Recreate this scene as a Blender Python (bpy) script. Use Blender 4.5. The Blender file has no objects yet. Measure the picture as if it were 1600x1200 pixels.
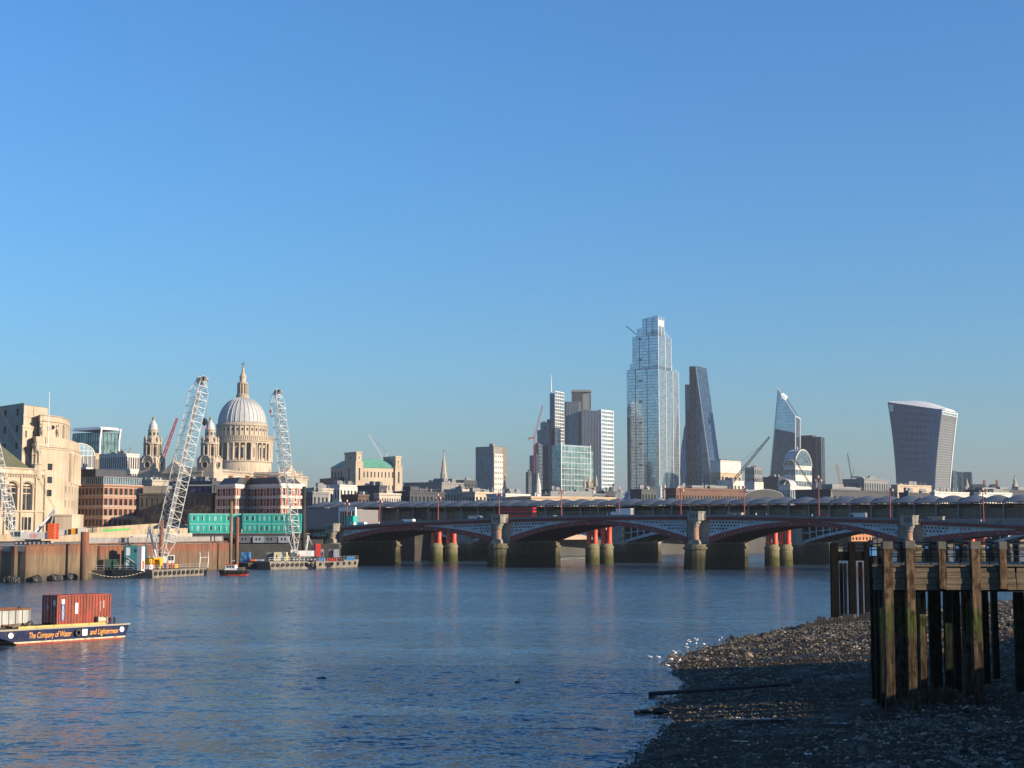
import bpy, math, random
from mathutils import Vector, noise
R = math.radians
rnd = random.Random(7)
SC = bpy.context.scene
COL = SC.collection

# ---------------------------------------------------------------- camera, sky, sun, exposure
F, CAMZ, HY = 2380.0, 10.8, 829.0          # focal length in photo pixels, eye height above the river, horizon row
TH = math.atan((HY - 600) / F)
CT, ST = math.cos(TH), math.sin(TH)
cam = bpy.data.objects.new('camera', bpy.data.cameras.new('camera')); COL.objects.link(cam)
cam.location = (0, 0, CAMZ); cam.rotation_euler = (R(90) + TH, 0, 0)
cam.data.sensor_fit = 'HORIZONTAL'; cam.data.sensor_width = 36; cam.data.lens = F / 1600 * 36
cam.data.clip_start = 0.5; cam.data.clip_end = 20000
SC.camera = cam

SUN_AZ, SUN_EL = 114.0, 16.0               # degrees clockwise from the view axis (+Y), degrees up
world = bpy.data.worlds.new('World'); SC.world = world; world.use_nodes = True
wn = world.node_tree.nodes; wn.clear()
sky = wn.new('ShaderNodeTexSky'); sky.sky_type = 'NISHITA'; sky.sun_disc = False
sky.sun_elevation = R(SUN_EL); sky.sun_rotation = R(SUN_AZ)
sky.air_density = 1.4; sky.dust_density = 0.25; sky.ozone_density = 9.6; sky.altitude = 0
bg = wn.new('ShaderNodeBackground'); bg.inputs[1].default_value = 0.106
wo = wn.new('ShaderNodeOutputWorld')
world.node_tree.links.new(sky.outputs[0], bg.inputs[0]); world.node_tree.links.new(bg.outputs[0], wo.inputs[0])
sl = bpy.data.lights.new('sun', 'SUN'); sl.energy = 5.0; sl.angle = R(0.5); sl.color = (1.0, 0.82, 0.60)
sun = bpy.data.objects.new('sun', sl); COL.objects.link(sun)
sv = Vector((math.sin(R(SUN_AZ)) * math.cos(R(SUN_EL)), math.cos(R(SUN_AZ)) * math.cos(R(SUN_EL)), math.sin(R(SUN_EL))))
sun.rotation_euler = sv.to_track_quat('Z', 'Y').to_euler(); sun.location = (200, -60, 150)
vs = SC.view_settings; vs.view_transform = 'Standard'; vs.look = 'None'; vs.exposure = 0.95; vs.gamma = 1.0
vs.use_curve_mapping = False
SC.cycles.volume_bounces = 0; SC.cycles.max_bounces = 6; SC.cycles.use_denoising = True

# ---------------------------------------------------------------- where a photo pixel lies at a given depth
def wx(px, Y, py=HY):
    yu = (600 - py) / F
    return Y * ((px - 800) / F) / (CT - yu * ST)
def wz(py, Y):
    yu = (600 - py) / F
    return CAMZ + Y * (ST + yu * CT) / (CT - yu * ST)
def wd(py, z=0.0):                          # depth at which row py meets height z
    yu = (600 - py) / F
    return (z - CAMZ) / ((ST + yu * CT) / (CT - yu * ST))
def mpp(Y): return Y / F

# ---------------------------------------------------------------- materials
MATS = {}
def nodes_of(name):
    m = bpy.data.materials.new(name); m.use_nodes = True
    nt = m.node_tree; nt.nodes.clear()
    out = nt.nodes.new('ShaderNodeOutputMaterial'); b = nt.nodes.new('ShaderNodeBsdfPrincipled')
    nt.links.new(b.outputs[0], out.inputs[0])
    return m, nt, b
def noise_node(nt, scale, detail=4, vec=None, stretch=(1, 1, 1), rough=0.55):
    n = nt.nodes.new('ShaderNodeTexNoise'); n.inputs['Scale'].default_value = scale
    n.inputs['Detail'].default_value = detail; n.inputs['Roughness'].default_value = rough
    if vec is None:
        g = nt.nodes.new('ShaderNodeNewGeometry'); vec = g.outputs['Position']
    if stretch != (1, 1, 1):
        mp = nt.nodes.new('ShaderNodeMapping'); mp.inputs['Scale'].default_value = stretch
        nt.links.new(vec, mp.inputs[0]); vec = mp.outputs[0]
    nt.links.new(vec, n.inputs['Vector'])
    return n
def ramp(nt, fac, stops):
    r = nt.nodes.new('ShaderNodeValToRGB'); e = r.color_ramp.elements
    while len(e) < len(stops): e.new(0.5)
    for i, (p, c) in enumerate(stops):
        e[i].position = p; e[i].color = (*c[:3], 1)
    nt.links.new(fac, r.inputs[0])
    return r
def mixc(nt, fac, a, b, mode='MIX'):
    m = nt.nodes.new('ShaderNodeMix'); m.data_type = 'RGBA'; m.blend_type = mode
    for s, v in ((0, fac), (6, a), (7, b)):
        if hasattr(v, 'node'): nt.links.new(v, m.inputs[s])
        elif s == 0: m.inputs[0].default_value = v
        else: m.inputs[s].default_value = (*v[:3], 1)
    return m.outputs[2]
def mat(name, c, rough=0.75, var=0.18, scale=0.35, metal=0.0, bump=0.0, streak=0.0, spec=0.4, dirt=None):
    """A plain coated surface with uneven colour; streak adds rain streaks running down, dirt a second colour in patches."""
    if name in MATS: return MATS[name]
    m, nt, b = nodes_of(name)
    c = [x * 0.85 for x in c]
    lo = [x * (1 - var) for x in c]; hi = [min(1, x * (1 + var)) for x in c]
    n = noise_node(nt, scale)
    col = ramp(nt, n.outputs[0], [(0.3, lo), (0.7, hi)]).outputs[0]
    if streak:
        s = noise_node(nt, 1.0, 3, stretch=(1.3, 1.3, 0.08))
        k = ramp(nt, s.outputs[0], [(0.42, (1, 1, 1)), (0.68, (1 - streak,) * 3)])
        col = mixc(nt, 1.0, col, k.outputs[0], 'MULTIPLY')
    if dirt:
        s = noise_node(nt, scale * 2.3, 5)
        k = ramp(nt, s.outputs[0], [(0.48, (0, 0, 0)), (0.66, (1, 1, 1))])
        col = mixc(nt, k.outputs[0], col, dirt)
    nt.links.new(col, b.inputs['Base Color'])
    b.inputs['Roughness'].default_value = rough; b.inputs['Metallic'].default_value = metal
    b.inputs['Specular IOR Level'].default_value = spec
    if bump:
        n2 = noise_node(nt, scale * 12, 4)
        bp = nt.nodes.new('ShaderNodeBump'); bp.inputs['Strength'].default_value = bump; bp.inputs['Distance'].default_value = 0.1
        nt.links.new(n2.outputs[0], bp.inputs['Height']); nt.links.new(bp.outputs[0], b.inputs['Normal'])
    MATS[name] = m
    return m
def glass(name, c, metal=0.55, rough=0.09, var=0.25, cell=(0.3, 0.3, 0.25)):
    """Reflecting glazing; each pane-sized cell differs a little (blinds, coatings)."""
    if name in MATS: return MATS[name]
    m, nt, b = nodes_of(name)
    g = nt.nodes.new('ShaderNodeNewGeometry')
    mp = nt.nodes.new('ShaderNodeMapping'); mp.inputs['Scale'].default_value = cell
    nt.links.new(g.outputs['Position'], mp.inputs[0])
    v = nt.nodes.new('ShaderNodeTexVoronoi'); v.distance = 'CHEBYCHEV'; v.inputs['Scale'].default_value = 1.0
    v.inputs['Randomness'].default_value = 0.25
    nt.links.new(mp.outputs[0], v.inputs['Vector'])
    sp = nt.nodes.new('ShaderNodeSeparateColor'); nt.links.new(v.outputs['Color'], sp.inputs[0])
    k = ramp(nt, sp.outputs[0], [(0.0, [x * (1 - var) for x in c]), (1.0, [min(1, x * (1 + var)) for x in c])])
    nt.links.new(k.outputs[0], b.inputs['Base Color'])
    b.inputs['Metallic'].default_value = metal; b.inputs['Roughness'].default_value = rough
    n2 = noise_node(nt, 0.12, 2)
    bp = nt.nodes.new('ShaderNodeBump'); bp.inputs['Strength'].default_value = 0.15; bp.inputs['Distance'].default_value = 0.4
    nt.links.new(n2.outputs[0], bp.inputs['Height']); nt.links.new(bp.outputs[0], b.inputs['Normal'])
    MATS[name] = m
    return m

# ---------------------------------------------------------------- mesh building
class MB:
    def __init__(s): s.v = []; s.f = []; s.sm = False
    def add(s, pts, faces):
        o = len(s.v); s.v += [tuple(p) for p in pts]; s.f += [tuple(i + o for i in f) for f in faces]; return s
    def poly(s, *pts): return s.add(pts, [tuple(range(len(pts)))])
    def box(s, x0, y0, z0, x1, y1, z1):
        return s.add([(x0, y0, z0), (x1, y0, z0), (x1, y1, z0), (x0, y1, z0), (x0, y0, z1), (x1, y0, z1), (x1, y1, z1), (x0, y1, z1)],
                     [(0, 3, 2, 1), (4, 5, 6, 7), (0, 1, 5, 4), (1, 2, 6, 5), (2, 3, 7, 6), (3, 0, 4, 7)])
    def cbox(s, x, y, z, w, d, h): return s.box(x - w / 2, y - d / 2, z, x + w / 2, y + d / 2, z + h)
    def frustum(s, a, z0, b, z1, caps=True):
        n = len(a)
        pts = [(*p, z0) for p in a] + [(*p, z1) for p in b]
        fs = [(i, (i + 1) % n, n + (i + 1) % n, n + i) for i in range(n)]
        if caps: fs += [tuple(range(n - 1, -1, -1)), tuple(range(n, 2 * n))]
        return s.add(pts, fs)
    def prism(s, a, z0, z1): return s.frustum(a, z0, a, z1)
    def hexa(s, b, t):                      # any eight corners: four below, four above
        return s.add(list(b) + list(t), [(0, 3, 2, 1), (4, 5, 6, 7), (0, 1, 5, 4), (1, 2, 6, 5), (2, 3, 7, 6), (3, 0, 4, 7)])
    def lathe(s, cx, cy, prof, n=16, a0=0.0, a1=2 * math.pi):
        full = abs(a1 - a0 - 2 * math.pi) < 1e-6
        m = n if full else n + 1
        pts = []
        for r, z in prof:
            for i in range(m):
                a = a0 + (a1 - a0) * i / n
                pts.append((cx + r * math.cos(a), cy + r * math.sin(a), z))
        fs = []
        for j in range(len(prof) - 1):
            for i in range(n):
                k = (i + 1) % m
                fs.append((j * m + i, j * m + k, (j + 1) * m + k, (j + 1) * m + i))
        if full:
            fs += [tuple(range(n - 1, -1, -1)), tuple((len(prof) - 1) * m + i for i in range(n))]
        return s.add(pts, fs)
    def cyl(s, cx, cy, z0, z1, r0, r1=None, n=12): return s.lathe(cx, cy, [(r0, z0), (r0 if r1 is None else r1, z1)], n)
    def tube(s, p, q, r, n=5, r2=None):
        p, q = Vector(p), Vector(q); d = (q - p)
        if d.length < 1e-6: return s
        d.normalize()
        u = d.cross(Vector((0, 0, 1)) if abs(d.z) < 0.95 else Vector((0, 1, 0))).normalized(); w = u.cross(d)
        r2 = r if r2 is None else r2
        ph = math.pi / 4 if n == 4 else 0
        ring = [(u * math.cos(ph + 2 * math.pi * i / n) + w * math.sin(ph + 2 * math.pi * i / n)) for i in range(n)]
        pts = [p + v * r for v in ring] + [q + v * r2 for v in ring]
        fs = [(i, n + i, n + (i + 1) % n, (i + 1) % n) for i in range(n)] + [tuple(range(n)), tuple(range(2 * n - 1, n - 1, -1))]
        return s.add(pts, fs)
    def beam(s, p, q, w): return s.tube(p, q, w * 0.7071, 4)
    def line(s, pts, r, n=5):
        for a, b in zip(pts, pts[1:]): s.tube(a, b, r, n)
        return s
    def blob(s, c, r, n=6, jit=0.25, rd=rnd, flat=1.0):
        """A lumpy closed stone or foliage knot."""
        prof = [(0.25, -0.95), (0.85, -0.5), (1.0, 0.05), (0.75, 0.6), (0.2, 0.97)]
        pts, m = [], len(prof)
        for a, z in prof:
            for i in range(n):
                t = 2 * math.pi * i / n; k = 1 + rd.uniform(-jit, jit)
                pts.append((c[0] + r[0] * a * k * math.cos(t), c[1] + r[1] * a * k * math.sin(t), c[2] + r[2] * z * flat * k))
        fs = [(j * n + i, j * n + (i + 1) % n, (j + 1) * n + (i + 1) % n, (j + 1) * n + i) for j in range(m - 1) for i in range(n)]
        fs += [tuple(range(n - 1, -1, -1)), tuple((m - 1) * n + i for i in range(n))]
        return s.add(pts, fs)
    def wall(s, p0, p1, z0, z1, cols, rows, panes, wf=0.55, hf=0.6, dep=0.3, skip=None, bars=None, each=None, voff=0.5):
        """A wall from p0 to p1 (outside on the right hand) with real recessed window openings; panes go to another mesh."""
        p0, p1 = Vector((*p0, 0)), Vector((*p1, 0)); d = p1 - p0; L = d.length; d.normalize(); nrm = Vector((d.y, -d.x, 0))
        def P(u, z, k=0.0): q = p0 + d * u - nrm * k; return (q.x, q.y, z)
        if cols == 0 or rows == 0:
            return s.poly(P(0, z0), P(L, z0), P(L, z1), P(0, z1))
        cw, ch = L / cols, (z1 - z0) / rows
        for j in range(rows):
            za, zb = z0 + ch * j, z0 + ch * (j + 1)
            wz0 = za + ch * (1 - hf) * voff; wz1 = wz0 + ch * hf
            s.poly(P(0, za), P(L, za), P(L, wz0), P(0, wz0)); s.poly(P(0, wz1), P(L, wz1), P(L, zb), P(0, zb))
            prev = 0.0
            for i in range(cols):
                if skip and skip(i, j): continue
                a = cw * i + cw * (1 - wf) / 2; b = a + cw * wf
                s.poly(P(prev, wz0), P(a, wz0), P(a, wz1), P(prev, wz1)); prev = b
                for (q, r_) in (((a, wz0), (b, wz0)), ((b, wz0), (b, wz1)), ((b, wz1), (a, wz1)), ((a, wz1), (a, wz0))):
                    s.poly(P(*q), P(*r_), P(*r_, dep), P(*q, dep))
                pm = each() if each else panes
                pm.poly(P(a, wz0, dep), P(b, wz0, dep), P(b, wz1, dep), P(a, wz1, dep))
                if bars is not None:
                    mid = (a + b) / 2; t = 0.05
                    for (c0, c1, e0, e1) in ((mid - t, mid + t, wz0, wz1), (a, b, (wz0 + wz1) / 2 - t, (wz0 + wz1) / 2 + t)):
                        bars.poly(P(c0, e0, dep - .04), P(c1, e0, dep - .04), P(c1, e1, dep - .04), P(c0, e1, dep - .04))
            s.poly(P(prev, wz0), P(L, wz0), P(L, wz1), P(prev, wz1))
        return s
    def curtain(s, A, B, C, D, nc, nr, w=0.25, proud=0.2, wv=None, ends=True):
        """Raised floor bands and mullions on the quad A (low left) B (low right) C (top right) D (top left)."""
        A, B, C, D = map(Vector, (A, B, C, D)); nrm = (B - A).cross(D - A).normalized() * proud
        wv = wv or w
        def S(u, v): return (A * (1 - u) + B * u) * (1 - v) + (D * (1 - u) + C * u) * v
        def strip(p, q, dv):
            a, b, c, d = p - dv, p + dv, q + dv, q - dv
            s.hexa([a, d, d + nrm, a + nrm], [b, c, c + nrm, b + nrm])
        if nr:
            up = ((D - A) + (C - B)).normalized() * (w / 2)
            for j in range(0 if ends else 1, nr + 1 if ends else nr): strip(S(0, j / nr), S(1, j / nr), up)
        if nc:
            rt = ((B - A) + (C - D)).normalized() * (wv / 2)
            for i in range(0 if ends else 1, nc + 1 if ends else nc):
                p, q = S(i / nc, 0), S(i / nc, 1); a, b, c, d = p - rt, p + rt, q + rt, q - rt
                s.hexa([a, a + nrm, b + nrm, b], [d, d + nrm, c + nrm, c])
        return s
    def mesh(s, name):
        me = bpy.data.meshes.new(name); me.from_pydata(s.v, [], s.f); me.validate(); me.update()
        if s.sm: me.polygons.foreach_set('use_smooth', [True] * len(me.polygons))
        return me
    def build(s, name, m, parent=None, kind=None, label=None, loc=None, rz=0.0, smooth=False):
        s.sm = s.sm or smooth
        me = s.mesh(name); me.materials.append(m)
        o = bpy.data.objects.new(name, me); COL.objects.link(o)
        if parent is not None: o.parent = parent
        if kind: o['kind'] = kind
        if label: o['label'] = label
        if loc: o.location = loc
        if rz: o.rotation_euler = (0, 0, rz)
        return o
def tag(o, label, cat, group=None):
    o['label'] = label; o['category'] = cat
    if group: o['group'] = group
    return o
def thing(name, label, cat, loc=(0, 0, 0), rz=0.0, group=None):
    o = bpy.data.objects.new(name, None); COL.objects.link(o); o.location = loc; o.rotation_euler = (0, 0, rz)
    o.empty_display_size = 1.0
    return tag(o, label, cat, group)
def dup(o, parent=None, loc=None, rz=None):
    c = o.copy(); COL.objects.link(c)
    if parent is not None: c.parent = parent
    if loc is not None: c.location = loc
    if rz is not None: c.rotation_euler = (0, 0, rz)
    return c
def dup_tree(root, loc, rz, label, group=None):
    r = dup(root, None, loc, rz); r['label'] = label
    if group: r['group'] = group
    for ch in [c for c in bpy.data.objects if c.parent == root]:
        c = dup(ch, r)
        for g in [g for g in bpy.data.objects if g.parent == ch]: dup(g, c)
    return r
def circle(cx, cy, r, n=16, a0=0.0): return [(cx + r * math.cos(a0 + 2 * math.pi * i / n), cy + r * math.sin(a0 + 2 * math.pi * i / n)) for i in range(n)]
def text(body, size, m, parent, loc, rot, name='lettering', ext=0.004, shear=0.0, align='CENTER', kind=None):
    cu = bpy.data.curves.new(name, 'FONT'); cu.body = body; cu.size = size; cu.extrude = ext; cu.shear = shear
    cu.align_x = align; cu.align_y = 'CENTER'; cu.materials.append(m)
    tmp = bpy.data.objects.new(name, cu); COL.objects.link(tmp); bpy.context.view_layer.update()
    me = bpy.data.meshes.new_from_object(tmp.evaluated_get(bpy.context.evaluated_depsgraph_get())); bpy.data.objects.remove(tmp)
    o = bpy.data.objects.new(name, me); COL.objects.link(o); o.parent = parent; o.location = loc; o.rotation_euler = rot
    if kind: o['kind'] = kind
    return o

# ================================================================ THE SETTING: river, banks, foreshore
BE, BN = Vector((0.891, -0.454, 0)), Vector((0.454, 0.891, 0))   # along the road bridge to the south, and downstream across it
B0 = Vector((-55.8, 483.4, 0)); BROT = math.atan2(BE.y, BE.x)
def bp(t, w, z=0.0):
    p = B0 + BE * t + BN * w
    return (p.x, p.y, z)

m, nt, b = nodes_of('river water'); WATER = m
b.inputs['Base Color'].default_value = (0.036, 0.074, 0.106, 1); b.inputs['Roughness'].default_value = 0.16
b.inputs['IOR'].default_value = 1.33; b.inputs['Specular IOR Level'].default_value = 0.5
def vmath(op, x, y=None):
    n = nt.nodes.new('ShaderNodeVectorMath'); n.operation = op
    for i, v in enumerate((x, y)):
        if v is None: continue
        if hasattr(v, 'node'): nt.links.new(v, n.inputs[i] if not (op == 'SCALE' and i == 1) else n.inputs['Scale'])
        elif op == 'SCALE' and i == 1: n.inputs['Scale'].default_value = v
        else: n.inputs[i].default_value = v
    return n.outputs[0]
# facet slopes of the chop at several wavelengths, stronger in gust patches
slopes = None
for sc_, dt, stx, amp in ((0.14, 2, (.4, 1, 1), .16), (0.6, 2, (.5, 1, 1), .66), (2.2, 2, (.5, 1, 1), 1.25), (6.0, 1, (.55, 1, 1), 1.0)):
    n_ = noise_node(nt, sc_, dt, stretch=stx); v = vmath('SCALE', vmath('SUBTRACT', n_.outputs['Color'], (.5, .5, .5)), amp)
    slopes = v if slopes is None else vmath('ADD', slopes, v)
n4 = noise_node(nt, 0.030, 5, stretch=(0.22, 1, 1), rough=.65); patch = ramp(nt, n4.outputs[0], [(0.38, (0.45,) * 3), (0.5, (.95,) * 3), (0.64, (1.2,) * 3)])
slopes = vmath('MULTIPLY', vmath('SCALE', slopes, patch.outputs[0]), (1, 1, 0))
nrm_ = vmath('NORMALIZE', vmath('ADD', slopes, (0, 0, 1)))
nt.links.new(nrm_, b.inputs['Normal'])
o = MB().poly((-5900, -280, 0), (5900, -280, 0), (5900, 2400, 0), (-5900, 2400, 0)).build('river', WATER, kind='structure')

EARTH = mat('bank fill', (0.075, 0.075, 0.072), 0.9, 0.25, 0.05)
def sheet(name, outline, z0, z1, m):
    return MB().prism(outline, z0, z1).build(name, m, kind='structure')
nb = [(-160, 200), (-900, -100), (-6000, 100), (-6000, 11000), (6000, 11000), (6000, 2300), (420, 1030), (bp(-53, 75)[0], bp(-53, 75)[1]), (bp(-53, -2)[0], bp(-53, -2)[1])]
sheet('north_bank', nb[::-1], -3, 7.8, EARTH)
sb = [(30, -60), (42, 84), (78, 146), (206, 349), (620, 1000), (6000, 2000), (6000, -280), (30, -280)]
sheet('south_bank', sb[::-1], -3, 8.4, EARTH)

# unseen terraces added on the south bank, right of the frame, that shade the beach

# ================================================================ ROAD BRIDGE (local x south along the bridge, y downstream, z up)
MAROON = mat('maroon bridge paint', (0.20, 0.032, 0.036), 0.5, 0.2, 0.5, streak=0.25)
MAROON_SH = mat('maroon in underside shade', (0.045, 0.016, 0.018), 0.7, 0.25, 0.4)  # same maroon darkened: shade under the deck put into the colour
LATT = mat('pale blue lattice paint', (0.44, 0.52, 0.56), 0.55, 0.12, 0.6, streak=0.3)
PARA = mat('grey parapet iron', (0.15, 0.155, 0.17), 0.6, 0.15, 0.6)
GRAN = mat('grey granite', (0.30, 0.28, 0.24), 0.8, 0.25, 0.5, bump=0.3, streak=0.3)
PINK = mat('polished pink granite', (0.36, 0.22, 0.15), 0.35, 0.2, 1.2)
WEED = None
def tidal(name, top, low, zt=3.2, zw=1.6, bump=.5, bst=(1, 1, 1)):
    """Stone or timber that turns green and dark below the high-tide mark."""
    m, nt, b = nodes_of(name)
    g = nt.nodes.new('ShaderNodeNewGeometry'); s = nt.nodes.new('ShaderNodeSeparateXYZ'); nt.links.new(g.outputs['Position'], s.inputs[0])
    n = noise_node(nt, 0.7, 5); ad = nt.nodes.new('ShaderNodeMath'); ad.operation = 'MULTIPLY_ADD'
    nt.links.new(n.outputs[0], ad.inputs[0]); ad.inputs[1].default_value = 3.0; nt.links.new(s.outputs[2], ad.inputs[2])
    mr = nt.nodes.new('ShaderNodeMapRange'); mr.inputs[1].default_value = zt - zw + 1.5; mr.inputs[2].default_value = zt + zw + 1.5
    nt.links.new(ad.outputs[0], mr.inputs[0])
    n2 = noise_node(nt, 1.5, 5)
    a = ramp(nt, n2.outputs[0], [(0.3, [x * 0.6 for x in low]), (0.7, [x * 1.4 for x in low])])
    c = ramp(nt, n2.outputs[0], [(0.3, [x * 0.75 for x in top]), (0.7, [x * 1.25 for x in top])])
    nt.links.new(mixc(nt, mr.outputs[0], a.outputs[0], c.outputs[0]), b.inputs['Base Color'])
    b.inputs['Roughness'].default_value = 0.8; b.inputs['Specular IOR Level'].default_value = 0.12
    bp_ = nt.nodes.new('ShaderNodeBump'); bp_.inputs['Strength'].default_value = bump; bp_.inputs['Distance'].default_value = 0.15
    nt.links.new(noise_node(nt, 3.0, 4, stretch=bst).outputs[0], bp_.inputs['Height']); nt.links.new(bp_.outputs[0], b.inputs['Normal'])
    MATS[name] = m
    return m
PIERST = tidal('tide-stained granite', (0.135, 0.118, 0.078), (0.030, 0.030, 0.014), 4.8, 1.8)
ROAD = mat('asphalt', (0.05, 0.05, 0.05), 0.9)
FOOT = mat('footway slabs', (0.25, 0.24, 0.22), 0.9)

PIERS = [0.0, 59.0, 121.0, 180.0, 239.0]
DW = 32.0
def zpar(x): return 15.3 - 0.00027 * (x - 108) ** 2
bridge = thing('road_bridge', 'wide maroon and pale blue iron arch road bridge across the river', 'bridge', tuple(B0), BROT)
def span_arch(x0, x1):
    """Upper and lower curve of the rib of one span."""
    xm, hw = (x0 + x1) / 2, (x1 - x0) / 2
    zt = zpar(xm) - 1.55; zs = 7.2
    def lo(x): u = (x - xm) / hw; return zs + (zt - 1.2 - zs) * (1 - u * u) ** 0.97 if abs(u) < 1 else zs
    def up(x): u = (x - xm) / hw; return min(lo(x) + 1.2 + 0.6 * u * u, zpar(x) - 1.45)
    return lo, up
edges = [(-53.0 + 3, -3.3)] + [(PIERS[i] + 3.3, PIERS[i + 1] - 3.3) for i in range(4)]
for (x0, x1) in edges:
    lo, up = span_arch(x0, x1); N = 40
    xs = [x0 + (x1 - x0) * i / N for i in range(N + 1)]
    for yy, nm in ((-0.35, 'arch_rib'), (DW - 0.4, 'arch_rib')):
        r = MB()
        for a, c in zip(xs, xs[1:]):
            r.hexa([(a, yy, lo(a)), (c, yy, lo(c)), (c, yy + 0.75, lo(c)), (a, yy + 0.75, lo(a))],
                   [(a, yy, up(a)), (c, yy, up(c)), (c, yy + 0.75, up(c)), (a, yy + 0.75, up(a))])
        rib = r.build(nm, MAROON, bridge)
        if yy < 0:
            k = MB()
            for q in range(1, 11):
                x = x0 + (x1 - x0) * q / 11; zc = (lo(x) + up(x)) / 2
                k.box(x - 0.09, yy - 0.12, zc - 0.09, x + 0.09, yy, zc + 0.09)
            k.build('rib_boss', mat('white paint', (0.8, 0.78, 0.74), 0.5, 0.06), rib, kind='stuff')
    for w in range(1, 9):                    # inner ribs under the deck
        y = w * DW / 9; r = MB()
        for a, c in zip(xs[::2], xs[2::2]):
            r.hexa([(a, y - .2, lo(a) + .1), (c, y - .2, lo(c) + .1), (c, y + .2, lo(c) + .1), (a, y + .2, lo(a) + .1)],
                   [(a, y - .2, up(a)), (c, y - .2, up(c)), (c, y + .2, up(c)), (a, y + .2, up(a))])
        r.build('inner_rib', MAROON_SH, bridge)
    v = MB()
    for a, c in zip(xs[::2], xs[2::2]):
        v.poly((a, 0.5, up(a) - .15), (a, DW - .5, up(a) - .15), (c, DW - .5, up(c) - .15), (c, 0.5, up(c) - .15))
    v.build('vault_plate', MAROON_SH, bridge)
    # pierced spandrel panels, each opening a real hole
    for side in (0, 1):
        s = MB(); y0, y1 = -0.05, 0.12
        half = [(x0, (x0 + x1) / 2 - 3), ((x0 + x1) / 2 + 3, x1)][side]
        pit = 0.92; n = int((half[1] - half[0]) / pit); pit = (half[1] - half[0]) / n
        def q4(a, b_, c, d):
            s.poly(*[(p[0], y0, p[1]) for p in (a, b_, c, d)]); s.poly(*[(p[0], y1, p[1]) for p in (d, c, b_, a)])
        for i in range(n):
            a = half[0] + pit * i; c = a + pit; zt_a, zt_c = zpar(a) - 1.42, zpar(c) - 1.42
            ub_a, ub_c = up(a) - 0.1, up(c) - 0.1
            z = min(zt_a, zt_c); base = max(ub_a, ub_c) + 0.30
            q4((a, z - .28), (c, z - .28), (c, zt_c), (a, zt_a)); z -= .28
            rows = 0
            while z - 0.86 > base:
                zb = z - 0.86; off = 0.0
                cx_, cz_ = (a + c) / 2, (z + zb) / 2; hw_, hh_ = 0.34, 0.37
                if rows % 2 == 0:
                    H = [(cx_, cz_ - hh_), (cx_ + hw_, cz_), (cx_, cz_ + hh_), (cx_ - hw_, cz_)]
                    Cn = [(a, zb), (c, zb), (c, z), (a, z)]; Md = [(cx_, zb), (c, cz_), (cx_, z), (a, cz_)]
                    q4(Cn[0], Md[0], H[0], H[3]); q4(Md[0], Cn[1], H[1], H[0]); q4(H[1], Cn[1], Cn[2], H[2]); q4(H[3], H[2], Cn[2], Cn[3])
                    q4(Cn[0], H[3], Cn[3], Md[3])
                else:                         # half a pitch over: two half openings
                    L = [(a, cz_ - hh_), (a + hw_, cz_), (a, cz_ + hh_)]; Rr = [(c, cz_ - hh_), (c - hw_, cz_), (c, cz_ + hh_)]
                    q4((a, zb), (c, zb), Rr[0], L[0]); q4(L[0], Rr[0], Rr[1], L[1]); q4(L[1], Rr[1], Rr[2], L[2]); q4(L[2], Rr[2], (c, z), (a, z))
                z = zb; rows += 1
            q4((a, ub_a), (c, ub_c), (c, z), (a, z))
        s.build('spandrel_panel', LATT, bridge)
# cornice, parapet and deck, stretch by stretch between the piers
stretch = [(-75, -2.6)] + [(PIERS[i] + 2.6, PIERS[i + 1] - 2.6) for i in range(4)] + [(241.6, 292)]
for (x0, x1) in stretch:
    N = max(6, int((x1 - x0) / 2.5)); xs = [x0 + (x1 - x0) * i / N for i in range(N + 1)]
    for yy in (-0.6, DW - 0.1):
        cor, par = MB(), MB()
        for a, c in zip(xs, xs[1:]):
            za, zc = zpar(a), zpar(c)
            cor.hexa([(a, yy, za - 1.45), (c, yy, zc - 1.45), (c, yy + .75, zc - 1.45), (a, yy + .75, za - 1.45)], [(a, yy, za - 1.2), (c, yy, zc - 1.2), (c, yy + .75, zc - 1.2), (a, yy + .75, za - 1.2)])
            cor.hexa([(a, yy + .25, za - 1.2), (c, yy + .25, zc - 1.2), (c, yy + .6, zc - 1.2), (a, yy + .6, za - 1.2)], [(a, yy + .25, za - .62), (c, yy + .25, zc - .62), (c, yy + .6, zc - .62), (a, yy + .6, za - .62)])
            par.hexa([(a, yy + .05, za - .62), (c, yy + .05, zc - .62), (c, yy + .7, zc - .62), (a, yy + .7, za - .62)], [(a, yy + .05, za), (c, yy + .05, zc), (c, yy + .7, zc), (a, yy + .7, za)])
        if yy < 0:                            # the row of small arched brackets under the coping
            k = int((x1 - x0) / 0.62)
            for i in range(k):
                x = x0 + (x1 - x0) * (i + .5) / k; z = zpar(x)
                cor.box(x - .13, yy + .02, z - 1.2, x + .13, yy + .25, z - .62)
        cor.build('cornice', MAROON, bridge); par.build('parapet', PARA, bridge)
    d, fts = MB(), (MB(), MB())
    for a, c in zip(xs, xs[1:]):
        za, zc = zpar(a) - 1.25, zpar(c) - 1.25
        d.hexa([(a, .2, za - .5), (c, .2, zc - .5), (c, DW - .3, zc - .5), (a, DW - .3, za - .5)], [(a, .2, za), (c, .2, zc), (c, DW - .3, zc), (a, DW - .3, za)])
        for ft, f0, f1 in ((fts[0], .25, 4.2), (fts[1], DW - 4.2, DW - .35)):
            ft.hexa([(a, f0, za + .004), (c, f0, zc + .004), (c, f1, zc + .004), (a, f1, za + .004)], [(a, f0, za + .14), (c, f0, zc + .14), (c, f1, zc + .14), (a, f1, za + .14)])
    d.build('carriageway', ROAD, bridge); fts[0].build('footway', FOOT, bridge); fts[1].build('footway', FOOT, bridge)
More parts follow.
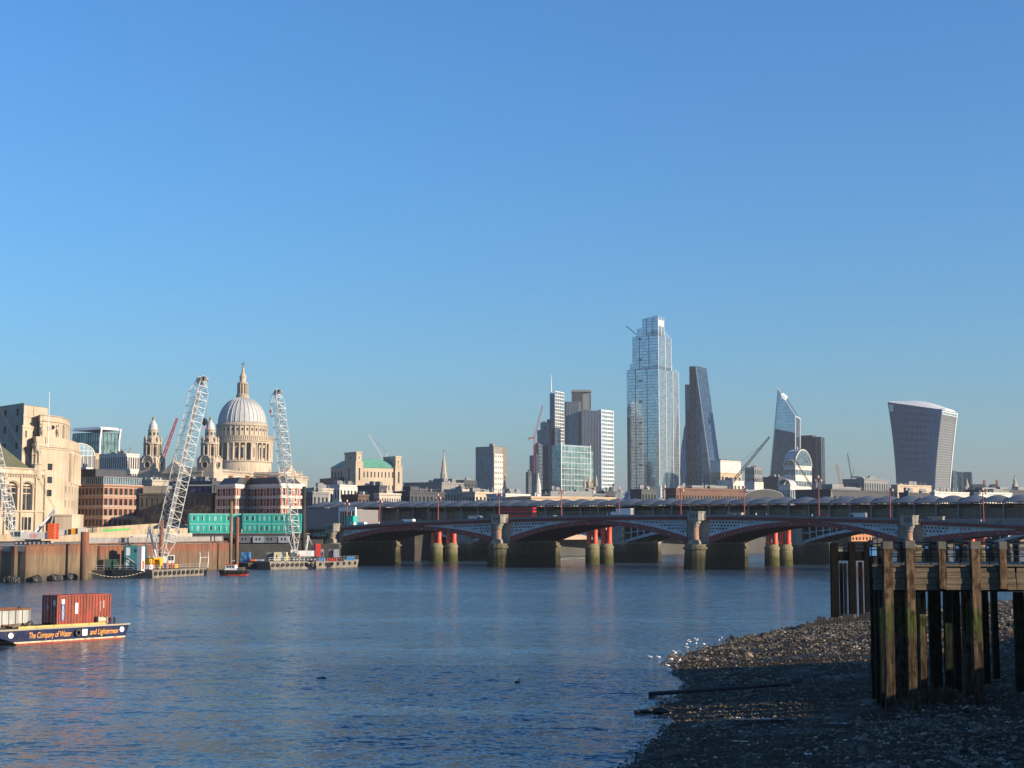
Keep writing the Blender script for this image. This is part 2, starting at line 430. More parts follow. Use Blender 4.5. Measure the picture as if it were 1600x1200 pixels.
def pier(x, z_top):
    base = MB(); w = 3.3
    nose = [(x + w * math.cos(a), -1.0 + 3.6 * math.sin(a)) for a in [math.pi + math.pi * i / 8 for i in range(9)]]
    tail = [(x + w * math.cos(a), DW + 1.0 + 3.6 * math.sin(a)) for a in [math.pi * i / 8 for i in range(9)]]
    ol = nose + tail
    big = [(x + (p[0] - x) * 1.12, p[1] + (-.5 if p[1] < 10 else .5)) for p in ol]
    base.frustum(big, -2.5, ol, 5.6); base.prism(big, 5.6, 6.2); base.prism(ol, 6.2, 7.0)
    base.build('pier_base', PIERST, bridge)
    up = MB(); up.box(x - 3.25, 0.3, 6.9, x + 3.2, DW - 0.3, z_top - 1.5); up.build('pier_core', GRAN, bridge)
    for yy, s in ((-1.9, -1), (DW + 1.9, 1)):
        c = MB().cbox(x, yy, 7.0, 3.3, 3.0, .7).cbox(x, yy, 7.7, 2.8, 2.5, .5)
        c.build('column_plinth', GRAN, bridge)
        sh = MB().lathe(x, yy, [(1.08, 8.2), (1.08, 8.5), (1.0, 8.6), (0.96, z_top - 3.5)], 16); sh.build('column_shaft', PINK, bridge, smooth=True)
        cp = MB().lathe(x, yy, [(1.0, z_top - 3.5), (1.25, z_top - 3.2), (1.1, z_top - 3.0), (1.5, z_top - 2.3), (1.6, z_top - 1.95)], 12)
        cp.cbox(x, yy, z_top - 1.95, 2.9, 2.9, .35); cp.build('column_capital', GRAN, bridge)
        pulp = [(x - 2.1, yy - s * 2.2), (x - 2.1, yy + s * .4), (x - 1.3, yy + s * 1.2), (x + 1.3, yy + s * 1.2), (x + 2.1, yy + s * .4), (x + 2.1, yy - s * 2.2)]
        if s > 0: pulp = pulp[::-1]
        pk = MB().prism(pulp, z_top - 1.6, z_top + .55)
        sm_ = [(x + (p[0] - x) * 1.06, yy + (p[1] - yy) * 1.06) for p in pulp]
        pk.prism(sm_, z_top + .55, z_top + .9); pk.prism(sm_, z_top - 1.6, z_top - 1.25)
        pu = pk.build('pulpit', GRAN, bridge)
        sl_ = MB()
        for i in range(-1, 2): sl_.box(x + i * .75 - .2, yy + s * 1.18 - .06, z_top - .9, x + i * .75 + .2, yy + s * 1.18 + .1, z_top + .2)
        sl_.build('pulpit_slot', mat('dark slot stone', (.06, .055, .05), .9), pu, kind='stuff')  # plain dark raised blocks mark the slots
for x in PIERS: pier(x, zpar(x))
ab = MB().box(-75, 0.4, -2, -50, DW, 11.2); ab.box(-53, -0.9, -2, -49.6, 0.4, 9.0)
ab.build('abutment', GRAN, bridge)
ab = MB().box(285, 0.2, -2, 297, DW, 11); ab.build('abutment', GRAN, bridge)

# lamp standards on the bridge
LRED = mat('lamp post red paint', (0.30, 0.06, 0.05), 0.5, 0.1)
LAMPG = mat('lamp glass', (0.75, 0.45, 0.38), 0.3, 0.05)
def on_bridge(px, w, py=HY):                 # distance along the bridge where column px crosses the line w metres across it
    k = (px - 800) / F
    p = B0 + BN * w
    return (k * p.y - p.x) / (BE.x - k * BE.y)
def lamp_post(h):
    t = thing('lamp_post', '', 'lamp post', group='red lamp posts along the road bridge')
    p = MB().lathe(0, 0, [(.28, 0), (.28, .9), (.17, 1.1), (.13, h * .55), (.16, h * .56), (.10, h - .4), (.06, h)], 8); p.build('post', LRED, t)
    a = MB().line([(-.75, 0, h - .75), (-.4, 0, h - .35), (0, 0, h - .5), (.4, 0, h - .35), (.75, 0, h - .75)], .07); a.build('arm', LRED, t)
    for x in (-.75, .75, 0):
        z = h - 1.0 if x else h
        g = MB().lathe(x, 0, [(.1, z - .1), (.3, z + .15), (.26, z + .5), (.05, z + .7)], 8); g.build('lantern', LAMPG, t)
    return t
where = ['over the abutment left of the striped brick house', 'beside the parked white vans near the north end', 'right of the white van, above the first river arch', 'left of the double-decker bus', 'right of the double-decker bus',
         'left of the white box lorry', 'above the third river pier', 'left of the twin-domed stone block', 'in front of the twin-domed block, tallest of the row', 'left of the flared tower', 'farthest right in the picture']
lp0 = None
for i, px in enumerate([543, 594, 685, 780, 877, 967, 1063, 1162, 1278, 1389, 1534]):
    w = 1.5 if i in (0, 2, 4, 6, 8, 10) else 3.0
    t = on_bridge(px, w); z = zpar(t) - 1.1; h = 8.6 if i < 8 else (11.4 if i == 8 else 9.2)
    q = lp0 if False else lamp_post(h)
    q.location = bp(t, w, z); q.rotation_euler = (0, 0, BROT); q['label'] = 'red lamp post on the bridge ' + where[i]

# ================================================================ OLD RED COLUMNS STANDING IN THE RIVER
REDCOL = mat('vermilion column paint', (0.78, 0.10, 0.04), 0.5, 0.12, 0.6, streak=0.15)
DRUMST = tidal('weedy drum stone', (0.20, 0.18, 0.11), (0.055, 0.058, 0.022), 3.6, 1.8)
grp = 'red iron columns left over from an older bridge'
names = ['under the left-hand visible road arch', 'under the middle road arch', 'under the arch right of the middle', 'behind the timber jetty']
for gi, t0 in enumerate([9.5, 67.5, 127.5, 186.0]):
    for wi, (dt, w) in enumerate([(0, 47.5), (2.2, 54.0)]):
        o = thing('bridge_column_pair', '%s pair of red columns on a stone drum %s' % (['front', 'rear'][wi], names[gi]), 'columns', bp(t0 + dt, w), BROT, grp)
        d = MB().lathe(0, 0, [(2.35, -2.5), (2.2, 4.6), (2.35, 5.2), (2.35, 5.8), (2.0, 6.0), (1.9, 6.6)], 20); d.build('drum_base', DRUMST, o)
        for s in (-1, 1):
            c = MB().lathe(s * 1.05, 0, [(1.0, 6.6), (1.0, 6.9), (.82, 7.1), (.80, 12.6), (.95, 12.8), (.95, 13.3)], 16); c.build('column', REDCOL, o, smooth=True)

# ================================================================ RAILWAY BRIDGE WITH THE STATION ON IT
STEELB = mat('blue-grey bridge steel', (0.16, 0.20, 0.24), 0.55, 0.15, 0.5, streak=0.2)
STDARK = mat('dark station cladding', (0.030, 0.036, 0.042), 0.5, 0.2, 0.3)
STGLASS = glass('station glazing', (0.02, 0.055, 0.055), 0.08, 0.15, 0.6, (0.5, 0.5, 0.5))
CANOPY = mat('grey canopy panel', (0.11, 0.125, 0.14), 0.45, 0.1, 0.3, metal=0.2)
COLM = mat('canopy column grey', (0.20, 0.23, 0.26), 0.5, 0.1)
PLAT = mat('platform concrete', (0.28, 0.27, 0.25), 0.85)
W0, W1 = 76.0, 106.0
st = thing('railway_station', 'long railway bridge station under a row of grey humped canopies', 'station', tuple(B0), BROT)
PIT = 6.7; NB = 42; XS = -63.0
deck = MB().box(XS, W0, 11.9, XS + PIT * NB, W1, 13.4); deck.build('rail_deck', STEELB, st)
for i in range(NB):                          # canopy bays
    x = XS + PIT * i; p = MB(); n = 8; prof = []
    for k in range(n + 1):
        u = k / n
        prof.append((x + 0.03 + (PIT - .06) * u, 20.05 + 1.15 * math.sin(math.pi * min(1, u * 0.92)) ** 0.8 + 0.25 * u))
    rows_ = [(W0 - 2.2, 0.15, -0.75), (W0 + 1.5, 0.75, -0.1), (W0 + 6.5, 1.0, 0.35), (W0 + 13, 0.8, 0.2), (W1 + 2.2, 0.3, -0.3)]
    for (ya, ka, da), (yb, kb, db) in zip(rows_, rows_[1:]):
        def zz(z, k, d_): return 20.15 + (z - 20.05) * k + d_
        for (a, za), (c, zc) in zip(prof, prof[1:]):
            p.poly((a, ya, zz(za, ka, da)), (c, ya, zz(zc, ka, da)), (c, yb, zz(zc, kb, db)), (a, yb, zz(za, kb, db)))
            p.poly((a, ya, zz(za, ka, da) - .2), (a, yb, zz(za, kb, db) - .2), (c, yb, zz(zc, kb, db) - .2), (c, ya, zz(zc, ka, da) - .2))
    for (a, za), (c, zc) in zip(prof, prof[1:]):
        za, zc = [20.15 + (q_ - 20.05) * .15 - .75 for q_ in (za, zc)]
        p.poly((a, W0 - 2.2, za - .2), (c, W0 - 2.2, zc - .2), (c, W0 - 2.2, zc), (a, W0 - 2.2, za))
    p.build('canopy_panel', CANOPY, st)
    f = MB().box(x - .16, W0 - 1.2, 13.4, x + .16, W0 - .9, 19.3); f.box(x - .12, W0 - 1.6, 19.1, x + .12, W1, 19.3)
    f.build('canopy_column', COLM, st)
cm = MB(); 
for k in range(3): cm.box(XS, W0 + .1, 13.9 + k * 1.05, XS + PIT * NB, W0 + .16, 13.98 + k * 1.05)
cm.build('platform_rail', COLM, st, kind='stuff')
g0 = MB()
for i in range(NB):
    x = XS + PIT * i
    pn = MB().box(x + .2, W0 + 1.5, 14.5, x + PIT - .2, W0 + 1.58, 17.6); pn.build('glass_screen', STGLASS, st)
    if (i * 7) % 3 == 0:
        sg = MB().box(x + 1.6, W0 + 2.4, 17.2, x + 4.2, W0 + 2.7, 18.0); sg.build('hanging_sign', mat('station sign green', (0.05, 0.13, 0.13), .5), st)
w = MB().box(XS, W0 + 13, 13.4, XS + PIT * NB, W0 + 14, 19.2); w.build('platform_building', STDARK, st)
pl = MB().box(XS, W0 + .3, 13.4, XS + PIT * NB, W0 + 6, 14.5); pl.build('platform', PLAT, st)
LITE = mat('white strip lamp case', (0.8, 0.8, 0.75), 0.4, 0.02)
for i in range(0, NB, 2):                    # train roofs and pale far wall glimpsed between the screens
    x = XS + PIT * i + rnd.uniform(0, 3)
    MB().box(x, W0 + 12.4, 18.0, x + rnd.uniform(2, 7), W0 + 12.9, 18.6).build('pale_fascia', mat('pale fascia', (0.42, 0.38, 0.30), .6), st)
for i in range(5):                           # rail arches: steel ribs with open square-panelled spandrels on stone piers
    x0 = ([-53] + PIERS)[i] + 8; x1 = ([-53] + PIERS)[i + 1] + 2
    xm, hw = (x0 + x1) / 2, (x1 - x0) / 2
    lo = lambda x: 6.6 + 4.6 * (1 - ((x - xm) / hw) ** 2)
    N = 24; xs = [x0 + (x1 - x0) * k / N for k in range(N + 1)]
    for yy in (W0 - .3, W0 + 10, W0 + 20, W1 - .4):
        r = MB()
        for a, c in zip(xs, xs[1:]):
            r.hexa([(a, yy, lo(a)), (c, yy, lo(c)), (c, yy + .7, lo(c)), (a, yy + .7, lo(a))], [(a, yy, lo(a) + .9), (c, yy, lo(c) + .9), (c, yy + .7, lo(c) + .9), (a, yy + .7, lo(a) + .9)])
        for a in xs[1:-1]:
            if 11.9 - lo(a) - .9 > .3: r.box(a - .16, yy + .1, lo(a) + .8, a + .16, yy + .6, 12.0)
        for a, c in zip(xs, xs[1:]):
            if 11.9 - min(lo(a), lo(c)) - .9 > 2.2:
                z = (11.9 + max(lo(a), lo(c)) + .9) / 2; r.box(a, yy + .15, z - .14, c, yy + .55, z + .14)
        r.build('rail_arch', LATT if yy < W0 else STEELB, st)
    v = MB()
    for a, c in zip(xs, xs[1:]): v.poly((a, W0, lo(a) + .92), (a, W1, lo(a) + .92), (c, W1, lo(c) + .92), (c, W0, lo(c) + .92))
    v.build('arch_soffit', STDARK, st)
for x in PIERS:
    x += 5
    q = [(x - 3.4, W0 - 1), (x - 2.4, W0 - 4), (x + 2.4, W0 - 4), (x + 3.4, W0 - 1), (x + 3.4, W1 + 2), (x - 3.4, W1 + 2)]
    big = [(x + (a - x) * 1.15, b_ - (.8 if b_ < W0 else 0)) for a, b_ in q]
    MB().frustum(big, -2.5, q, 6.2).build('rail_pier', PIERST, st)
    MB().prism(q, 6.2, 7.2).box(x - 2.8, W0 - 2, 7.2, x + 2.8, W1, 12.4).build('rail_pier_cap', GRAN, st)
MB().box(-60, 66, -2, -10, 112, 12.2).build('shade_abutment', mat('shade-black abutment brick', (.05, .042, .036), .9, .3, .3), st); MB().box(-53, 34, -2, -26, 66, 10.5).build('shade_abutment', MATS['shade-black abutment brick'], st)  # added near-black blocks, coloured for the shadow under the bridge and station
# station hall at the north end: curved grey screen and white framed end
hall = thing('station_hall', 'grey curved station entrance hall with a white framed glazed end', 'station hall', bp(-33, 46, 10.5), BROT)
a, c = on_bridge(478, 58), on_bridge(556, 58)
MB().lathe(-9, 12, [(13.0, 0), (13.0, 8.0)], 24).build('hall_wall', mat('grey ribbed cladding', (0.21, 0.20, 0.20), 0.6, 0.05), hall)
MB().box(-9, -1.0, 0, 4.6, 14, 8.0).build('hall_side', mat('grey ribbed cladding', (0.21, 0.20, 0.20), 0.6, 0.05), hall)
MB().box(5.3, -1.45, .5, 11.0, -1.42, 7.0).build('hall_glazing', STGLASS, hall)
MB().box(4.6, -1.4, 0, 5.3, -.6, 8.4).build('hall_frame', MATS['white paint'], hall); MB().box(11.0, -1.4, 0, 11.6, -.6, 8.4).build('hall_frame', MATS['white paint'], hall)
MB().box(5.3, -1.4, 7.0, 11.0, -.6, 8.4).build('hall_frame', MATS['white paint'], hall)
for i in range(1, 6): MB().box(5.3 + i * .95 - .06, -1.6, .4, 5.3 + i * .95 + .06, -1.46, 7.0).build('hall_mullion', MATS['white paint'], hall)
MB().box(4.7, -.5, 0, 11.4, 14, 7.6).build('hall_side', mat('grey ribbed cladding', (0.21, 0.20, 0.20)), hall); MB().box(5.3, -1.3, 0, 11.0, -.6, .5).build('hall_floor', PLAT, hall)

# ================================================================ TRAFFIC ON THE ROAD BRIDGE
TYRE = mat('tyre rubber', (0.02, 0.02, 0.02), 0.9); WIN = glass('vehicle glass', (0.012, 0.015, 0.02), 0.0, 0.25, 0.2)
WHT = mat('white vehicle paint', (0.78, 0.78, 0.78), 0.35, 0.04); SILV = mat('silver vehicle paint', (0.45, 0.47, 0.50), 0.3, 0.04, metal=0.5)
DKV = mat('dark vehicle paint', (0.03, 0.035, 0.05), 0.3, 0.1); BUSR = mat('bus red', (0.55, 0.016, 0.02), 0.35, 0.06)
TAIL = mat('tail lamp red', (0.6, 0.02, 0.02), 0.3)
def profile_body(prof, w):                   # a side outline given width, roof edges drawn in
    b_ = MB(); n = len(prof)
    pts = []
    for y, ins in ((-w / 2, 0.0), (w / 2, 0.0)):
        pts += [(x, y * (1 - (0.12 if z > 1.15 else 0)), z) for x, z in prof]
    b_.add(pts, [tuple(range(n)), tuple(range(2 * n - 1, n - 1, -1))] + [(i, n + i, n + (i + 1) % n, (i + 1) % n) for i in range(n)])
    return b_
def wheels(t, xs, w, r=.34):
    for x in xs:
        for s in (-1, 1):
            wm = MB(); wm.tube((x, s * w / 2 - s * .22, r), (x, s * w / 2 + s * .02, r), r, 12); wh = wm.build('wheel', TYRE, t)
            MB().tube((x, s * w / 2 + s * .02, r), (x, s * w / 2 + s * .04, r), r * .55, 8).build('hub', SILV, wh)
def vehicle(kind, paint, label, px, w, flip=False):
    s = on_bridge(px, w); cat_ = {'van': 'van', 'car': 'car', 'lorry': 'lorry', 'bus': 'bus'}[kind]
    t = thing({'van': 'delivery_van', 'car': 'parked_car', 'lorry': 'box_lorry', 'bus': 'double_decker_bus'}[kind], label, cat_, bp(s, w, zpar(s) - 1.24), BROT + (math.pi if flip else 0))
    if kind == 'car': t.name = 'car'
    if kind == 'car':
        profile_body([(-2.1, .35), (2.1, .35), (2.15, .75), (1.2, .95), (.5, 1.45), (-1.2, 1.48), (-2.0, .98), (-2.15, .7)], 1.75).build('body', paint, t); wheels(t, (-1.35, 1.3), 1.75)
        for sd in (-1, 1): MB().poly((.95, sd * .88, .98), (.42, sd * .80, 1.38), (-1.1, sd * .80, 1.40), (-1.7, sd * .88, 1.0)).build('side_window', WIN, t)
        MB().poly((1.17, -.7, .99), (1.17, .7, .99), (.55, .62, 1.42), (.55, -.62, 1.42)).build('windscreen', WIN, t)
    elif kind == 'van':
        profile_body([(-2.7, .4), (2.7, .4), (2.75, 1.05), (2.0, 1.35), (1.3, 2.2), (.9, 2.35), (-2.6, 2.4), (-2.75, 2.2)], 1.95).build('body', paint, t); wheels(t, (-1.7, 1.75), 1.95)
        MB().poly((2.02, -.75, 1.36), (2.02, .75, 1.36), (1.36, .7, 2.12), (1.36, -.7, 2.12)).build('windscreen', WIN, t)
        for sd in (-1, 1): MB().poly((1.8, sd * .99, 1.3), (1.3, sd * .93, 2.0), (.6, sd * .93, 2.02), (.6, sd * .99, 1.3)).build('side_window', WIN, t)
        for sd in (-1, 1): MB().box(-2.78, sd * .8 - .08, .9, -2.74, sd * .8 + .08, 1.5).build('tail_lamp', TAIL, t)
    elif kind == 'lorry':
        profile_body([(1.5, .5), (3.4, .5), (3.45, 1.3), (3.0, 2.3), (1.5, 2.4)], 2.1).build('cab', paint, t); MB().box(-3.3, -1.1, .8, 1.4, 1.1, 3.3).build('box_body', paint, t)
        MB().poly((3.3, -.85, 1.5), (3.3, .85, 1.5), (3.03, .8, 2.2), (3.03, -.8, 2.2)).build('windscreen', WIN, t); wheels(t, (-2.0, 2.5), 2.1, .42)
        MB().box(-3.34, -1.0, .9, -3.31, 1.0, 3.2).build('rear_door', SILV, t)
    else:
        L = 5.5
        MB().box(-L, -1.25, .35, L, 1.25, 2.15).box(-L, -1.25, 2.95, L, 1.25, 3.45).box(-L, -1.23, 4.0, L, 1.23, 4.35).build('body', paint, t)
        for z0, z1 in ((2.15, 2.95), (3.45, 4.0)):
            MB().box(-L + .06, -1.2, z0, L - .06, 1.2, z1).build('window_band', WIN, t)
            for k in range(8):
                x = -L + .3 + k * 1.5
                for sd in (-1, 1): MB().box(x - .06, sd * 1.22 - .02, z0, x + .06, sd * 1.22 + .02, z1).build('pillar', paint, t)
        MB().box(L, -1.0, 1.2, L + .03, 1.0, 2.6).build('windscreen', WIN, t); wheels(t, (-3.4, 3.2), 2.5, .5)
        for sd in (-1, 1): MB().box(-L - .04, sd * 1.0 - .1, 1.0, -L, sd * 1.0 + .1, 1.9).build('tail_lamp', TAIL, t)
    return t
vehicle('van', WHT, 'white van with a shaded side beside the teal hoarding box', 561, 8, True)
vehicle('car', SILV, 'pale silver car just right of the white van by the hoarding', 590, 8)
vehicle('van', WHT, 'white van on the bridge above the first river arch', 636, 9, True)
vehicle('car', DKV, 'dark car behind the parapet right of the white van', 668, 10)
vehicle('van', SILV, 'silver grey van left of the red bus', 746, 10)
vehicle('bus', BUSR, 'red double-decker bus crossing the bridge over the second pier', 810, 13, False)
vehicle('car', DKV, 'dark car to the right behind the red bus', 856, 13)
vehicle('lorry', WHT, 'white box lorry on the crown of the bridge', 971, 12, True)
vehicle('car', SILV, 'silver car right of the third river pier', 1143, 10)
vehicle('car', DKV, 'dark car following the silver car right of the third pier', 1152, 16)
vehicle('van', SILV, 'light grey people carrier near the flared tower', 1336, 8, True)
vehicle('car', DKV, 'low dark car at the right edge of the bridge', 1562, 8)
vehicle('car', DKV, 'dark car with lights on right of the fourth pier', 1452, 12)
# teal hoarding box at the head of the bridge and small signs
TEAL = mat('teal hoarding paint', (0.02, 0.42, 0.36), 0.5, 0.06)
s = on_bridge(551, 1.0)
hb = thing('hoarding_box', 'tall bright teal hoarding box at the end of the bridge parapet', 'hoarding', bp(s, 1.0, zpar(s) - 1.1), BROT)
MB().box(-1.4, -1.2, 0, 1.2, 1.2, 4.0).build('panel', TEAL, hb); MB().box(1.2, -1.0, .8, 1.24, .3, 2.0).build('notice', WHT, hb)
MB().box(.1, -1.24, 1.2, .9, -1.2, 2.2).build('notice', mat('pale notice', (.8, .6, .6), .6), hb)
# people walking on the near footway (heads and shoulders above the parapet)
CLO = [mat('dark coat', (.02, .02, .025), .9), mat('white jacket', (.7, .7, .7), .8), mat('blue jacket', (.05, .12, .3), .8), mat('red coat', (.4, .03, .03), .8), mat('brown coat', (.12, .06, .04), .8)]
SKIN = mat('skin', (.45, .26, .19), .6)
def person(label, loc, rz, coat, legs=0, group=None, h=1.0):
    t = thing('person', label, 'person', loc, rz, group)
    me = bpy.data.meshes.new('body')
    J = [(0, 0, .95, .16), (0, .02, 1.2, .15), (0, 0, 1.42, .17), (0, .01, 1.55, .065), (0, .03, 1.68, .10),
         (.2, 0, 1.40, .07), (.26, .05, 1.12, .05), (.24, .18, .90, .04), (-.2, 0, 1.40, .07), (-.26, -.04, 1.12, .05), (-.24, .06, .88, .04),
         (.1, 0, .88, .10), (.11, .1, .48, .07), (.11, .05, .08, .05), (.11, .2, .04, .045), (-.1, 0, .88, .10), (-.11, -.06, .48, .07), (-.11, -.2, .1, .05), (-.11, -.06, .04, .045)]
    E = [(0, 1), (1, 2), (2, 3), (3, 4), (2, 5), (5, 6), (6, 7), (2, 8), (8, 9), (9, 10), (0, 11), (11, 12), (12, 13), (13, 14), (0, 15), (15, 16), (16, 17), (17, 18)]
    me.from_pydata([(x * h, y * h, z * h) for x, y, z, r in J], E, [])
    o = bpy.data.objects.new('body', me); COL.objects.link(o); o.parent = t
    sk = o.modifiers.new('skin', 'SKIN')
    for v, (x, y, z, r) in zip(me.skin_vertices[0].data, J): v.radius = (r * h, r * h)
    me.skin_vertices[0].data[0].use_root = True
    me.materials.append(coat)
    hd = MB().lathe(0, .03 * h, [(.03, 1.58 * h), (.075, 1.62 * h), (.098, 1.70 * h), (.085, 1.77 * h), (.03, 1.81 * h)], 8).build('head', SKIN, t, smooth=True)
    MB().lathe(0, .015 * h, [(.1, 1.69 * h), (.104, 1.74 * h), (.08, 1.80 * h), (.02, 1.83 * h)], 8).build('hair', mat('dark hair', (.03, .02, .015), .8), hd)
    return t
for px, ci, lab in [(593, 1, 'person in a white jacket at the parapet right of the vans'), (655, 0, 'person in dark clothes beside the white van over the first arch'), (940, 0, 'person in a dark coat near the crown of the bridge'),
                    (948, 4, 'person in brown near the crown, left of the box lorry'), (1180, 1, 'person in a white jacket right of the third pier'), (1196, 2, 'person in a blue jacket right of the third pier'),
                    (1253, 0, 'person in dark clothes walking left of the tallest lamp post'), (1267, 1, 'person in a pale top beside the tallest lamp post'), (1290, 3, 'person in a red coat right of the tallest lamp post'), (1530, 1, 'person in white beside the rightmost lamp post')]:
    s = on_bridge(px, 2.2); person(lab, bp(s, 2.2, zpar(s) - 1.10), BROT + (1.57 if ci % 2 else -1.57), CLO[ci], group='people walking over the bridge')

# ================================================================ SHARED BUILDING KIT
CREAM = mat('portland stone', (0.505, 0.415, 0.31), 0.85, 0.14, 0.12, streak=0.2)
STONE = mat('grey stone', (0.42, 0.38, 0.31), 0.85, 0.15, 0.12, streak=0.2)
SHAFT = mat('cathedral stone', (0.52, 0.44, 0.34), 0.85, 0.18, 0.1, streak=0.3)
LEAD = mat('lead roof', (0.50, 0.51, 0.51), 0.6, 0.10, 0.15, streak=0.2)
SLATE = mat('slate roof', (0.07, 0.075, 0.08), 0.6, 0.2, 0.3)
DKROOF = mat('dark flat roof', (0.09, 0.09, 0.09), 0.85, 0.2, 0.1)
COPPER = mat('green copper roof', (0.13, 0.36, 0.27), 0.6, 0.15, 0.15, streak=0.25)
BRICK = mat('orange red brick', (0.44, 0.13, 0.055), 0.85, 0.12, 0.4)
BRICKD = mat('dull red brick', (0.30, 0.13, 0.08), 0.85, 0.15, 0.4)
BROWN = mat('brown cladding', (0.10, 0.07, 0.055), 0.8, 0.2, 0.3)
CONC = mat('pale concrete', (0.46, 0.42, 0.36), 0.85, 0.12, 0.2, streak=0.15)
GREY = mat('mid grey panel', (0.20, 0.21, 0.22), 0.7, 0.12, 0.2)
DGREY = mat('charcoal panel', (0.05, 0.055, 0.065), 0.6, 0.15, 0.2)
WHITE = mat('white render', (0.60, 0.57, 0.52), 0.7, 0.06, 0.2)
TAN = mat('tan stone', (0.47, 0.36, 0.25), 0.85, 0.12, 0.2)
WDARK = glass('dark window glass', (0.03, 0.04, 0.05), 0.15, 0.08, 0.5, (0.6, 0.6, 0.5))
WBLUE = glass('sky blue window glass', (0.10, 0.16, 0.20), 0.35, 0.08, 0.5, (0.6, 0.6, 0.5))
GPALE = glass('pale blue tower glass', (0.46, 0.55, 0.60), 0.8, 0.07, 0.18, (0.3, 0.3, 0.28))
GDARK = glass('dark blue tower glass', (0.07, 0.135, 0.215), 0.6, 0.08, 0.3, (0.3, 0.3, 0.28))
GTEAL = glass('green tower glass', (0.20, 0.33, 0.33), 0.6, 0.08, 0.4, (0.3, 0.3, 0.28))
FRAMEL = mat('light aluminium', (0.55, 0.58, 0.60), 0.4, 0.06, metal=0.4)
FRAMED = mat('dark aluminium', (0.10, 0.115, 0.13), 0.45, 0.08, metal=0.3)
FRAMEW = mat('white mullion', (0.72, 0.74, 0.74), 0.5, 0.04)

def corner(pxL, pxC, pxR, Y, phi, depth=None):
    """Near corner at column pxC and depth Y; the right face runs back to column pxR, the left face to column pxL. Returns origin and face lengths."""
    C = Vector((wx(pxC, Y), Y)); u = (math.cos(R(phi)), math.sin(R(phi))); v = (-u[1], u[0])
    def run(px, d):
        k = (px - 800) / F / 1.0046
        return (k * C.y - C.x) / (d[0] - k * d[1])
    a = run(pxR, u) if pxR != pxC else (depth or 20.0)
    b_ = run(pxL, v) if pxL != pxC else (depth or 20.0)
    return C, abs(a), abs(b_)
def bld(name, label, pxL, pxC, pxR, ytop, Y, m, cols=(6, 4), rows=5, phi=65, z0=7.0, pane=None, roof=None, wf=.5, hf=.55, dep=.3, par=.9, depth=None, cat='building', group=None, zt=None, string=True):
    """A masonry or panelled block: walls with recessed openings on both visible faces, parapet coping, flat roof."""
    C, a, b_ = corner(pxL, pxC, pxR, Y, phi, depth)
    h = (zt if zt is not None else wz(ytop, Y)) - z0
    t = thing(name, label, cat, (C.x, C.y, z0), R(phi), group); t['d'] = (a, b_, h)
    w, p = MB(), MB(); top = h - par
    w.wall((0, 0), (a, 0), 0, top, cols[1], rows, p, wf, hf, dep); w.wall((0, b_), (0, 0), 0, top, cols[0], rows, p, wf, hf, dep)
    w.wall((a, 0), (a, b_), 0, top, 0, 0, p); w.wall((a, b_), (0, b_), 0, top, 0, 0, p)
    w.build('wall', m, t)
    if p.f: p.build('window_pane', pane or WDARK, t, kind='stuff')
    c = MB(); e = .18
    c.box(-e, -e, top, a + e, .3, h); c.box(-e, b_ - .3, top, a + e, b_ + e, h); c.box(-e, .3, top, .3, b_ - .3, h); c.box(a - .3, .3, top, a + e, b_ - .3, h)
    c.build('coping', m, t)
    MB().box(0, 0, top - .2, a, b_, top + .05).build('roof', roof or DKROOF, t)
    if string and rows > 2:
        s = MB()
        for j in (1, rows - 1):
            z = top * j / rows; s.box(-.12, -.12, z - .12, a, 0, z + .12); s.box(-.12, 0, z - .12, 0, b_, z + .12)
        s.build('string_course', m, t, kind='stuff')
    return t, a, b_, h
def plant(t, a, b_, h, m, n=3, seed=1, hmax=3.0):
    """Plant rooms, ducts and flues on a flat roof."""
    r = random.Random(seed)
    for i in range(n):
        w, d, hh = r.uniform(.08, .3) * a, r.uniform(.08, .3) * b_, r.uniform(.4, 1) * hmax
        x, y = r.uniform(.05, .65) * a, r.uniform(.03, .5) * b_
        MB().box(x, y, h - .95, x + w, y + d, h + hh).build('plant_room', m, t)
    for i in range(n):
        x, y = r.uniform(.02, .8) * a, r.uniform(.02, .7) * b_; w = r.uniform(.5, 1.6)
        MB().box(x, y, h - .95, x + w, y + w * 1.5, h + r.uniform(.2, 1.2)).build('roof_vent', [FRAMEL, WHITE, GREY, CONC][i % 4], t)
    MB().tube((a * .1, .4, h + .9), (a * .9, .4, h + .9), .06, 4).build('roof_rail', GREY, t)
    for i in range(n * 2):
        x, y = r.uniform(.1, .9) * a, r.uniform(.1, .9) * b_
        MB().cyl(x, y, h - 1, h + r.uniform(.8, 2.5), .12, n=6).build('flue', FRAMEL, t)
def tower(name, label, pxL, pxC, pxR, ytop, Y, g, fr, cols, rows, phi=65, z0=10.0, w=.5, wv=.35, proud=.35, roof=None, depth=None, cat='tower', group=None, zb=None):
    """A glazed block: reflecting skin with raised floor bands and mullions."""
    C, a, b_ = corner(pxL, pxC, pxR, Y, phi, depth); h = wz(ytop, Y) - z0; zb = (zb - z0) if zb else 0
    t = thing(name, label, cat, (C.x, C.y, z0), R(phi), group)
    MB().box(0, 0, zb, a, b_, h).build('glass_skin', g, t)
    f = MB()
    f.curtain((0, 0, zb), (a, 0, zb), (a, 0, h), (0, 0, h), cols[1], rows, w, proud, wv)
    f.curtain((0, b_, zb), (0, 0, zb), (0, 0, h), (0, b_, h), cols[0], rows, w, proud, wv)
    f.build('mullion_grid', fr, t, kind='stuff')
    MB().box(.4, .4, h, a - .4, b_ - .4, h + .5).build('roof', roof or DKROOF, t)
    return t, a, b_, h
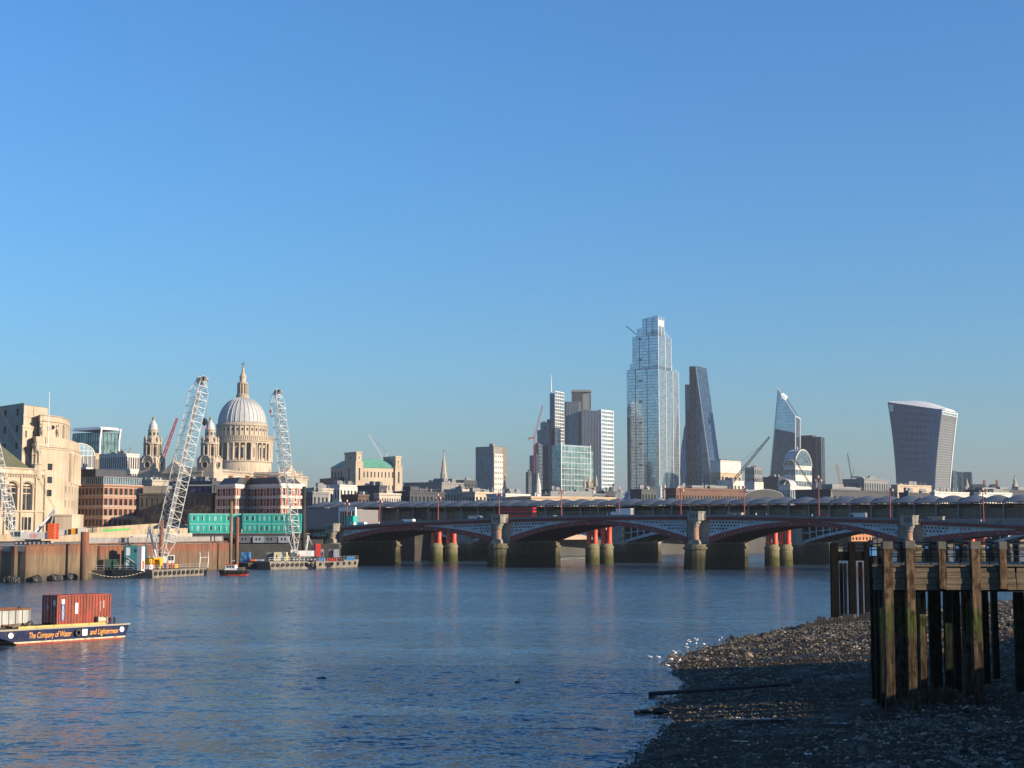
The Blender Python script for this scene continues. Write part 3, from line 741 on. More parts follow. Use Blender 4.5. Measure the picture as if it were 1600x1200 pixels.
def lattice(mb, p, q, w0, w1, bays, r=.12, rb=.06, up=Vector((0, 1, 0))):
    """Four-chord latticed boom from p to q, side w0 at the foot and w1 at the head."""
    p, q = Vector(p), Vector(q); d = (q - p).normalized(); u = d.cross(up).normalized(); v = u.cross(d)
    def ring(k):
        c = p.lerp(q, k); w = (w0 + (w1 - w0) * k) / 2
        return [c + u * w + v * w, c - u * w + v * w, c - u * w - v * w, c + u * w - v * w]
    rs = [ring(i / bays) for i in range(bays + 1)]
    for A, B in zip(rs, rs[1:]):
        for i in range(4):
            mb.tube(A[i], B[i], r, 4)
    for n_, (A, B) in enumerate(zip(rs, rs[1:])):
        for i in range(4):
            j = (i + 1) % 4
            mb.tube(A[i], B[j], rb, 3) if n_ % 2 else mb.tube(A[j], B[i], rb, 3)
            mb.tube(A[i], A[j], rb, 3)
    return mb

# ================================================================ NORTH BANK, LEFT: COFFERDAM AND RIVER WORKS
RUST = mat('rusted steel', (0.20, 0.085, 0.040), 0.85, 0.3, 0.5, streak=0.35)
def piling(name, top, mid, low, z1=6.0, z0=2.0):
    m, nt, b = nodes_of(name)
    g = nt.nodes.new('ShaderNodeNewGeometry'); s = nt.nodes.new('ShaderNodeSeparateXYZ'); nt.links.new(g.outputs['Position'], s.inputs[0])
    n = noise_node(nt, 0.8, 4, stretch=(1, 1, .25)); ad = nt.nodes.new('ShaderNodeMath'); ad.operation = 'MULTIPLY_ADD'
    nt.links.new(n.outputs[0], ad.inputs[0]); ad.inputs[1].default_value = 2.0; nt.links.new(s.outputs[2], ad.inputs[2])
    mr = nt.nodes.new('ShaderNodeMapRange'); mr.inputs[1].default_value = 0; mr.inputs[2].default_value = 10; nt.links.new(ad.outputs[0], mr.inputs[0])
    r = ramp(nt, mr.outputs[0], [(0.12, low), (z0 / 10 + .18, mid), (z1 / 10 + .02, mid), (z1 / 10 + .14, top)])
    n2 = noise_node(nt, 1.2, 4, stretch=(1, 1, .12)); k = ramp(nt, n2.outputs[0], [(.35, (.6, .6, .6)), (.65, (1.2, 1.2, 1.2))])
    nt.links.new(mixc(nt, 1.0, r.outputs[0], k.outputs[0], 'MULTIPLY'), b.inputs['Base Color']); b.inputs['Roughness'].default_value = .85
    MATS[name] = m; return m
SHEET = piling('tan sheet pile steel', (0.175, 0.08, 0.043), (0.165, 0.115, 0.07), (0.07, 0.06, 0.04))
TUBEP = piling('rusted pipe steel', (0.19, 0.075, 0.04), (0.14, 0.082, 0.05), (0.16, 0.12, 0.075), 5.5, 2)
DECKC = mat('dusty concrete deck', (0.33, 0.30, 0.25), 0.9, 0.2, 0.2)
A = Vector((wx(42, 323), 323)); B = Vector((wx(356, 442), 442)); d = (B - A).normalized(); nr = Vector((d.y, -d.x)); LEN = (B - A).length
cof = thing('cofferdam', 'long rusty brown steel pile wall holding the river works platform', 'cofferdam')
def cp(s, k=0.0): q = A + d * s + nr * k; return (q.x, q.y)
s = 0.0; i = 0
kA = 34.0
trap = lambda s, f: [cp(s), cp(s + .55, f), cp(s + 1.45, f), cp(s + 2.0), cp(s + 2.0, -.3), cp(s, -.3)]
while s < kA:
    MB().prism(trap(s, .45 if i % 2 == 0 else .12)[::-1], -2.5, 7.6).build('sheet_pile', SHEET, cof); s += 2.0; i += 1
while s < LEN:
    q = cp(s + 1.0, .5); MB().lathe(q[0], q[1], [(1.02, -2.5), (1.02, 7.3)], 14).build('pipe_pile', TUBEP, cof, smooth=True)
    s += 2.25
dl = Vector((-.94, .34)); A2 = A + dl * 46
for i in range(22):
    p, q = A + dl * (i * 2.05), A + dl * (i * 2.05 + 2.05); n2 = Vector((-dl.y, dl.x)) * (-.4 if i % 2 else .05); n2 = Vector((dl.y, -dl.x)) * -(.4 if i % 2 else .05)
    f = [p, p + (q - p) * .28 + n2, p + (q - p) * .72 + n2, q, q - Vector((0, -.3)), p - Vector((0, -.3))]
    MB().prism([(v.x, v.y) for v in f], -2.5, 7.5).build('sheet_pile', SHEET, cof)
e1, e2 = cp(LEN + 1, -.4), (bp(-53, -2)[0] - 3, bp(-53, -2)[1])
MB().prism([cp(0, -.5), e1, e2, (-150, 480), (A2.x - 10, A2.y + 40), (A2.x, A2.y)], 6.4, 7.55).build('works_platform', DECKC, cof)
cap = MB()
for s0 in range(0, int(LEN), 6):
    p, q = cp(s0, .3), cp(min(LEN, s0 + 6), .3); cap.tube((*p, 7.75), (*q, 7.75), .16, 4)
cap.build('capping_beam', RUST, cof)
fence = MB()
for s0 in range(30, int(LEN), 2):
    p, q = cp(s0, -1), cp(min(LEN, s0 + 2), -1); fence.box(p[0] - .04, p[1] - .04, 7.5, p[0] + .04, p[1] + .04, 9.3)
    for z in (8.1, 8.7, 9.25): fence.tube((*p, z), (*q, z), .03, 4)
    fence.poly((*p, 7.8), (*q, 7.8), (*q, 9.1), (*p, 9.1))
tag(fence.build('mesh_barrier', mat('grey barrier mesh', (.30, .29, .28), .7)), 'grey mesh barrier along the top of the pile wall', 'barrier')

# tyre fenders floating at the foot of the wall
TYRE2 = mat('weathered tyre', (0.045, 0.045, 0.045), 0.85, 0.3, 1.5)
def tyre(mb, c, ax, r, w):
    c, ax = Vector(c), Vector(ax).normalized()
    u = ax.cross(Vector((0, 0, 1)) if abs(ax.z) < .9 else Vector((1, 0, 0))).normalized(); v = ax.cross(u); n = 10; pts = []
    prof = [(r * .55, -w / 2), (r * .95, -w / 2), (r, 0), (r * .95, w / 2), (r * .55, w / 2)]
    for i in range(n):
        a = 2 * math.pi * i / n; dr = u * math.cos(a) + v * math.sin(a)
        pts += [c + dr * pr + ax * pz for pr, pz in prof]
    m_ = len(prof)
    mb.add(pts, [(i * m_ + j, ((i + 1) % n) * m_ + j, ((i + 1) % n) * m_ + (j + 1) % m_, i * m_ + (j + 1) % m_) for i in range(n) for j in range(m_)])
    return mb
for k, (pxc, lab) in enumerate([(22, 'dark tyre-covered fender float at the left edge'), (47, 'dark tyre fender float at the corner of the pile wall'), (77, 'grey tyre fender float below the lit sheet piles'), (101, 'rightmost tyre fender float, left of the thick rust pile')]):
    kk = (pxc - 800) / F / 1.0046; s0 = (kk * A.y - A.x) / (d.x - kk * d.y) if pxc > 42 else 0.0
    q = cp(s0, 1.6) if pxc > 42 else (wx(pxc, 319), 319)
    c = Vector((*q, .2)); t = thing('tyre_fender', lab, 'fender', tuple(c), 1.2 if pxc > 42 else -.2, 'tyre fenders at the foot of the pile wall')
    MB().blob((0, 0, .3), (1.75, .9, .9), 10, .08).build('float', TYRE2, t)
    for i in range(9):
        x = -1.5 + i * .37; tm = MB(); tyre(tm, (x, -.25 - .3 * math.cos(x), .35 + rnd.uniform(-.1, .15)), (1, .25 * rnd.uniform(-1, 1), .1), .85 - .12 * abs(x), .3); tm.build('tyre', TYRE2, t)
    for i in range(3):
        tm = MB(); tyre(tm, (-1 + i, -.95, .35), (rnd.uniform(-.4, .4), -1, .2), .42, .25); tm.build('tyre', mat('pale worn tyre', (.16, .155, .14), .9), t)

# free-standing steel piles
def steel_pile(px, ytop, Y, wpx, m, label, slant=False):
    r = wpx / 2 * mpp(Y); t = MB().lathe(0, 0, [(r, -2), (r, wz(ytop, Y)), (r * .88, wz(ytop, Y)), (r * .88, wz(ytop, Y) - 1)], 18).build('steel_pile', m, loc=(wx(px, Y), Y, 0), smooth=True)
    tag(t, label, 'pile', 'free-standing steel piles')
steel_pile(133, 831, 339, 13, TUBEP, 'thick short rust steel pile standing in the river by the cofferdam')
steel_pile(252.5, 812, 372, 6.5, TUBEP, 'slim dark rust pile in front of the left lattice crane boom')
TANP = mat('tan weathered steel', (0.24, 0.17, 0.10), .8, .15, .4, streak=.3)
steel_pile(361, 784, 432, 5, TANP, 'tallest tan steel pile in front of the teal cabins')
steel_pile(370.5, 808, 428, 6, TUBEP, 'rust brown pile beside the tallest tan pile')
steel_pile(474.5, 760, 446, 6, mat('black pile', (.03, .03, .03), .8), 'black upright pile right of the striped brick house')

# ---------------------------------------------------------------- barges, pontoons and their gear
HULLD = mat('black tarred hull', (0.018, 0.018, 0.02), 0.55, 0.3, 0.6); HULLG = mat('grey pontoon steel', (0.22, 0.20, 0.17), 0.7, 0.25, 0.6, streak=0.3)
DECKS = mat('worn steel deck', (0.17, 0.14, 0.11), 0.85, 0.25, 0.6); YEL = mat('plant yellow', (0.70, 0.36, 0.02), 0.5, 0.1); ORG = mat('signal orange', (0.75, 0.12, 0.03), 0.5, 0.1)
REDM = mat('counterweight red', (0.50, 0.03, 0.02), 0.5, 0.12); BLUEC = mat('container sky blue', (0.10, 0.32, 0.65), 0.5, 0.08); TEALD = mat('dark teal container', (0.015, 0.14, 0.17), 0.5, 0.1)
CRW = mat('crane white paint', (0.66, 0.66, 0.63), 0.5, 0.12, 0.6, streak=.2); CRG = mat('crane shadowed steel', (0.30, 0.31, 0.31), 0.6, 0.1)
def pontoon(name, label, pxa, pxb, yw, ytop, m, depth=9.0, Yb=None, tyres=0, rail=True):
    Ya = wd(yw); Yb = Yb or Ya; p, q = Vector((wx(pxa, Ya), Ya)), Vector((wx(pxb, Yb), Yb)); L = (q - p).length; h = wz(ytop, Ya)
    t = thing(name, label, 'barge', (p.x, p.y, 0), math.atan2(q.y - p.y, q.x - p.x))
    MB().hexa([(.8, .2, -.8), (L - .8, .2, -.8), (L - .8, depth, -.8), (.8, depth, -.8)], [(0, 0, h), (L, 0, h), (L, depth, h), (0, depth, h)]).build('hull', m, t)
    MB().box(.1, .1, h, L - .1, depth - .1, h + .06).build('deck', DECKS, t)
    for i in range(tyres):
        tm = MB(); tyre(tm, ((i + .7) * L / (tyres + .4), -.16, h * .55), (0, 1, 0), .52, .3); tm.build('fender_tyre', TYRE2, t)
    if rail:
        rl = MB()
        n = int(L / 1.6)
        for i in range(n + 1): rl.tube((i * L / n, .25, h), (i * L / n, .25, h + 1.1), .035, 4)
        for z in (.55, 1.1): rl.tube((0, .25, h + z), (L, .25, h + z), .03, 4)
        rl.build('guard_rail', FRAMEL, t, kind='stuff')
    return t, L, h
b1, L1, h1 = pontoon('barge', 'black flat work barge carrying the dark teal cabin', 141, 234, 902.5, 891, HULLD, 10, wd(902) + 2)
b2, L2, h2 = pontoon('pontoon', 'grey pontoon hung with tyres, carrying yellow plant and workers', 239, 326, 903, 891, HULLG, 11, wd(898.5), 12)
b3, L3, h3 = pontoon('barge', 'black barge moored between the tug and the tyre pontoons', 388, 426, 889.5, 880, HULLD, 9, wd(889) + 1, 0, False)
b4, L4, h4 = pontoon('pontoon', 'long tyre-hung grey pontoon under the right lattice crane', 422, 492, 890, 877.5, HULLG, 11, wd(888.5), 9)
b5, L5, h5 = pontoon('pontoon', 'tyre-hung pontoon nearest the bridge pier', 494, 561, 888.5, 876.5, HULLG, 9, wd(885.5), 7)
def cont(parent_loc, rz, L, D, H, m, name, label, cat='container', door=True, wins=(), group=None):
    """A ribbed steel box: corner posts, corrugated sides, roof, doors and windows."""
    t = thing(name, label, cat, parent_loc, rz, group)
    s = MB(); n = max(6, int(L / .17)); step = L / n
    for yy, sg in ((0, -1), (D, 1)):
        for i in range(n):
            a, c = i * step, (i + 1) * step; k = .06 if i % 2 else 0.0
            s.poly((a, yy + sg * k, .15), (c, yy + sg * k, .15), (c, yy + sg * k, H - .12), (a, yy + sg * k, H - .12))
            s.poly((c, yy + sg * k, .15), (c, yy + sg * (.06 - k), .15), (c, yy + sg * (.06 - k), H - .12), (c, yy + sg * k, H - .12))
    for xx in (0, L): s.poly((xx, 0, .15), (xx, D, .15), (xx, D, H - .12), (xx, 0, H - .12))
    s.build('side_panel', m, t)
    MB().box(0, 0, H - .12, L, D, H - .02).build('roof_panel', m, t)
    f = MB()
    for x in (0, L):
        for y in (0, D): f.cbox(x, y, 0, .16, .16, H)
    for y in (0, D): f.box(0, y - .08, 0, L, y + .08, .16); f.box(0, y - .08, H - .14, L, y + .08, H)
    f.build('frame', m, t)
    for (x0, x1, z0, z1, side) in wins:
        if side == 'F': MB().box(x0, -.09, z0, x1, -.05, z1).build('window', WDARK if z1 - z0 < 1.4 else FRAMEL, t)
    return t
def on(t, x, y, z):                           # a point of a thing's frame in the world
    a = t.rotation_euler[2]; l = t.location
    return (l[0] + x * math.cos(a) - y * math.sin(a), l[1] + x * math.sin(a) + y * math.cos(a), l[2] + z)
rz1 = b1.rotation_euler[2]
cont(on(b1, L1 * .60, 2.2, h1 + .06), rz1, L1 * .37, 2.6, 2.75, TEALD, 'site_cabin', 'lower dark teal cabin on the black work barge', 'cabin', wins=[(.3, 1.1, .5, 2.2, 'F')])
cont(on(b1, L1 * .60, 2.2, h1 + 2.83), rz1, L1 * .37, 2.6, 2.75, TEALD, 'site_cabin', 'upper dark teal cabin with windows on the black work barge', 'cabin', wins=[(.3, 1.2, .5, 2.3, 'F'), (2.2, 2.7, 1.2, 2.0, 'F'), (2.9, 4.3, 1.1, 2.2, 'F')])
stp = thing('stair', 'steep metal stair leaning on the teal cabin', 'stair', on(b1, L1 * .62, 1.2, h1 + .06), rz1)
for y in (0, .7): MB().beam((0, y, 3.0), (4.2, y, 0), .12).build('stringer', FRAMEL, stp)
for i in range(11): MB().box(4.2 - i * .4 - .2, 0, i * .28, 4.2 - i * .4, .7, i * .28 + .05).build('tread', FRAMEL, stp)
for k, (x, w, m, hh) in enumerate([(.16, 3.2, DGREY, 1.8), (.33, 1.6, mat('dark green skip', (.02, .07, .05), .6), 2.3), (.46, 1.7, mat('dark green skip', (.02, .07, .05), .6), 2.3)]):
    sk = thing('skip_hopper', ['long low charcoal hopper at the left end of the black barge', 'left of two dark green hoppers on the black barge', 'right of two dark green hoppers beside the teal cabin'][k], 'hopper', on(b1, L1 * x - .8, 3, h1 + .06), rz1)
    MB().hexa([(.4, .3, .5), (w - .2, .3, .5), (w - .2, 2, .5), (.4, 2, .5)], [(0, 0, hh), (w, 0, hh), (w, 2.2, hh), (0, 2.2, hh)]).build('bin', m, sk)
    for xx in (.5, w - .3): MB().box(xx, .3, 0, xx + .12, 2, .55).build('leg', m, sk)
    MB().box(-.05, -.05, hh, w + .05, .08, hh + .1).build('rim', m, sk)
# crane builder -----------------------------------------------------------------
def crawler_crane(label, base, rz, foot, head, w_boom, bays, bodyL, cw, mast_tip, text_on=False, taper=.45):
    """base: point under the slewing ring; foot/head: boom ends in the world; parts in the world frame relative to the base."""
    t = thing('lattice_crane', label, 'crane', base, 0.0, 'white lattice crawler cranes'); o = Vector(base)
    foot, head = Vector(foot) - o, Vector(head) - o
    c, s_ = math.cos(rz), math.sin(rz)
    def L(x, y, z): return (x * c - y * s_, x * s_ + y * c, z)
    def bx(x0, y0, z0, x1, y1, z1): return MB().hexa([L(x0, y0, z0), L(x1, y0, z0), L(x1, y1, z0), L(x0, y1, z0)], [L(x0, y0, z1), L(x1, y0, z1), L(x1, y1, z1), L(x0, y1, z1)])
    for y in (-2.2, 1.4):
        tr = bx(-3.4, y, 0, 3.4, y + .8, .95).build('crawler_track', DKV, t)
        for k in range(7): MB().tube(L(-3 + k, y - .03, .45), L(-3 + k, y + .83, .45), .3, 8).build('track_roller', CRG, tr)
    bx(-1.5, -1.2, .9, 1.5, 1.2, 1.3).build('slew_ring', DKV, t)
    bx(-bodyL * .62, -1.5, 1.3, bodyL * .35, 1.5, 2.9).build('machine_house', CRW, t)
    lv = bx(-bodyL * .55, -1.56, 1.7, -bodyL * .2, -1.52, 2.5).build('louvre', mat('louvre grey', (.25, .25, .25), .6), t)
    if text_on:
        for k, (zz, L_) in enumerate(((2.3, 1.9), (1.85, 1.7))): bx(-bodyL * .1 - L_ / 2, 1.51, zz - .11, -bodyL * .1 + L_ / 2, 1.54, zz + .11).build('red_print', mat('faded red print', (.7, .18, .15), .6), t)
    cab = bx(bodyL * .35, -1.6, 1.2, bodyL * .35 + 1.7, 1.6 if text_on else -.3, 3.2).build('cab', CRW, t)
    yc = 1.605 if text_on else -1.63
    for x0 in (.15, .85): bx(bodyL * .35 + x0, yc, 1.9, bodyL * .35 + x0 + .6, yc + .025, 3.0).build('cab_window', WDARK, cab)
    bx(bodyL * .35 + 1.71, -1.5, 1.9, bodyL * .35 + 1.73, -.4, 3.0).build('cab_window', WDARK, cab)
    for y, m in ((-1.7, cw[0]), (.2, cw[1])):
        for k in range(cw[2]): bx(-bodyL * .62 - 1.3, y, 1.3 + k * .72, -bodyL * .62 + .2, y + 1.6, 1.3 + k * .72 + .68).build('counterweight', m, t)
    # boom: tapered foot, parallel body, tapered head
    upv = Vector((1, 1.1, 0)); k1, k2 = .12, .93
    P1, P2 = foot.lerp(head, k1), foot.lerp(head, k2)
    bm = MB(); lattice(bm, foot, P1, w_boom * .2, w_boom, max(2, bays // 8), .105, .055, upv); lattice(bm, P1, P2, w_boom, w_boom, bays, .11, .057, upv); lattice(bm, P2, head, w_boom, w_boom * .5, max(2, bays // 10), .105, .055, upv)
    boom = bm.build('boom', CRW, t)
    dd = (head - foot).normalized(); sd = dd.cross(upv).normalized()
    wk = MB().tube(foot.lerp(head, .1) - sd * w_boom * .0, foot.lerp(head, .95), w_boom * .16, 4); wk.build('boom_walkway', CRG, boom)
    hm = MB().blob(head, (w_boom * .38, w_boom * .3, w_boom * .36), 8, .25); hm.build('boom_head', CRW, boom)
    for k in range(2): MB().tube(head + Vector((.5 + k * .5, -w_boom * .45, .3)), head + Vector((.5 + k * .5, w_boom * .45, .3)), .55, 10).build('sheave', CRG, boom)
    mt = Vector(mast_tip) - o
    for y in (-1.1, 1.1):
        MB().beam(L(-bodyL * .1, y, 2.9), mt + Vector((0, y * .5, 0)), .38).build('mast_leg', CRW, t)
        MB().beam(L(-bodyL * .55, y, 2.9), mt + Vector((0, y * .5, 0)), .2).build('back_stay', CRG, t)
    MB().beam(mt + Vector((0, -.7, 0)), mt + Vector((0, .7, 0)), .4).build('mast_head', CRW, t)
    rp = MB()
    for y in (-.6, .6): rp.tube(mt + Vector((0, y, 0)), head + Vector((0, y, .2)), .045, 4)
    rp.build('pendant_rope', mat('wire rope', (.08, .085, .09), .6), t)
    return t, head + o
def hook(head, px_off, drop, label, big=True):
    t = thing('crane_hook', label, 'hook block', (head[0] + px_off, head[1], head[2] - drop))
    rp = MB()
    for x in (-.25, .25): rp.tube((x, 0, 0), (x, 0, drop - .3), .035, 4)
    rp.build('hoist_rope', MATS['wire rope'], t)
    MB().blob((0, 0, -.8), (.75, .45, .95) if big else (.4, .3, .55), 8, .1).build('block', DKV if big else ORG, t)
    MB().line([(0, 0, -1.6), (0, 0, -2.1), (.3, 0, -2.4), (.5, 0, -2.1)], .1, 5).build('hook', ORG, t)
    return t
YB = 366.0
cB, hd = crawler_crane('left lattice crane with the tallest white boom leaning right', (wx(243, YB), YB + 3, h2), 0.35, (wx(252, YB), YB, wz(881, YB)), (wx(307, YB, 590), YB + 6, wz(590, YB)), 3.3, 20, 6.0, (ORG, YEL, 6), (wx(227, YB), YB + 4, wz(823, YB)))
hook(hd, 1.0, 9.5, 'black hook block hanging below the left crane head')
YC = 432.0
cC, hd = crawler_crane('right lattice crane with a white boom leaning left beside the striped brick house', (wx(471, YC), YC + 5, h4), math.pi + .25, (wx(462, YC), YC, wz(864, YC)), (wx(428, YC, 607), YC + 5, wz(611, YC)), 2.8, 22, 5.5, (REDM, REDM, 5), (wx(478, YC), YC + 5, wz(838, YC)))
hook(hd, -1.6, 4.5, 'small orange hook hanging below the right crane head', False)
YA = 346.0
cA, hd = crawler_crane('white crane at the left edge with cab, red print and orange counterweights', (wx(52, YA), YA, 7.55), math.pi, (wx(22, YA), YA, wz(838, YA)), (wx(-52, YA, 560), YA + 4, wz(560, YA)), 2.3, 24, 6.4, (REDM, ORG, 5), (wx(83, YA), YA + 1, wz(796, YA)), True)

# ---------------------------------------------------------------- clutter on the decks
def deck_item(name, label, cat, px, y, Y, build):
    t = thing(name, label, cat, (wx(px, Y), Y, wz(y, Y))); build(t); return t
Y2 = 362.0
def generator(t, L, H, m):
    MB().box(0, 0, 0, L, 1.6, H).build('housing', m, t); MB().box(.2, -.04, .3, L * .4, 0, H - .3).build('vent', DGREY, t); MB().cyl(L * .8, .8, H, H + .5, .1, n=6).build('exhaust', DGREY, t)
    MB().box(-.1, -.1, -.12, L + .1, 1.7, 0).build('skid', DKV, t)
z2 = h2 + .2
def itemb(bt, x, y, name, label, cat, fn, *a):
    t = thing(name, label, cat, on(bt, x, y, (h2 if bt is b2 else h4 if bt is b4 else h5) + .2), bt.rotation_euler[2]); fn(t, *a); return t
itemb(b2, 3.4, 3, 'power_pack', 'yellow power pack nearest the slim rust pile on the tyre pontoon', 'machine', generator, 1.2, 2.3, YEL)
def frame_(t, L, H, m):
    for x in (0, L):
        for y in (0, 1.6): MB().box(x, y, 0, x + .35, y + .3, H).build('post', m, t)
    MB().box(0, 0, H - .4, L + .35, 1.9, H).build('top_beam', m, t); MB().box(L * .68, -.05, .5, L + .3, 1.7, H - .4).build('tank', m, t)
    MB().box(.3, 1.7, 0, L * .7, 1.8, H - .4).build('back_panel', mat('rust brown panel', (.2, .10, .03), .8), t)
itemb(b2, 6.6, 4, 'drill_frame', 'open yellow equipment frame in the middle of the tyre pontoon', 'machine', frame_, 3.6, 2.5, YEL)
itemb(b2, 9.2, 2.0, 'barrel', 'blue barrel in front of the yellow equipment frame', 'barrel', lambda t: (MB().lathe(0, 0, [(.38, 0), (.42, .3), (.42, .9), (.36, 1.2)], 10).build('drum', BLUEC, t), MB().cyl(0, 0, 1.2, 1.24, .3, n=10).build('lid', DKV, t)))
itemb(b2, 12.0, 1.6, 'generator', 'low yellow generator at the right end of the tyre pontoon', 'machine', generator, 1.5, .9, YEL)
itemb(b2, .2, .8, 'storage_box', 'white storage box at the left end of the tyre pontoon', 'box', generator, 1.3, 1.0, WHT)
ty = itemb(b2, -1.3, 2.0, 'site_cabin', 'tall narrow white cabin with an orange door beside the dark teal cabin', 'cabin', lambda t: (MB().box(0, 0, -.3, 1.25, 1.2, 5.2).build('wall', WHT, t), MB().box(.3, -.04, 0, 1.0, 0, 2.0).build('door', ORG, t), MB().box(0, -.03, 2.6, 1.25, -.005, 2.66).build('joint', GREY, t)))
HV = [mat('hi-vis yellow', (.75, .55, .03), .7), mat('hi-vis orange', (.8, .14, .03), .7), mat('site red jacket', (.6, .03, .03), .7)]
for i, (x, y, c, lab) in enumerate([(2.2, 1.2, 2, 'worker in a red jacket left of the yellow power pack'), (5.6, 1.6, 0, 'worker in yellow hi-vis between the power pack and the open frame'), (8.0, 1.0, 1, 'worker in orange bending by the blue barrel'), (10.3, 1.3, 1, 'worker in orange right of the blue barrel')]):
    person(lab, on(b2, x, y, h2 + .06), b2.rotation_euler[2] + i * 1.3, HV[c], group='workers on the tyre pontoon', h=1.03)
person('worker in yellow hi-vis on the long pontoon beside the cream cabin', on(b4, 7.2, 1.5, h4 + .06), 0.4, HV[0], group='workers on the tyre pontoon')
person('worker in orange hi-vis on the long pontoon below the right crane', on(b4, 11.2, 1.3, h4 + .06), 1.0, HV[1], group='workers on the tyre pontoon')
# davit frame between the pontoon and the tug
dv = thing('davit_frame', 'white goalpost davit frame at the right end of the tyre pontoon', 'davit', on(b2, L2 - .6, 2, h2), b2.rotation_euler[2])
for x in (-.2, 3.6): MB().beam((x, 0, 0), (x + .3, 0, 2.6), .3).build('leg', CRW, dv); MB().beam((x + .3, 0, 2.4), (x + .1, 0, 3.9), .2).build('horn', CRW, dv)
MB().beam((0, 0, 2.5), (3.8, 0, 2.5), .2).build('cross_beam', CRG, dv)
# cabins and boxes on the right-hand pontoons
cont((wx(376, 436), 438, wz(880, 436)), 0, 2.2, 2.4, 3.0, BLUEC, 'container', 'bright sky blue container left of the black barge', 'container')
cont((wx(415, 431), 434, wz(878, 431)), .15, 2.1, 3, 2.6, GREY, 'site_cabin', 'grey cabin end beside the cream cabin on the long pontoon', 'cabin')
cont((wx(426.5, 430), 433, wz(878.5, 430)), .05, 3.4, 3, 2.75, mat('cream cabin paint', (.72, .66, .48), .6, .05), 'site_cabin', 'cream cabin with a narrow dark window on the long pontoon', 'cabin', wins=[(.6, .9, .9, 2.0, 'F')])
cont((wx(492, 436), 444, wz(871, 436)), .1, 1.4, 3, 2.2, FRAMEL, 'site_cabin', 'pale blue grey cabin right of the red counterweights', 'cabin')
cont((wx(510, 436), 442, wz(872, 436)), .1, 1.8, 3, 2.3, GREY, 'container', 'grey steel box in front of the stone column base', 'container')
cont((wx(519, 436), 441, wz(871, 436)), .1, 1.3, 3, 2.2, FRAMEL, 'container', 'pale steel box in front of the stone column base', 'container')
cont((wx(541, 437), 440, wz(876, 437)), .05, 1.9, 2.2, 1.1, BLUEC, 'container', 'low blue box at the right end of the pontoon by the bridge', 'container')
for i, (px, m, lab) in enumerate([(500, BLUEC, 'blue drum stack'), (512, REDM, 'red drum stack'), (519, REDM, 'second red drum stack'), (530, DGREY, 'dark drum stack')]):
    t = thing('drum_stack', '%s %s on the pontoon by the bridge' % (lab, ['beside the pale cabin', 'in front of the grey steel box', 'right of the first', 'left of the low blue box'][i]), 'drums', (wx(px, 433), 433, wz(877, 433)))
    for k in range(3): MB().lathe(k * .62, 0, [(.28, 0), (.3, .45), (.28, .9)], 8).build('drum', m, t)
for i, (px, m) in enumerate([(392, ORG), (397, mat('pale orange', (.7, .35, .15), .6)), (402, BLUEC), (406, FRAMEL)]):
    t = thing('deck_winch', '%s deck winch on the black barge' % ['orange', 'pale orange', 'blue', 'bare steel'][i], 'winch', (wx(px, 432), 433, wz(880, 432)))
    MB().tube((0, 0, .6), (1.0, 0, .6), .5, 10).build('reel', m, t); MB().box(-.1, -.4, 0, .1, .4, 1.1).build('cheek', m, t); MB().box(.9, -.4, 0, 1.1, .4, 1.1).build('cheek', m, t)
# the tug
YT = 371.0
tug = thing('tug_boat', 'small tug with white wheelhouse, orange roof and red boot topping', 'boat', (wx(366, YT), YT, 0), -.12)
def hull_ring(L, W, z, sh):
    P = [(-L / 2, -W * .42), (-L * .3, -W / 2), (L * .15, -W / 2), (L * .36, -W * .36), (L / 2, 0)]; P = [(x - sh, y) for x, y in P]
    return P + [(x, -y) for x, y in P[-2::-1]]
k_ = -1
def fl(P): return [(k_ * x, -y) for x, y in P]
MB().frustum(fl(hull_ring(6.6, 2.2, 0, 0)), -.4, fl(hull_ring(7.0, 2.4, 0, 0)), .38).build('boot_topping', mat('red boot topping', (.45, .05, .03), .5), tug)
MB().frustum(fl(hull_ring(7.0, 2.42, 0, 0)), .38, fl(hull_ring(7.6, 2.7, 0, 0)), 1.25).build('hull', HULLD, tug)
MB().prism(fl(hull_ring(7.5, 2.6, 0, 0)), 1.25, 1.31).build('deck', DECKS, tug)
wh = MB().hexa([(-2.0, -.9, 1.31), (1.0, -.9, 1.31), (1.0, .9, 1.31), (-2.0, .9, 1.31)], [(-1.7, -.8, 2.55), (.5, -.8, 2.55), (.5, .8, 2.55), (-1.7, .8, 2.55)]).build('wheelhouse', WHT, tug)
for k in range(3): MB().box(-1.45 + k * .68, -.88, 1.85, -1.0 + k * .68, -.82, 2.35).build('window', WDARK, wh)
MB().box(-1.9, -.95, 2.55, .8, .95, 2.7).build('wheelhouse_roof', ORG, tug)
MB().tube((-.2, 0, 2.7), (-.2, 0, 4.4), .05).build('mast', DKV, tug); MB().box(-.5, -.3, 3.4, .1, .3, 3.7).build('radar', FRAMEL, tug)
MB().box(1.6, -.8, 1.31, 2.8, .8, 2.0).build('engine_casing', DECKS, tug); MB().tube((3.0, 0, 1.3), (3.0, 0, 2.1), .2, 8).build('bitt', HULLD, tug)
for k in range(5):
    tm = MB(); tyre(tm, (-1.6 + k * 1.05, -1.42, .85), (0, 1, 0), .33, .22); tm.build('fender_tyre', TYRE2, tug)
# mooring rope from the thick pile to the barge
rp = MB(); pts = []
for k in range(17):
    u = k / 16; pts.append((wx(138 + (225 - 138) * u, 344), 344 + 2 * u, wz(893, 344) - 1.25 * math.sin(math.pi * u)))
tag(rp.line(pts, .07).build('mooring_rope', mat('pale rope', (.5, .42, .3), .9), smooth=True), 'slack pale mooring rope from the thick rust pile to the barge', 'rope')

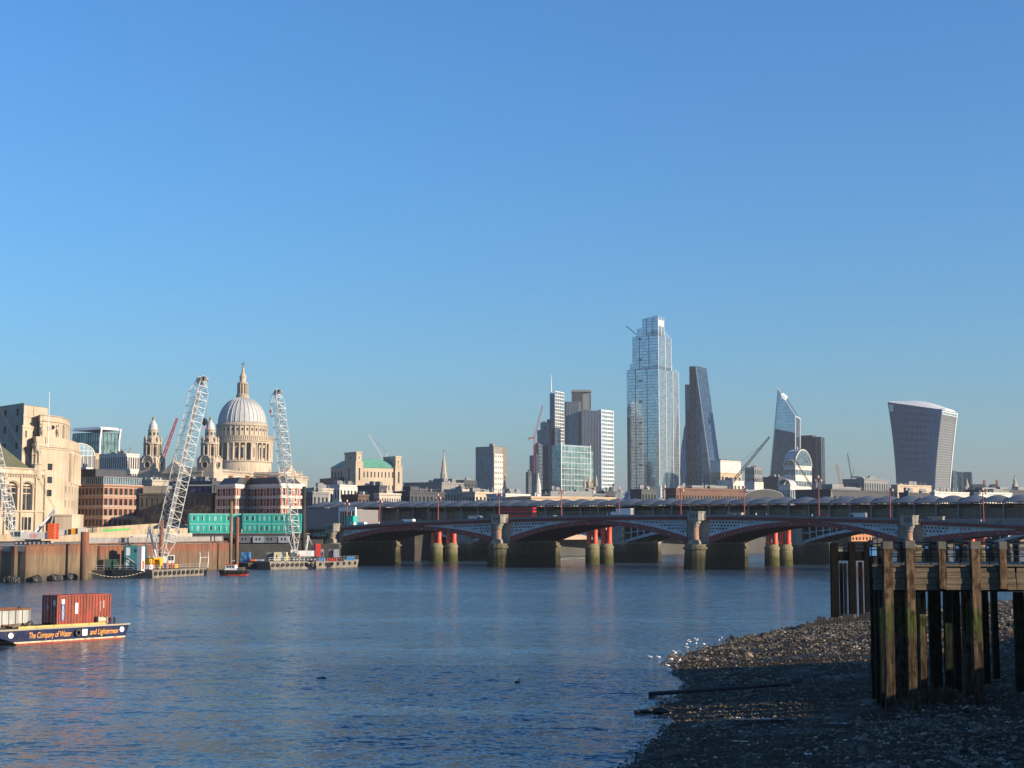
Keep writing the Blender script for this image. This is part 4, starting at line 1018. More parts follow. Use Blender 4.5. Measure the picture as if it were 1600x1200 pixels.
# ================================================================ EMBANKMENT WALLS AND CABINS
WALLB = mat('buff parapet stone', (0.45, 0.36, 0.25), 0.9, 0.15, 0.2, streak=0.25)
ew = thing('embankment_wall', 'stepped buff stone embankment walls rising toward the bridge', 'wall')
def long_wall(pts, th, zb, m, name):
    for (x0, y0, z0), (x1, y1, z1) in zip(pts, pts[1:]):
        dd = Vector((x1 - x0, y1 - y0)).normalized(); nn = Vector((dd.y, -dd.x)) * th
        MB().hexa([(x0, y0, zb), (x0 + nn.x, y0 + nn.y, zb), (x1 + nn.x, y1 + nn.y, zb), (x1, y1, zb)], [(x0, y0, z0), (x0 + nn.x, y0 + nn.y, z0), (x1 + nn.x, y1 + nn.y, z1), (x1, y1, z1)]).build(name, m, ew)
def pz(px, py, Y): return (wx(px, Y), Y, wz(py, Y))
long_wall([pz(60, 840, 400), pz(135, 833, 430), pz(215, 827, 450), pz(290, 825, 468)], .8, 6, WALLB, 'lower_wall')
long_wall([pz(-60, 840, 420), pz(90, 829, 450), pz(150, 824, 465), pz(240, 818, 480), pz(300, 820, 490)], .8, 6, WALLB, 'upper_wall')
long_wall([pz(90, 838, 428), pz(160, 836, 440), pz(300, 833, 460)], .25, 6, CONC, 'ramp_kerb')
gh = thing('site_hoarding', 'long bright green hoarding strip on the ramp', 'hoarding')
for i in range(9):
    a, b_ = pz(160 + i * 4.8, 832 - i * .25, 444 + i), pz(164.5 + i * 4.8, 832 - i * .25, 445 + i)
    MB().hexa([(a[0], a[1], a[2] - .4), (b_[0], b_[1], b_[2] - .4), (b_[0], b_[1] + .1, b_[2] - .4), (a[0], a[1] + .1, a[2] - .4)], [(a[0], a[1], a[2] + .9), (b_[0], b_[1], b_[2] + .9), (b_[0], b_[1] + .1, b_[2] + .9), (a[0], a[1] + .1, a[2] + .9)]).build('panel', mat('grass green panel', (.10, .42, .08), .6), gh)
for i, (px, m, lab, w) in enumerate([(92, WHITE, 'white site box beside the orange counterweights', 11), (106, DGREY, 'dark site box between the white boxes', 4), (111.5, mat('amber panel', (.7, .3, .02), .6), 'amber and teal notice cabin on the ramp', 9), (122, WHITE, 'white site box behind the thick rust pile', 12)]):
    Y = 432; t = cont((wx(px, Y), Y, 7.55), .25, w * mpp(Y), 2.4, 3.4 + .25 * i, m, 'site_cabin', lab, 'cabin')
    if i == 2: MB().box(.1, -.12, .6, w * mpp(Y) - .1, -.06, 2.1).build('teal_panel', TEAL, t)
# gantry with the teal cabins
YG = 474.0; zg = wz(833, YG)
ga = thing('cabin_gantry', 'dark steel gantry deck carrying the teal site cabins', 'gantry', (wx(282, YG), YG, 0), 0.0)
W = wx(478, YG) - wx(282, YG)
MB().box(0, -1.5, zg - .3, W, 16, zg).build('deck', DECKS, ga); MB().box(0, -1.3, zg - 1.5, W, -1.0, zg - .3).build('edge_girder', DGREY, ga)
for i in range(14): MB().box(i * W / 13.2, -1.2, zg - 1.4, i * W / 13.2 + .3, 11, zg - .35).build('cross_beam', DGREY, ga)
for i in range(7): MB().box(i * W / 6.2, 1, 5, i * W / 6.2 + .5, 1.5, zg - .3).build('trestle_leg', DGREY, ga)
rl = MB()
for i in range(26): rl.tube((i * W / 25, -1.4, zg), (i * W / 25, -1.4, zg + 1.2), .04, 4)
for z in (.6, 1.2): rl.tube((0, -1.4, zg + z), (W, -1.4, zg + z), .04, 4)
rl.build('hand_rail', DGREY, ga, kind='stuff')
TEAL2 = mat('pale teal panel', (0.22, 0.52, 0.46), 0.55, 0.05)
def cabins(pxa, pxb, y0, n, floors, base, tagl, rz=0.0):
    Wd = (wx(pxb, YG + y0) - wx(pxa, YG + y0)) / n / (math.cos(rz) * 1.0 + math.sin(rz) * .19)
    for f in range(floors):
        for i in range(n):
            wins = [(.8, 1.5, 1.0, 2.1, 'F'), (Wd - 1.6, Wd - .9, 1.0, 2.1, 'F')] if (i + f) % 2 else [(Wd * .4, Wd * .55, .8, 2.2, 'F')]
            t = cont((wx(pxa, YG + y0) + Wd * i * math.cos(rz) + .03, YG + y0 + Wd * i * math.sin(rz), zg + f * 3.05), rz, Wd - .06, 6.5, 3.0, TEAL, 'site_cabin', '%s, %s row, %s' % (tagl, ['lower', 'upper'][f], ['first from the left', 'second from the left', 'third from the left', 'fourth from the left'][i]), 'cabin', wins=wins, group='teal cabins on the gantry')
            MB().box(-.02, -.12, 2.68, Wd - .1, -.06, 2.98).build('pale_band', TEAL2, t)
            for k in range(3): MB().box(.5 + k * Wd / 3, -.11, .7, .9 + k * Wd / 3, -.065, 2.3).build('pale_panel', TEAL2, t)
cabins(296, 377, -.5, 3, 2, zg, 'teal cabin in the left stack', .3)
cabins(379, 470, 2, 4, 2, zg, 'teal cabin in the right stack')
stp = thing('stair', 'dark steel stair zigzag against the left teal cabins', 'stair', (wx(300, YG), YG + 1.5, zg), 0)
for s_ in (0, 1.0): MB().beam((0, s_, 3), (4.6, s_, 0), .15).build('stringer', DGREY, stp)
for i in range(10): MB().box(i * .46, 0, 3 - (i + 1) * .3, i * .46 + .3, 1, 3.06 - (i + 1) * .3).build('tread', DGREY, stp)
for i, (a, b_) in enumerate([(372, 390), (394, 412), (412, 432), (434, 450)]):
    cont((wx(a, 468), 470, wz(848, 468)), 0, (b_ - a) * mpp(468) - .2, 2.4, 2.0, FRAMEL if i % 2 else GREY, 'site_cabin', 'low grey welfare unit under the gantry, %s from the left' % ['first', 'second', 'third', 'last'][i], 'cabin', wins=[(.8, 1.2, .7, 1.5, 'F'), (1.8, 2.2, .7, 1.5, 'F')], group='grey units under the gantry')
MB().box(wx(330, 472), 478, 0, wx(500, 472), 480, zg - 2).build('river_wall', mat('dark river wall', (.07, .07, .065), .9, .3, .3), ew)
MB().box(wx(355, 462), 462, 0, wx(530, 462), 466, wz(850, 462)).build('lower_quay', mat('dark river wall', (.07, .07, .065), .9, .3, .3), ew)

# ================================================================ CURVED CREAM STONE OFFICE (left)
YU = 540.0
uh = thing('curved_stone_office', 'huge cream stone office block with curved corner and giant columns', 'building')
def U(px, Y): return (wx(px, Y), Y)
zc, za, zp, zb_ = wz(697, YU), wz(645, YU), wz(631, YU), 7.8
arc = [(98, 556), (104, 562), (109, 568), (114, 575), (118, 584), (121, 595), (121, 612), (118, 640)]
low = [U(36, 556), U(52, 541)] + [U(p, y) for p, y in arc]
wl, pn = MB(), MB(); wins_made = []
def upane():
    m_ = MB(); wins_made.append(m_); return m_
back = [U(118, 660), U(-40, 660), U(-40, 575), U(36, 575)]
ring = low + back
wl.wall(low[0], low[1], zb_, zc, 1, 6, pn, .3, .4, .5, each=upane)
wl.wall(low[1], low[2], zb_, zc, 3, 7, pn, .5, .5, .6, skip=lambda i, j: not (i == 1 and j in (3, 4, 5)), each=upane)
for k in range(2, len(low) - 1):
    zs = wz(752, YU)
    wl.wall(low[k], low[k + 1], zb_, zs, 1 if k < 7 else 2, 4, pn, .34, .5, .4, each=upane)
    wl.wall(low[k], low[k + 1], zs, zc, 1, 1, pn, .62, .86, 1.2, voff=.2, skip=lambda i, j: k < 3, each=upane)
for k in range(len(low) - 1, len(ring)): wl.wall(ring[k], ring[(k + 1) % len(ring)], zb_, zc, 0, 0, pn)
wl.build('wall', CREAM, uh)
for m_ in wins_made: m_.build('window_pane', WDARK, uh)
def inset(poly, k):
    cx_ = sum(p[0] for p in poly) / len(poly); cy_ = sum(p[1] for p in poly) / len(poly)
    return [(cx_ + (p[0] - cx_) * k, cy_ + (p[1] - cy_) * k) for p in poly]
MB().prism(inset(ring, 1.03), zc, zc + 1.1).prism(inset(ring, 1.012), zc - .7, zc).build('cornice', CREAM, uh)
MB().prism(inset(ring, .985), zc + 1.1, zc + 3.6).build('balustrade', CREAM, uh)
for k in range(4, 8):                         # giant columns in the curved bays
    for f in (0.0, ):
        x, y = low[k]; MB().lathe(x, y, [(.95, wz(752, YU)), (.95, wz(751, YU)), (.75, wz(748, YU)), (.68, zc - 2.2), (.95, zc - 1.6), (1.0, zc - .75)], 12).build('giant_column', CREAM, uh, smooth=True)
at_low = [U(58, 546), U(84, 555), (U(92, 560)), U(98, 566), U(102, 574), U(105, 584), U(105.5, 598), U(104, 640)]
at = at_low + [U(60, 650), U(20, 650), U(20, 560), U(50, 560)]
wl, pn2 = MB(), MB()
for k in range(len(at)):
    p, q = at[k], at[(k + 1) % len(at)]
    if k in (2, 3, 4, 5): wl.wall(p, q, zc + 1, za - 2.4, 1, 1, pn2, .5, .72, .6, voff=.75)
    elif k == 0: wl.wall(p, q, zc + 1, za - 2.4, 1, 1, pn2, .12, .2, .5, voff=.75)
    else: wl.wall(p, q, zc + 1, za - 2.4, 0, 0, pn2)
wl.build('attic_wall', CREAM, uh); pn2.build('attic_pane', WDARK, uh, kind='stuff')
MB().prism(inset(at, 1.025), za - 2.4, za - 1.7).prism(at, za - 1.7, za).build('attic_cornice', CREAM, uh)
MB().cyl(*U(76, 543.2), zc + 3.2, zc + 3.25, .1).build('sill', CREAM, uh)
ov = MB().tube((wx(76.8, 552.3), 552.9, wz(667, 550)), (wx(76.8, 552.3) + .25, 552.3, wz(667, 550)), .75, 16); ov.build('round_window', WDARK, uh)
for px in (61, 87):                           # statues on the attic ledge
    x, y = U(px, 545.5 if px < 70 else 554.5); s_ = MB().blob((x, y, wz(672, 542)), (.55, .5, 1.9), 8, .2); s_.blob((x, y, wz(661, 542)), (.4, .4, .5), 6, .1); s_.build('statue', STONE, uh)
pav = [U(30.5, 541), U(53, 549), U(62, 553), U(62, 600), U(22, 600)]
wl, pn3 = MB(), MB()
zq = wz(664, YU); wl.wall(pav[0], pav[1], 30, zq, 2, 3, pn3, .22, .4, .5)
for k in range(1, 5): wl.wall(pav[k], pav[(k + 1) % 5], 30, zq, 0, 0, pn3)
pav2 = [U(31.5, 543.5), U(53, 551), U(69, 557), U(69, 600), U(22, 600)]
for k in range(5): wl.wall(pav2[k], pav2[(k + 1) % 5], zq, zp, 0, 0, pn3)
wl.build('pavilion_wall', CREAM, uh); pn3.build('pavilion_pane', WDARK, uh, kind='stuff')
MB().prism(inset(pav, 1.02), zq - .8, zq).prism(inset(pav2, 1.02), wz(650, YU), wz(648, YU)).prism(pav2, zp - .2, zp).build('pavilion_cornice', CREAM, uh)
wing = [U(-60, 553), U(31.2, 551), U(31.2, 600), U(-60, 600)]
wg = [U(31.2, 547), U(31.2, 600), U(-60, 640), U(-60, 588)]
wl, pn4 = MB(), MB(); wl.wall(wg[3], wg[0], 20, wz(634, 560), 5, 6, pn4, .2, .4, .5); wl.wall(wg[0], wg[1], 20, wz(634, 560), 0, 0, pn4); wl.wall(wg[1], wg[2], 20, wz(634, 560), 0, 0, pn4)
wl.build('west_wing_wall', STONE, uh); pn4.build('west_wing_pane', WDARK, uh, kind='stuff'); MB().prism(wg, wz(634, 560) - .3, wz(634, 560)).build('west_wing_roof', DKROOF, uh)
MB().prism(ring, zc - .4, zc).build('roof', DKROOF, uh); MB().prism(at, za - .5, za - .2).build('attic_roof', DKROOF, uh)
pod = [U(85, 530), U(112, 531), U(124, 536), U(130, 548), U(130, 580), U(85, 580)]
MB().prism(pod, 7.5, wz(806, 531)).build('podium', CREAM, uh); MB().prism(inset(pod, 1.02), wz(806, 531), wz(805, 531) + .3).build('podium_coping', CREAM, uh)
fp = thing('flagpole', 'tall white flagpole on the cream curved office', 'flagpole', (wx(71, 546), 546, za - 12), 0)
MB().cyl(0, 0, 0, wz(614, 546) - za + 12, .22, .1, 8).build('pole', WHT, fp); MB().blob((0, 0, wz(614, 546) - za + 12.1), (.25, .25, .25), 6, 0).build('finial', WHT, fp)

# ================================================================ GOTHIC STONE HALL WITH GREEN-GREY ROOF (far left)
YS = 492.0
gl = thing('arched_stone_hall', 'cream stone hall with tall arched windows and green slate roof', 'hall', (0, 0, 0))
P0, P1 = Vector(U(-25, 474)), Vector(U(68, 500)); dd = (P1 - P0).normalized(); nn = Vector((dd.y, -dd.x)); LL = (P1 - P0).length
zt = wz(733, 490)
def G(px, z, k=0.0):                          # a point on the front, k metres behind it
    u = (px + 25) / 93 * LL; q = P0 + dd * u - nn * k; return (q.x, q.y, z)
def arch_pts(pxa, pxb, zb, zs, k, n=8):
    c = (pxa + pxb) / 2; hw = (pxb - pxa) / 2; rz_ = hw * mpp(490) * 1.0
    return [(pxa, zb)] + [(c - hw * math.cos(math.pi * i / n), zs + rz_ * math.sin(math.pi * i / n)) for i in range(n + 1)] + [(pxb, zb)]
wl = MB(); holes = [(-19, -1), (6.5, 24.5), (30.5, 48.5)]; zbw, zsw = wz(797, 490), wz(762, 490)
xs = [-25]
for (a, b_) in holes:
    prev = xs[-1]; wl.poly(G(prev, 7), G(a, 7), G(a, zt), G(prev, zt))
    wl.poly(G(a, 7), G(b_, 7), G(b_, zbw), G(a, zbw))
    ap = arch_pts(a, b_, zbw, zsw, 0)[1:-1]
    for (p, q) in zip(ap, ap[1:]): wl.poly(G(p[0], p[1]), G(q[0], q[1]), G(q[0], zt), G(p[0], zt))
    full = arch_pts(a, b_, zbw, zsw, 0)
    for (p, q) in zip(full, full[1:] + full[:1]): wl.poly(G(*p), G(*q), G(*q, 1.3), G(*p, 1.3))
    mb = MB().poly(*[G(*p, 1.3) for p in full]); mb.build('arched_window_pane', WDARK, gl)
    tr = MB()
    for f in (.33, .66): tr.beam(G(a + (b_ - a) * f, zbw, 1.15), G(a + (b_ - a) * f, zsw + 1.4, 1.15), .28)
    for z in (zsw, zbw + (zsw - zbw) * .75): tr.beam(G(a, z, 1.15), G(b_, z, 1.15), .3)
    tr.beam(G(a, zsw + .9, 1.1), G(b_, zsw + .9, 1.1), .5)
    tr.build('tracery', CREAM, gl)
    rim = MB()
    big = arch_pts(a - 2, b_ + 2, zbw, zsw, 0)[1:-1]
    for (p, q) in zip(big, big[1:]): rim.tube(G(*p, -.12), G(*q, -.12), .25, 5)
    rim.build('hood_mould', CREAM, gl)
    MB().box(0, 0, 0, .01, .01, .01)
    lw = MB(); z0_, z1_ = wz(828, 490), wz(808, 490)
    for f in range(3): lw.poly(G(a + f * 6, z0_, -.03), G(a + f * 6 + 4.6, z0_, -.03), G(a + f * 6 + 4.6, z1_, -.03), G(a + f * 6, z1_, -.03))
    lw.build('lower_pane', WDARK, gl, kind='stuff')
    xs.append(b_)
wl.poly(G(xs[-1], 7), G(68, 7), G(68, zt), G(xs[-1], zt))
r_ = P1 - nn * 18; l_ = P0 - nn * 18
wl.poly((P1.x, P1.y, 7), (r_.x, r_.y, 7), (r_.x, r_.y, zt), (P1.x, P1.y, zt)); wl.poly((l_.x, l_.y, 7), (P0.x, P0.y, 7), (P0.x, P0.y, zt), (l_.x, l_.y, zt))
wl.build('front_wall', CREAM, gl)
for px in (-22, 2.5, 27.5, 51, 66):
    a, b_ = G(px, 7), G(px + 2.6, 7)
    MB().hexa([G(px, 7, .1), G(px, 7, -.7), G(px + 2.6, 7, -.7), G(px + 2.6, 7, .1)], [G(px, zt - 2, .1), G(px, zt - 2, -.5), G(px + 2.6, zt - 2, -.5), G(px + 2.6, zt - 2, .1)]).build('buttress', CREAM, gl)
for z, h_ in ((wz(741, 490), .5), (wz(800, 490), .5), (zt, .4)):
    MB().hexa([G(-25, z, .2), G(-25, z, -.45), G(68, z, -.45), G(68, z, .2)], [G(-25, z + h_, .2), G(-25, z + h_, -.45), G(68, z + h_, -.45), G(68, z + h_, .2)]).build('string_course', CREAM, gl)
cb = MB()
for i in range(36):
    px = -24 + i * 2.55; z = wz(743.5, 490); cb.hexa([G(px, z - .5, .1), G(px, z - .5, -.35), G(px + 1.2, z - .5, -.35), G(px + 1.2, z - .5, .1)], [G(px, z + .4, .1), G(px, z + .4, -.35), G(px + 1.2, z + .4, -.35), G(px + 1.2, z + .4, .1)])
cb.build('corbel_row', CREAM, gl, kind='stuff')
rp_ = mat('green slate', (0.10, 0.105, 0.065), .8, .15, .3)
MB().poly(G(-25, zt + .3, .6), G(46, zt + .3, .6), G(3, wz(678, 500), 9), G(-25, wz(678, 500), 9)).poly(G(46, zt + .3, .6), G(46, zt + .3, 18), G(3, wz(678, 500), 9)).poly(G(46, zt + .3, 18), G(-25, zt + .3, 18), G(-25, wz(678, 500), 9), G(3, wz(678, 500), 9)).build('roof', rp_, gl)
dm = MB().hexa([G(-3, wz(716, 492), 2.2), G(4, wz(716, 492), 2.2), G(4, wz(716, 492), 6), G(-3, wz(716, 492), 6)], [G(-3, wz(703, 492), 2.2), G(4, wz(703, 492), 2.2), G(4, wz(703, 492), 6), G(-3, wz(703, 492), 6)]); dm.build('dormer', rp_, gl)
MB().poly(G(-1, wz(715, 492), 2.15), G(2.6, wz(715, 492), 2.15), G(2.6, wz(705, 492), 2.15), G(-1, wz(705, 492), 2.15)).build('dormer_window', WDARK, gl)
tu = MB(); tc = G(56.5, 0, .8); hz = zt
tu.lathe(tc[0], tc[1], [(1.6, zt - 3), (1.6, zt + 1.5), (1.9, zt + 1.8), (1.35, zt + 2.2), (1.3, zt + 4.6), (1.55, zt + 5), (.9, zt + 5.6), (.75, zt + 7), (.15, zt + 9.5)], 8); tu.build('turret', CREAM, gl)
for k in range(4):
    a = math.pi / 4 + k * math.pi / 2; MB().lathe(tc[0] + 1.5 * math.cos(a), tc[1] + 1.5 * math.sin(a), [(.28, zt + 1.6), (.25, zt + 4.8), (.4, zt + 5.0), (.05, zt + 7)], 6).build('pinnacle', CREAM, gl)

# ================================================================ BRICK AND GLASS BLOCK, DARK STONE BLOCK, STRIPED HOUSE
BAND = mat('salmon brick band', (0.34, 0.16, 0.10), 0.85, 0.1, 0.4)
t, a, b_, h = bld('brick_office', 'red brick office with stone bands and glazed top floors', 120, 160, 222, 757, 630, BAND, (7, 8), 5, 62, 7.5, wf=.62, hf=.62, par=.6)
st_ = MB()
for j in range(6):
    z = (h - .6) * j / 5
    for dz, hh in ((.0, .35), (.6, .22), (-.55, .22)): st_.box(-.1, -.1, z + dz, a + .02, 0, z + dz + hh); st_.box(-.1, 0, z + dz, 0, b_, z + dz + hh)
st_.build('stone_band', CONC, t, kind='stuff')
MB().box(.8, .8, h - .3, a - .5, b_, h + 3.0).build('glazed_storey', WBLUE, t); cm = MB()
cm.curtain((.8, .8, h), (a - .5, .8, h), (a - .5, .8, h + 3), (.8, .8, h + 3), 16, 1, .25, .12); cm.curtain((.8, b_, h), (.8, .8, h), (.8, .8, h + 3), (.8, b_, h + 3), 12, 1, .25, .12); cm.build('glazing_bar', FRAMEL, t, kind='stuff')
MB().box(.3, .3, h + 3.0, a, b_, h + 3.4).build('upper_roof', GREY, t); MB().box(-.3, b_ * .3, h + 3.4, a * .75, b_, h + 6.5).build('plant_room', DGREY, t)
t, a, b_, h = bld('stone_office', 'dark grey stone block in shade behind bare trees', 216, 330, 336, 770, 640, mat('deep grey stone', (.14, .13, .11), .9, .2, .15, streak=.3), (14, 2), 3, 78, 7.5, wf=.4, hf=.6, roof=SLATE)  # dark streaked grey over the whole block
for i in range(3): MB().box(a * .1, b_ * (.05 + i * .09), h, a * .9, b_ * (.11 + i * .09), h + 2.4).build('blue_roof_unit', mat('violet blue cladding', (.05, .05, .16), .6), t)
MB().box(-.5, -.5, h + 3.0, a, b_ * .45, h + 3.4).build('white_canopy', FRAMEL, t); MB().box(.2, b_ * .6, h, a, b_ * .95, h + 3.0).build('roof_house', STONE, t)
# striped house: stepped plan so that right-hand returns catch the sun
WST = mat('pale stone dressing', (0.74, 0.70, 0.63), .8, .08, .2)
sh = thing('striped_brick_house', 'orange brick house with white stone bands and many windows', 'building')
YH = 600.0; zt = wz(756, YH); z0 = 8.0; rows = 5
plan = [U(337, 612), U(362, 601), U(367, 597), U(378, 603), U(384, 612), U(433, 598), U(438, 592), U(474, 604), U(476, 640), U(340, 650)]
wl, pn = MB(), MB(); cols = [3, 1, 2, 1, 5, 1, 4, 0, 0, 0]
dress, cap_ = MB(), MB(); bars = MB()
for k in range(10):
    p, q = plan[k], plan[(k + 1) % 10]; n = cols[k]
    wl.wall(p, q, z0, zt - 1.2, n * 1, rows if n else 0, pn, .46, .62, .35, bars=bars)
    if n:
        pv, qv = Vector((*p, 0)), Vector((*q, 0)); dv_ = (qv - pv).normalized(); nv = Vector((dv_.y, -dv_.x, 0)); L_ = (qv - pv).length; ch = (zt - 1.2 - z0) / rows
        def strip(u0, u1, za_, zb2, pr=.14):
            aa, bb = pv + dv_ * u0, pv + dv_ * u1
            dress.hexa([(aa.x, aa.y, za_), (aa.x + nv.x * pr, aa.y + nv.y * pr, za_), (bb.x + nv.x * pr, bb.y + nv.y * pr, za_), (bb.x, bb.y, za_)], [(aa.x, aa.y, zb2), (aa.x + nv.x * pr, aa.y + nv.y * pr, zb2), (bb.x + nv.x * pr, bb.y + nv.y * pr, zb2), (bb.x, bb.y, zb2)])
        for j in range(rows + 1):
            z = z0 + ch * j; strip(-.1, L_ + .1, z - .55, z - .1, .3); strip(0, L_, z + .1, z + .45)
        cw_ = L_ / n
        for i in range(n):
            for j in range(rows):
                zz = z0 + ch * j; strip(cw_ * (i + .20), cw_ * (i + .27), zz + .3, zz + ch - .4, .1); strip(cw_ * (i + .73), cw_ * (i + .80), zz + .3, zz + ch - .4, .1)
wl.build('wall', BRICK, sh); pn.build('window_pane', WDARK, sh, kind='stuff'); bars.build('glazing_bar', WHT, sh, kind='stuff'); dress.build('stone_dressing', WST, sh, kind='stuff')
MB().prism(inset(plan, 1.01), zt - 1.2, zt).build('parapet', WST, sh)
MB().frustum(inset(plan, .95), zt - .1, inset(plan, .8), zt + 2.6).build('roof', SLATE, sh)
for i, u in enumerate((.12, .34, .55, .8)):
    p = Vector(U(345 + 120 * u, 612)); MB().cbox(p.x, p.y, zt, 1.6, 3.0, 3.6).build('chimney', BRICKD, sh)

# bare trees in front of the dark stone block
BARK = mat('bare bark', (.06, .05, .04), .9)
def bare_tree(label, px, Y, h, seed, n0=5):
    r = random.Random(seed); t = thing('bare_tree', label, 'tree', (wx(px, Y), Y, 7.5), 0, 'bare winter trees on the embankment'); tr, br = MB(), MB()
    tr.tube((0, 0, 0), (.1, 0, h * .35), .25, 7, .18)
    def grow(p, d_, L, rad, dep):
        q = p + d_ * L; br.tube(p, q, rad, 4, rad * .65)
        if dep:
            for k in range(3 if dep > 1 else 4):
                nd = (d_ + Vector((r.uniform(-.75, .75), r.uniform(-.75, .75), r.uniform(-.1, .55)))).normalized(); grow(q, nd, L * r.uniform(.6, .85), rad * .6, dep - 1)
    for k in range(n0): grow(Vector((.1, 0, h * .35)), Vector((r.uniform(-.7, .7), r.uniform(-.7, .7), 1)).normalized(), h * .2, .24, 4)
    tr.build('trunk', BARK, t); br.build('crown', BARK, t)
for k, (px, Y, h, lab) in enumerate([(213, 560, 9, 'bare tree right of the brick office'), (292, 575, 13, 'bare tree left of the two behind the left teal cabins'), (314, 580, 14, 'tallest bare tree behind the left teal cabins'), (240, 590, 10, 'bare tree seen through the left crane boom')]): bare_tree(lab, px, Y, h, k + 3)
cp_ = thing('conifer', 'small dark conical evergreen seen through the left crane boom', 'tree', (wx(240, 556), 556, 7.8)); MB().cyl(0, 0, 0, 1.2, .15, n=6).build('trunk', BARK, cp_)
cr = MB()
for k in range(420):
    z = rnd.random() ** 1.3 * 5; r_ = 1.7 * (1 - z / 5.4); an = rnd.random() * 6.283; x, y = r_ * math.cos(an) * rnd.uniform(.6, 1), r_ * math.sin(an) * rnd.uniform(.6, 1); q = Vector((x, y, 1 + z)); u = Vector((rnd.uniform(-1, 1), rnd.uniform(-1, 1), rnd.uniform(-1, .2))).normalized() * .45; v = u.cross(Vector((rnd.random(), rnd.random(), 1))).normalized() * .2
    cr.poly(q - v, q + u, q + v)
cr.build('crown', mat('dark conifer', (.02, .04, .018), .8), cp_)

# ================================================================ DOMED CATHEDRAL
YD = 1080.0; kp = mpp(YD)
ca = thing('cathedral', 'baroque cathedral with great lead dome, lantern and two west towers', 'cathedral', (wx(375.5, YD), YD, 0), R(-17))
def Z(py, Y=YD): return wz(py, Y)
dome = []
zb0, zt0 = Z(662.5), Z(621.5); r0 = 37 * kp
for i in range(17):
    a = math.pi / 2 * i / 16 * .885; dome.append((r0 * math.cos(a), zb0 + (zt0 - zb0) * math.sin(a) / math.sin(math.pi / 2 * .885)))
MB().lathe(0, 0, dome, 64).build('dome', LEAD, ca, smooth=True)
for k in range(32):                           # lead rolls running up the dome
    a = 2 * math.pi * k / 32; rb = MB(); ca_, sa_ = math.cos(a), math.sin(a)
    for (ra, z0), (rb_, z1) in zip(dome[::2], dome[2::2]): rb.tube(((ra + .12) * ca_, (ra + .12) * sa_, z0), ((rb_ + .12) * ca_, (rb_ + .12) * sa_, z1), .30, 5, .26)
    rb.build('dome_rib', LEAD, ca)
q = lambda pts: [(r * kp, Z(y)) for r, y in pts]
MB().lathe(0, 0, q([(39.5, 683), (38.6, 682), (38.6, 668), (40.3, 666.5), (40.3, 664.5), (37.6, 662.3)]), 64).build('attic_drum', SHAFT, ca)
op = MB(); sill = MB()
for k in range(32):
    a = 2 * math.pi * (k + .5) / 32; c, s = math.cos(a), math.sin(a); r = 38.75 * kp; u = (-s * .62, c * .62); z0, z1 = Z(675), Z(671)
    op.poly((r * c - u[0], r * s - u[1], z0), (r * c + u[0], r * s + u[1], z0), (r * c + u[0], r * s + u[1], z1), (r * c - u[0], r * s - u[1], z1))
    a = 2 * math.pi * k / 32; c, s = math.cos(a), math.sin(a); sill.tube(((38.8 * kp) * c, 38.8 * kp * s, Z(683)), (38.8 * kp * c, 38.8 * kp * s, Z(667)), .5, 4)
op.build('attic_window', WDARK, ca, kind='stuff'); sill.build('attic_pilaster', SHAFT, ca, kind='stuff')
MB().lathe(0, 0, q([(41, 694), (48.5, 694), (48.5, 691.8), (49.8, 691), (49.8, 690), (48.6, 689.8), (48.6, 684), (49.2, 683.6), (49.2, 682.8), (47.8, 682.8), (47.8, 687), (40, 687), (38, 686)]), 64).build('stone_gallery', SHAFT, ca)
bl = MB()
for k in range(96):
    a = 2 * math.pi * k / 96; c, s = math.cos(a), math.sin(a); bl.tube((48.75 * kp * c, 48.75 * kp * s, Z(689.5)), (48.75 * kp * c, 48.75 * kp * s, Z(684)), .22, 4)
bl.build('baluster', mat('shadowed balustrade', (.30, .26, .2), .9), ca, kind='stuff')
MB().lathe(0, 0, q([(40.5, 722), (40.5, 694)]), 48).build('inner_drum', SHAFT, ca)
wn_ = MB()
for k in range(32):
    a = 2 * math.pi * (k + .5) / 32; c, s = math.cos(a), math.sin(a); r = 40.65 * kp; u = (-s * .95, c * .95); z0, z1 = Z(717), Z(701)
    wn_.poly((r * c - u[0], r * s - u[1], z0), (r * c + u[0], r * s + u[1], z0), (r * c + u[0], r * s + u[1], z1), (r * c - u[0], r * s - u[1], z1))
wn_.build('drum_window', WDARK, ca, kind='stuff')
for k in range(32):
    a = 2 * math.pi * k / 32; MB().lathe(46.6 * kp * math.cos(a), 46.6 * kp * math.sin(a), [(.95, Z(720.8)), (.95, Z(719.8)), (.72, Z(719)), (.66, Z(697.5)), (.95, Z(695.5)), (1.0, Z(694))], 10).build('drum_column', SHAFT, ca, smooth=True)
for k in range(8):                            # walled bays with niches between the columns
    a = 2 * math.pi * (k * 4 + .5) / 32; c, s = math.cos(a), math.sin(a); w = 1.75
    P = [(46.8 * kp * c - s * w * e, 46.8 * kp * s + c * w * e) for e in (-1, 1)]; Q = [(41 * kp * c - s * w * e, 41 * kp * s + c * w * e) for e in (1, -1)]
    MB().prism([P[0], P[1], Q[0], Q[1]], Z(721), Z(694)).build('niche_bay', SHAFT, ca)
    r = 46.95 * kp; MB().poly((r * c + s * .8, r * s - c * .8, Z(716)), (r * c - s * .8, r * s + c * .8, Z(716)), (r * c - s * .8, r * s + c * .8, Z(703)), (r * c, r * s, Z(700.5)), (r * c + s * .8, r * s - c * .8, Z(703))).build('niche', mat('niche shade stone', (.30, .23, .16), .9), ca)
MB().lathe(0, 0, q([(46.5, 741), (46.5, 724), (48.6, 722.6), (48.6, 721), (41, 720.8)]), 64).build('drum_podium', SHAFT, ca)
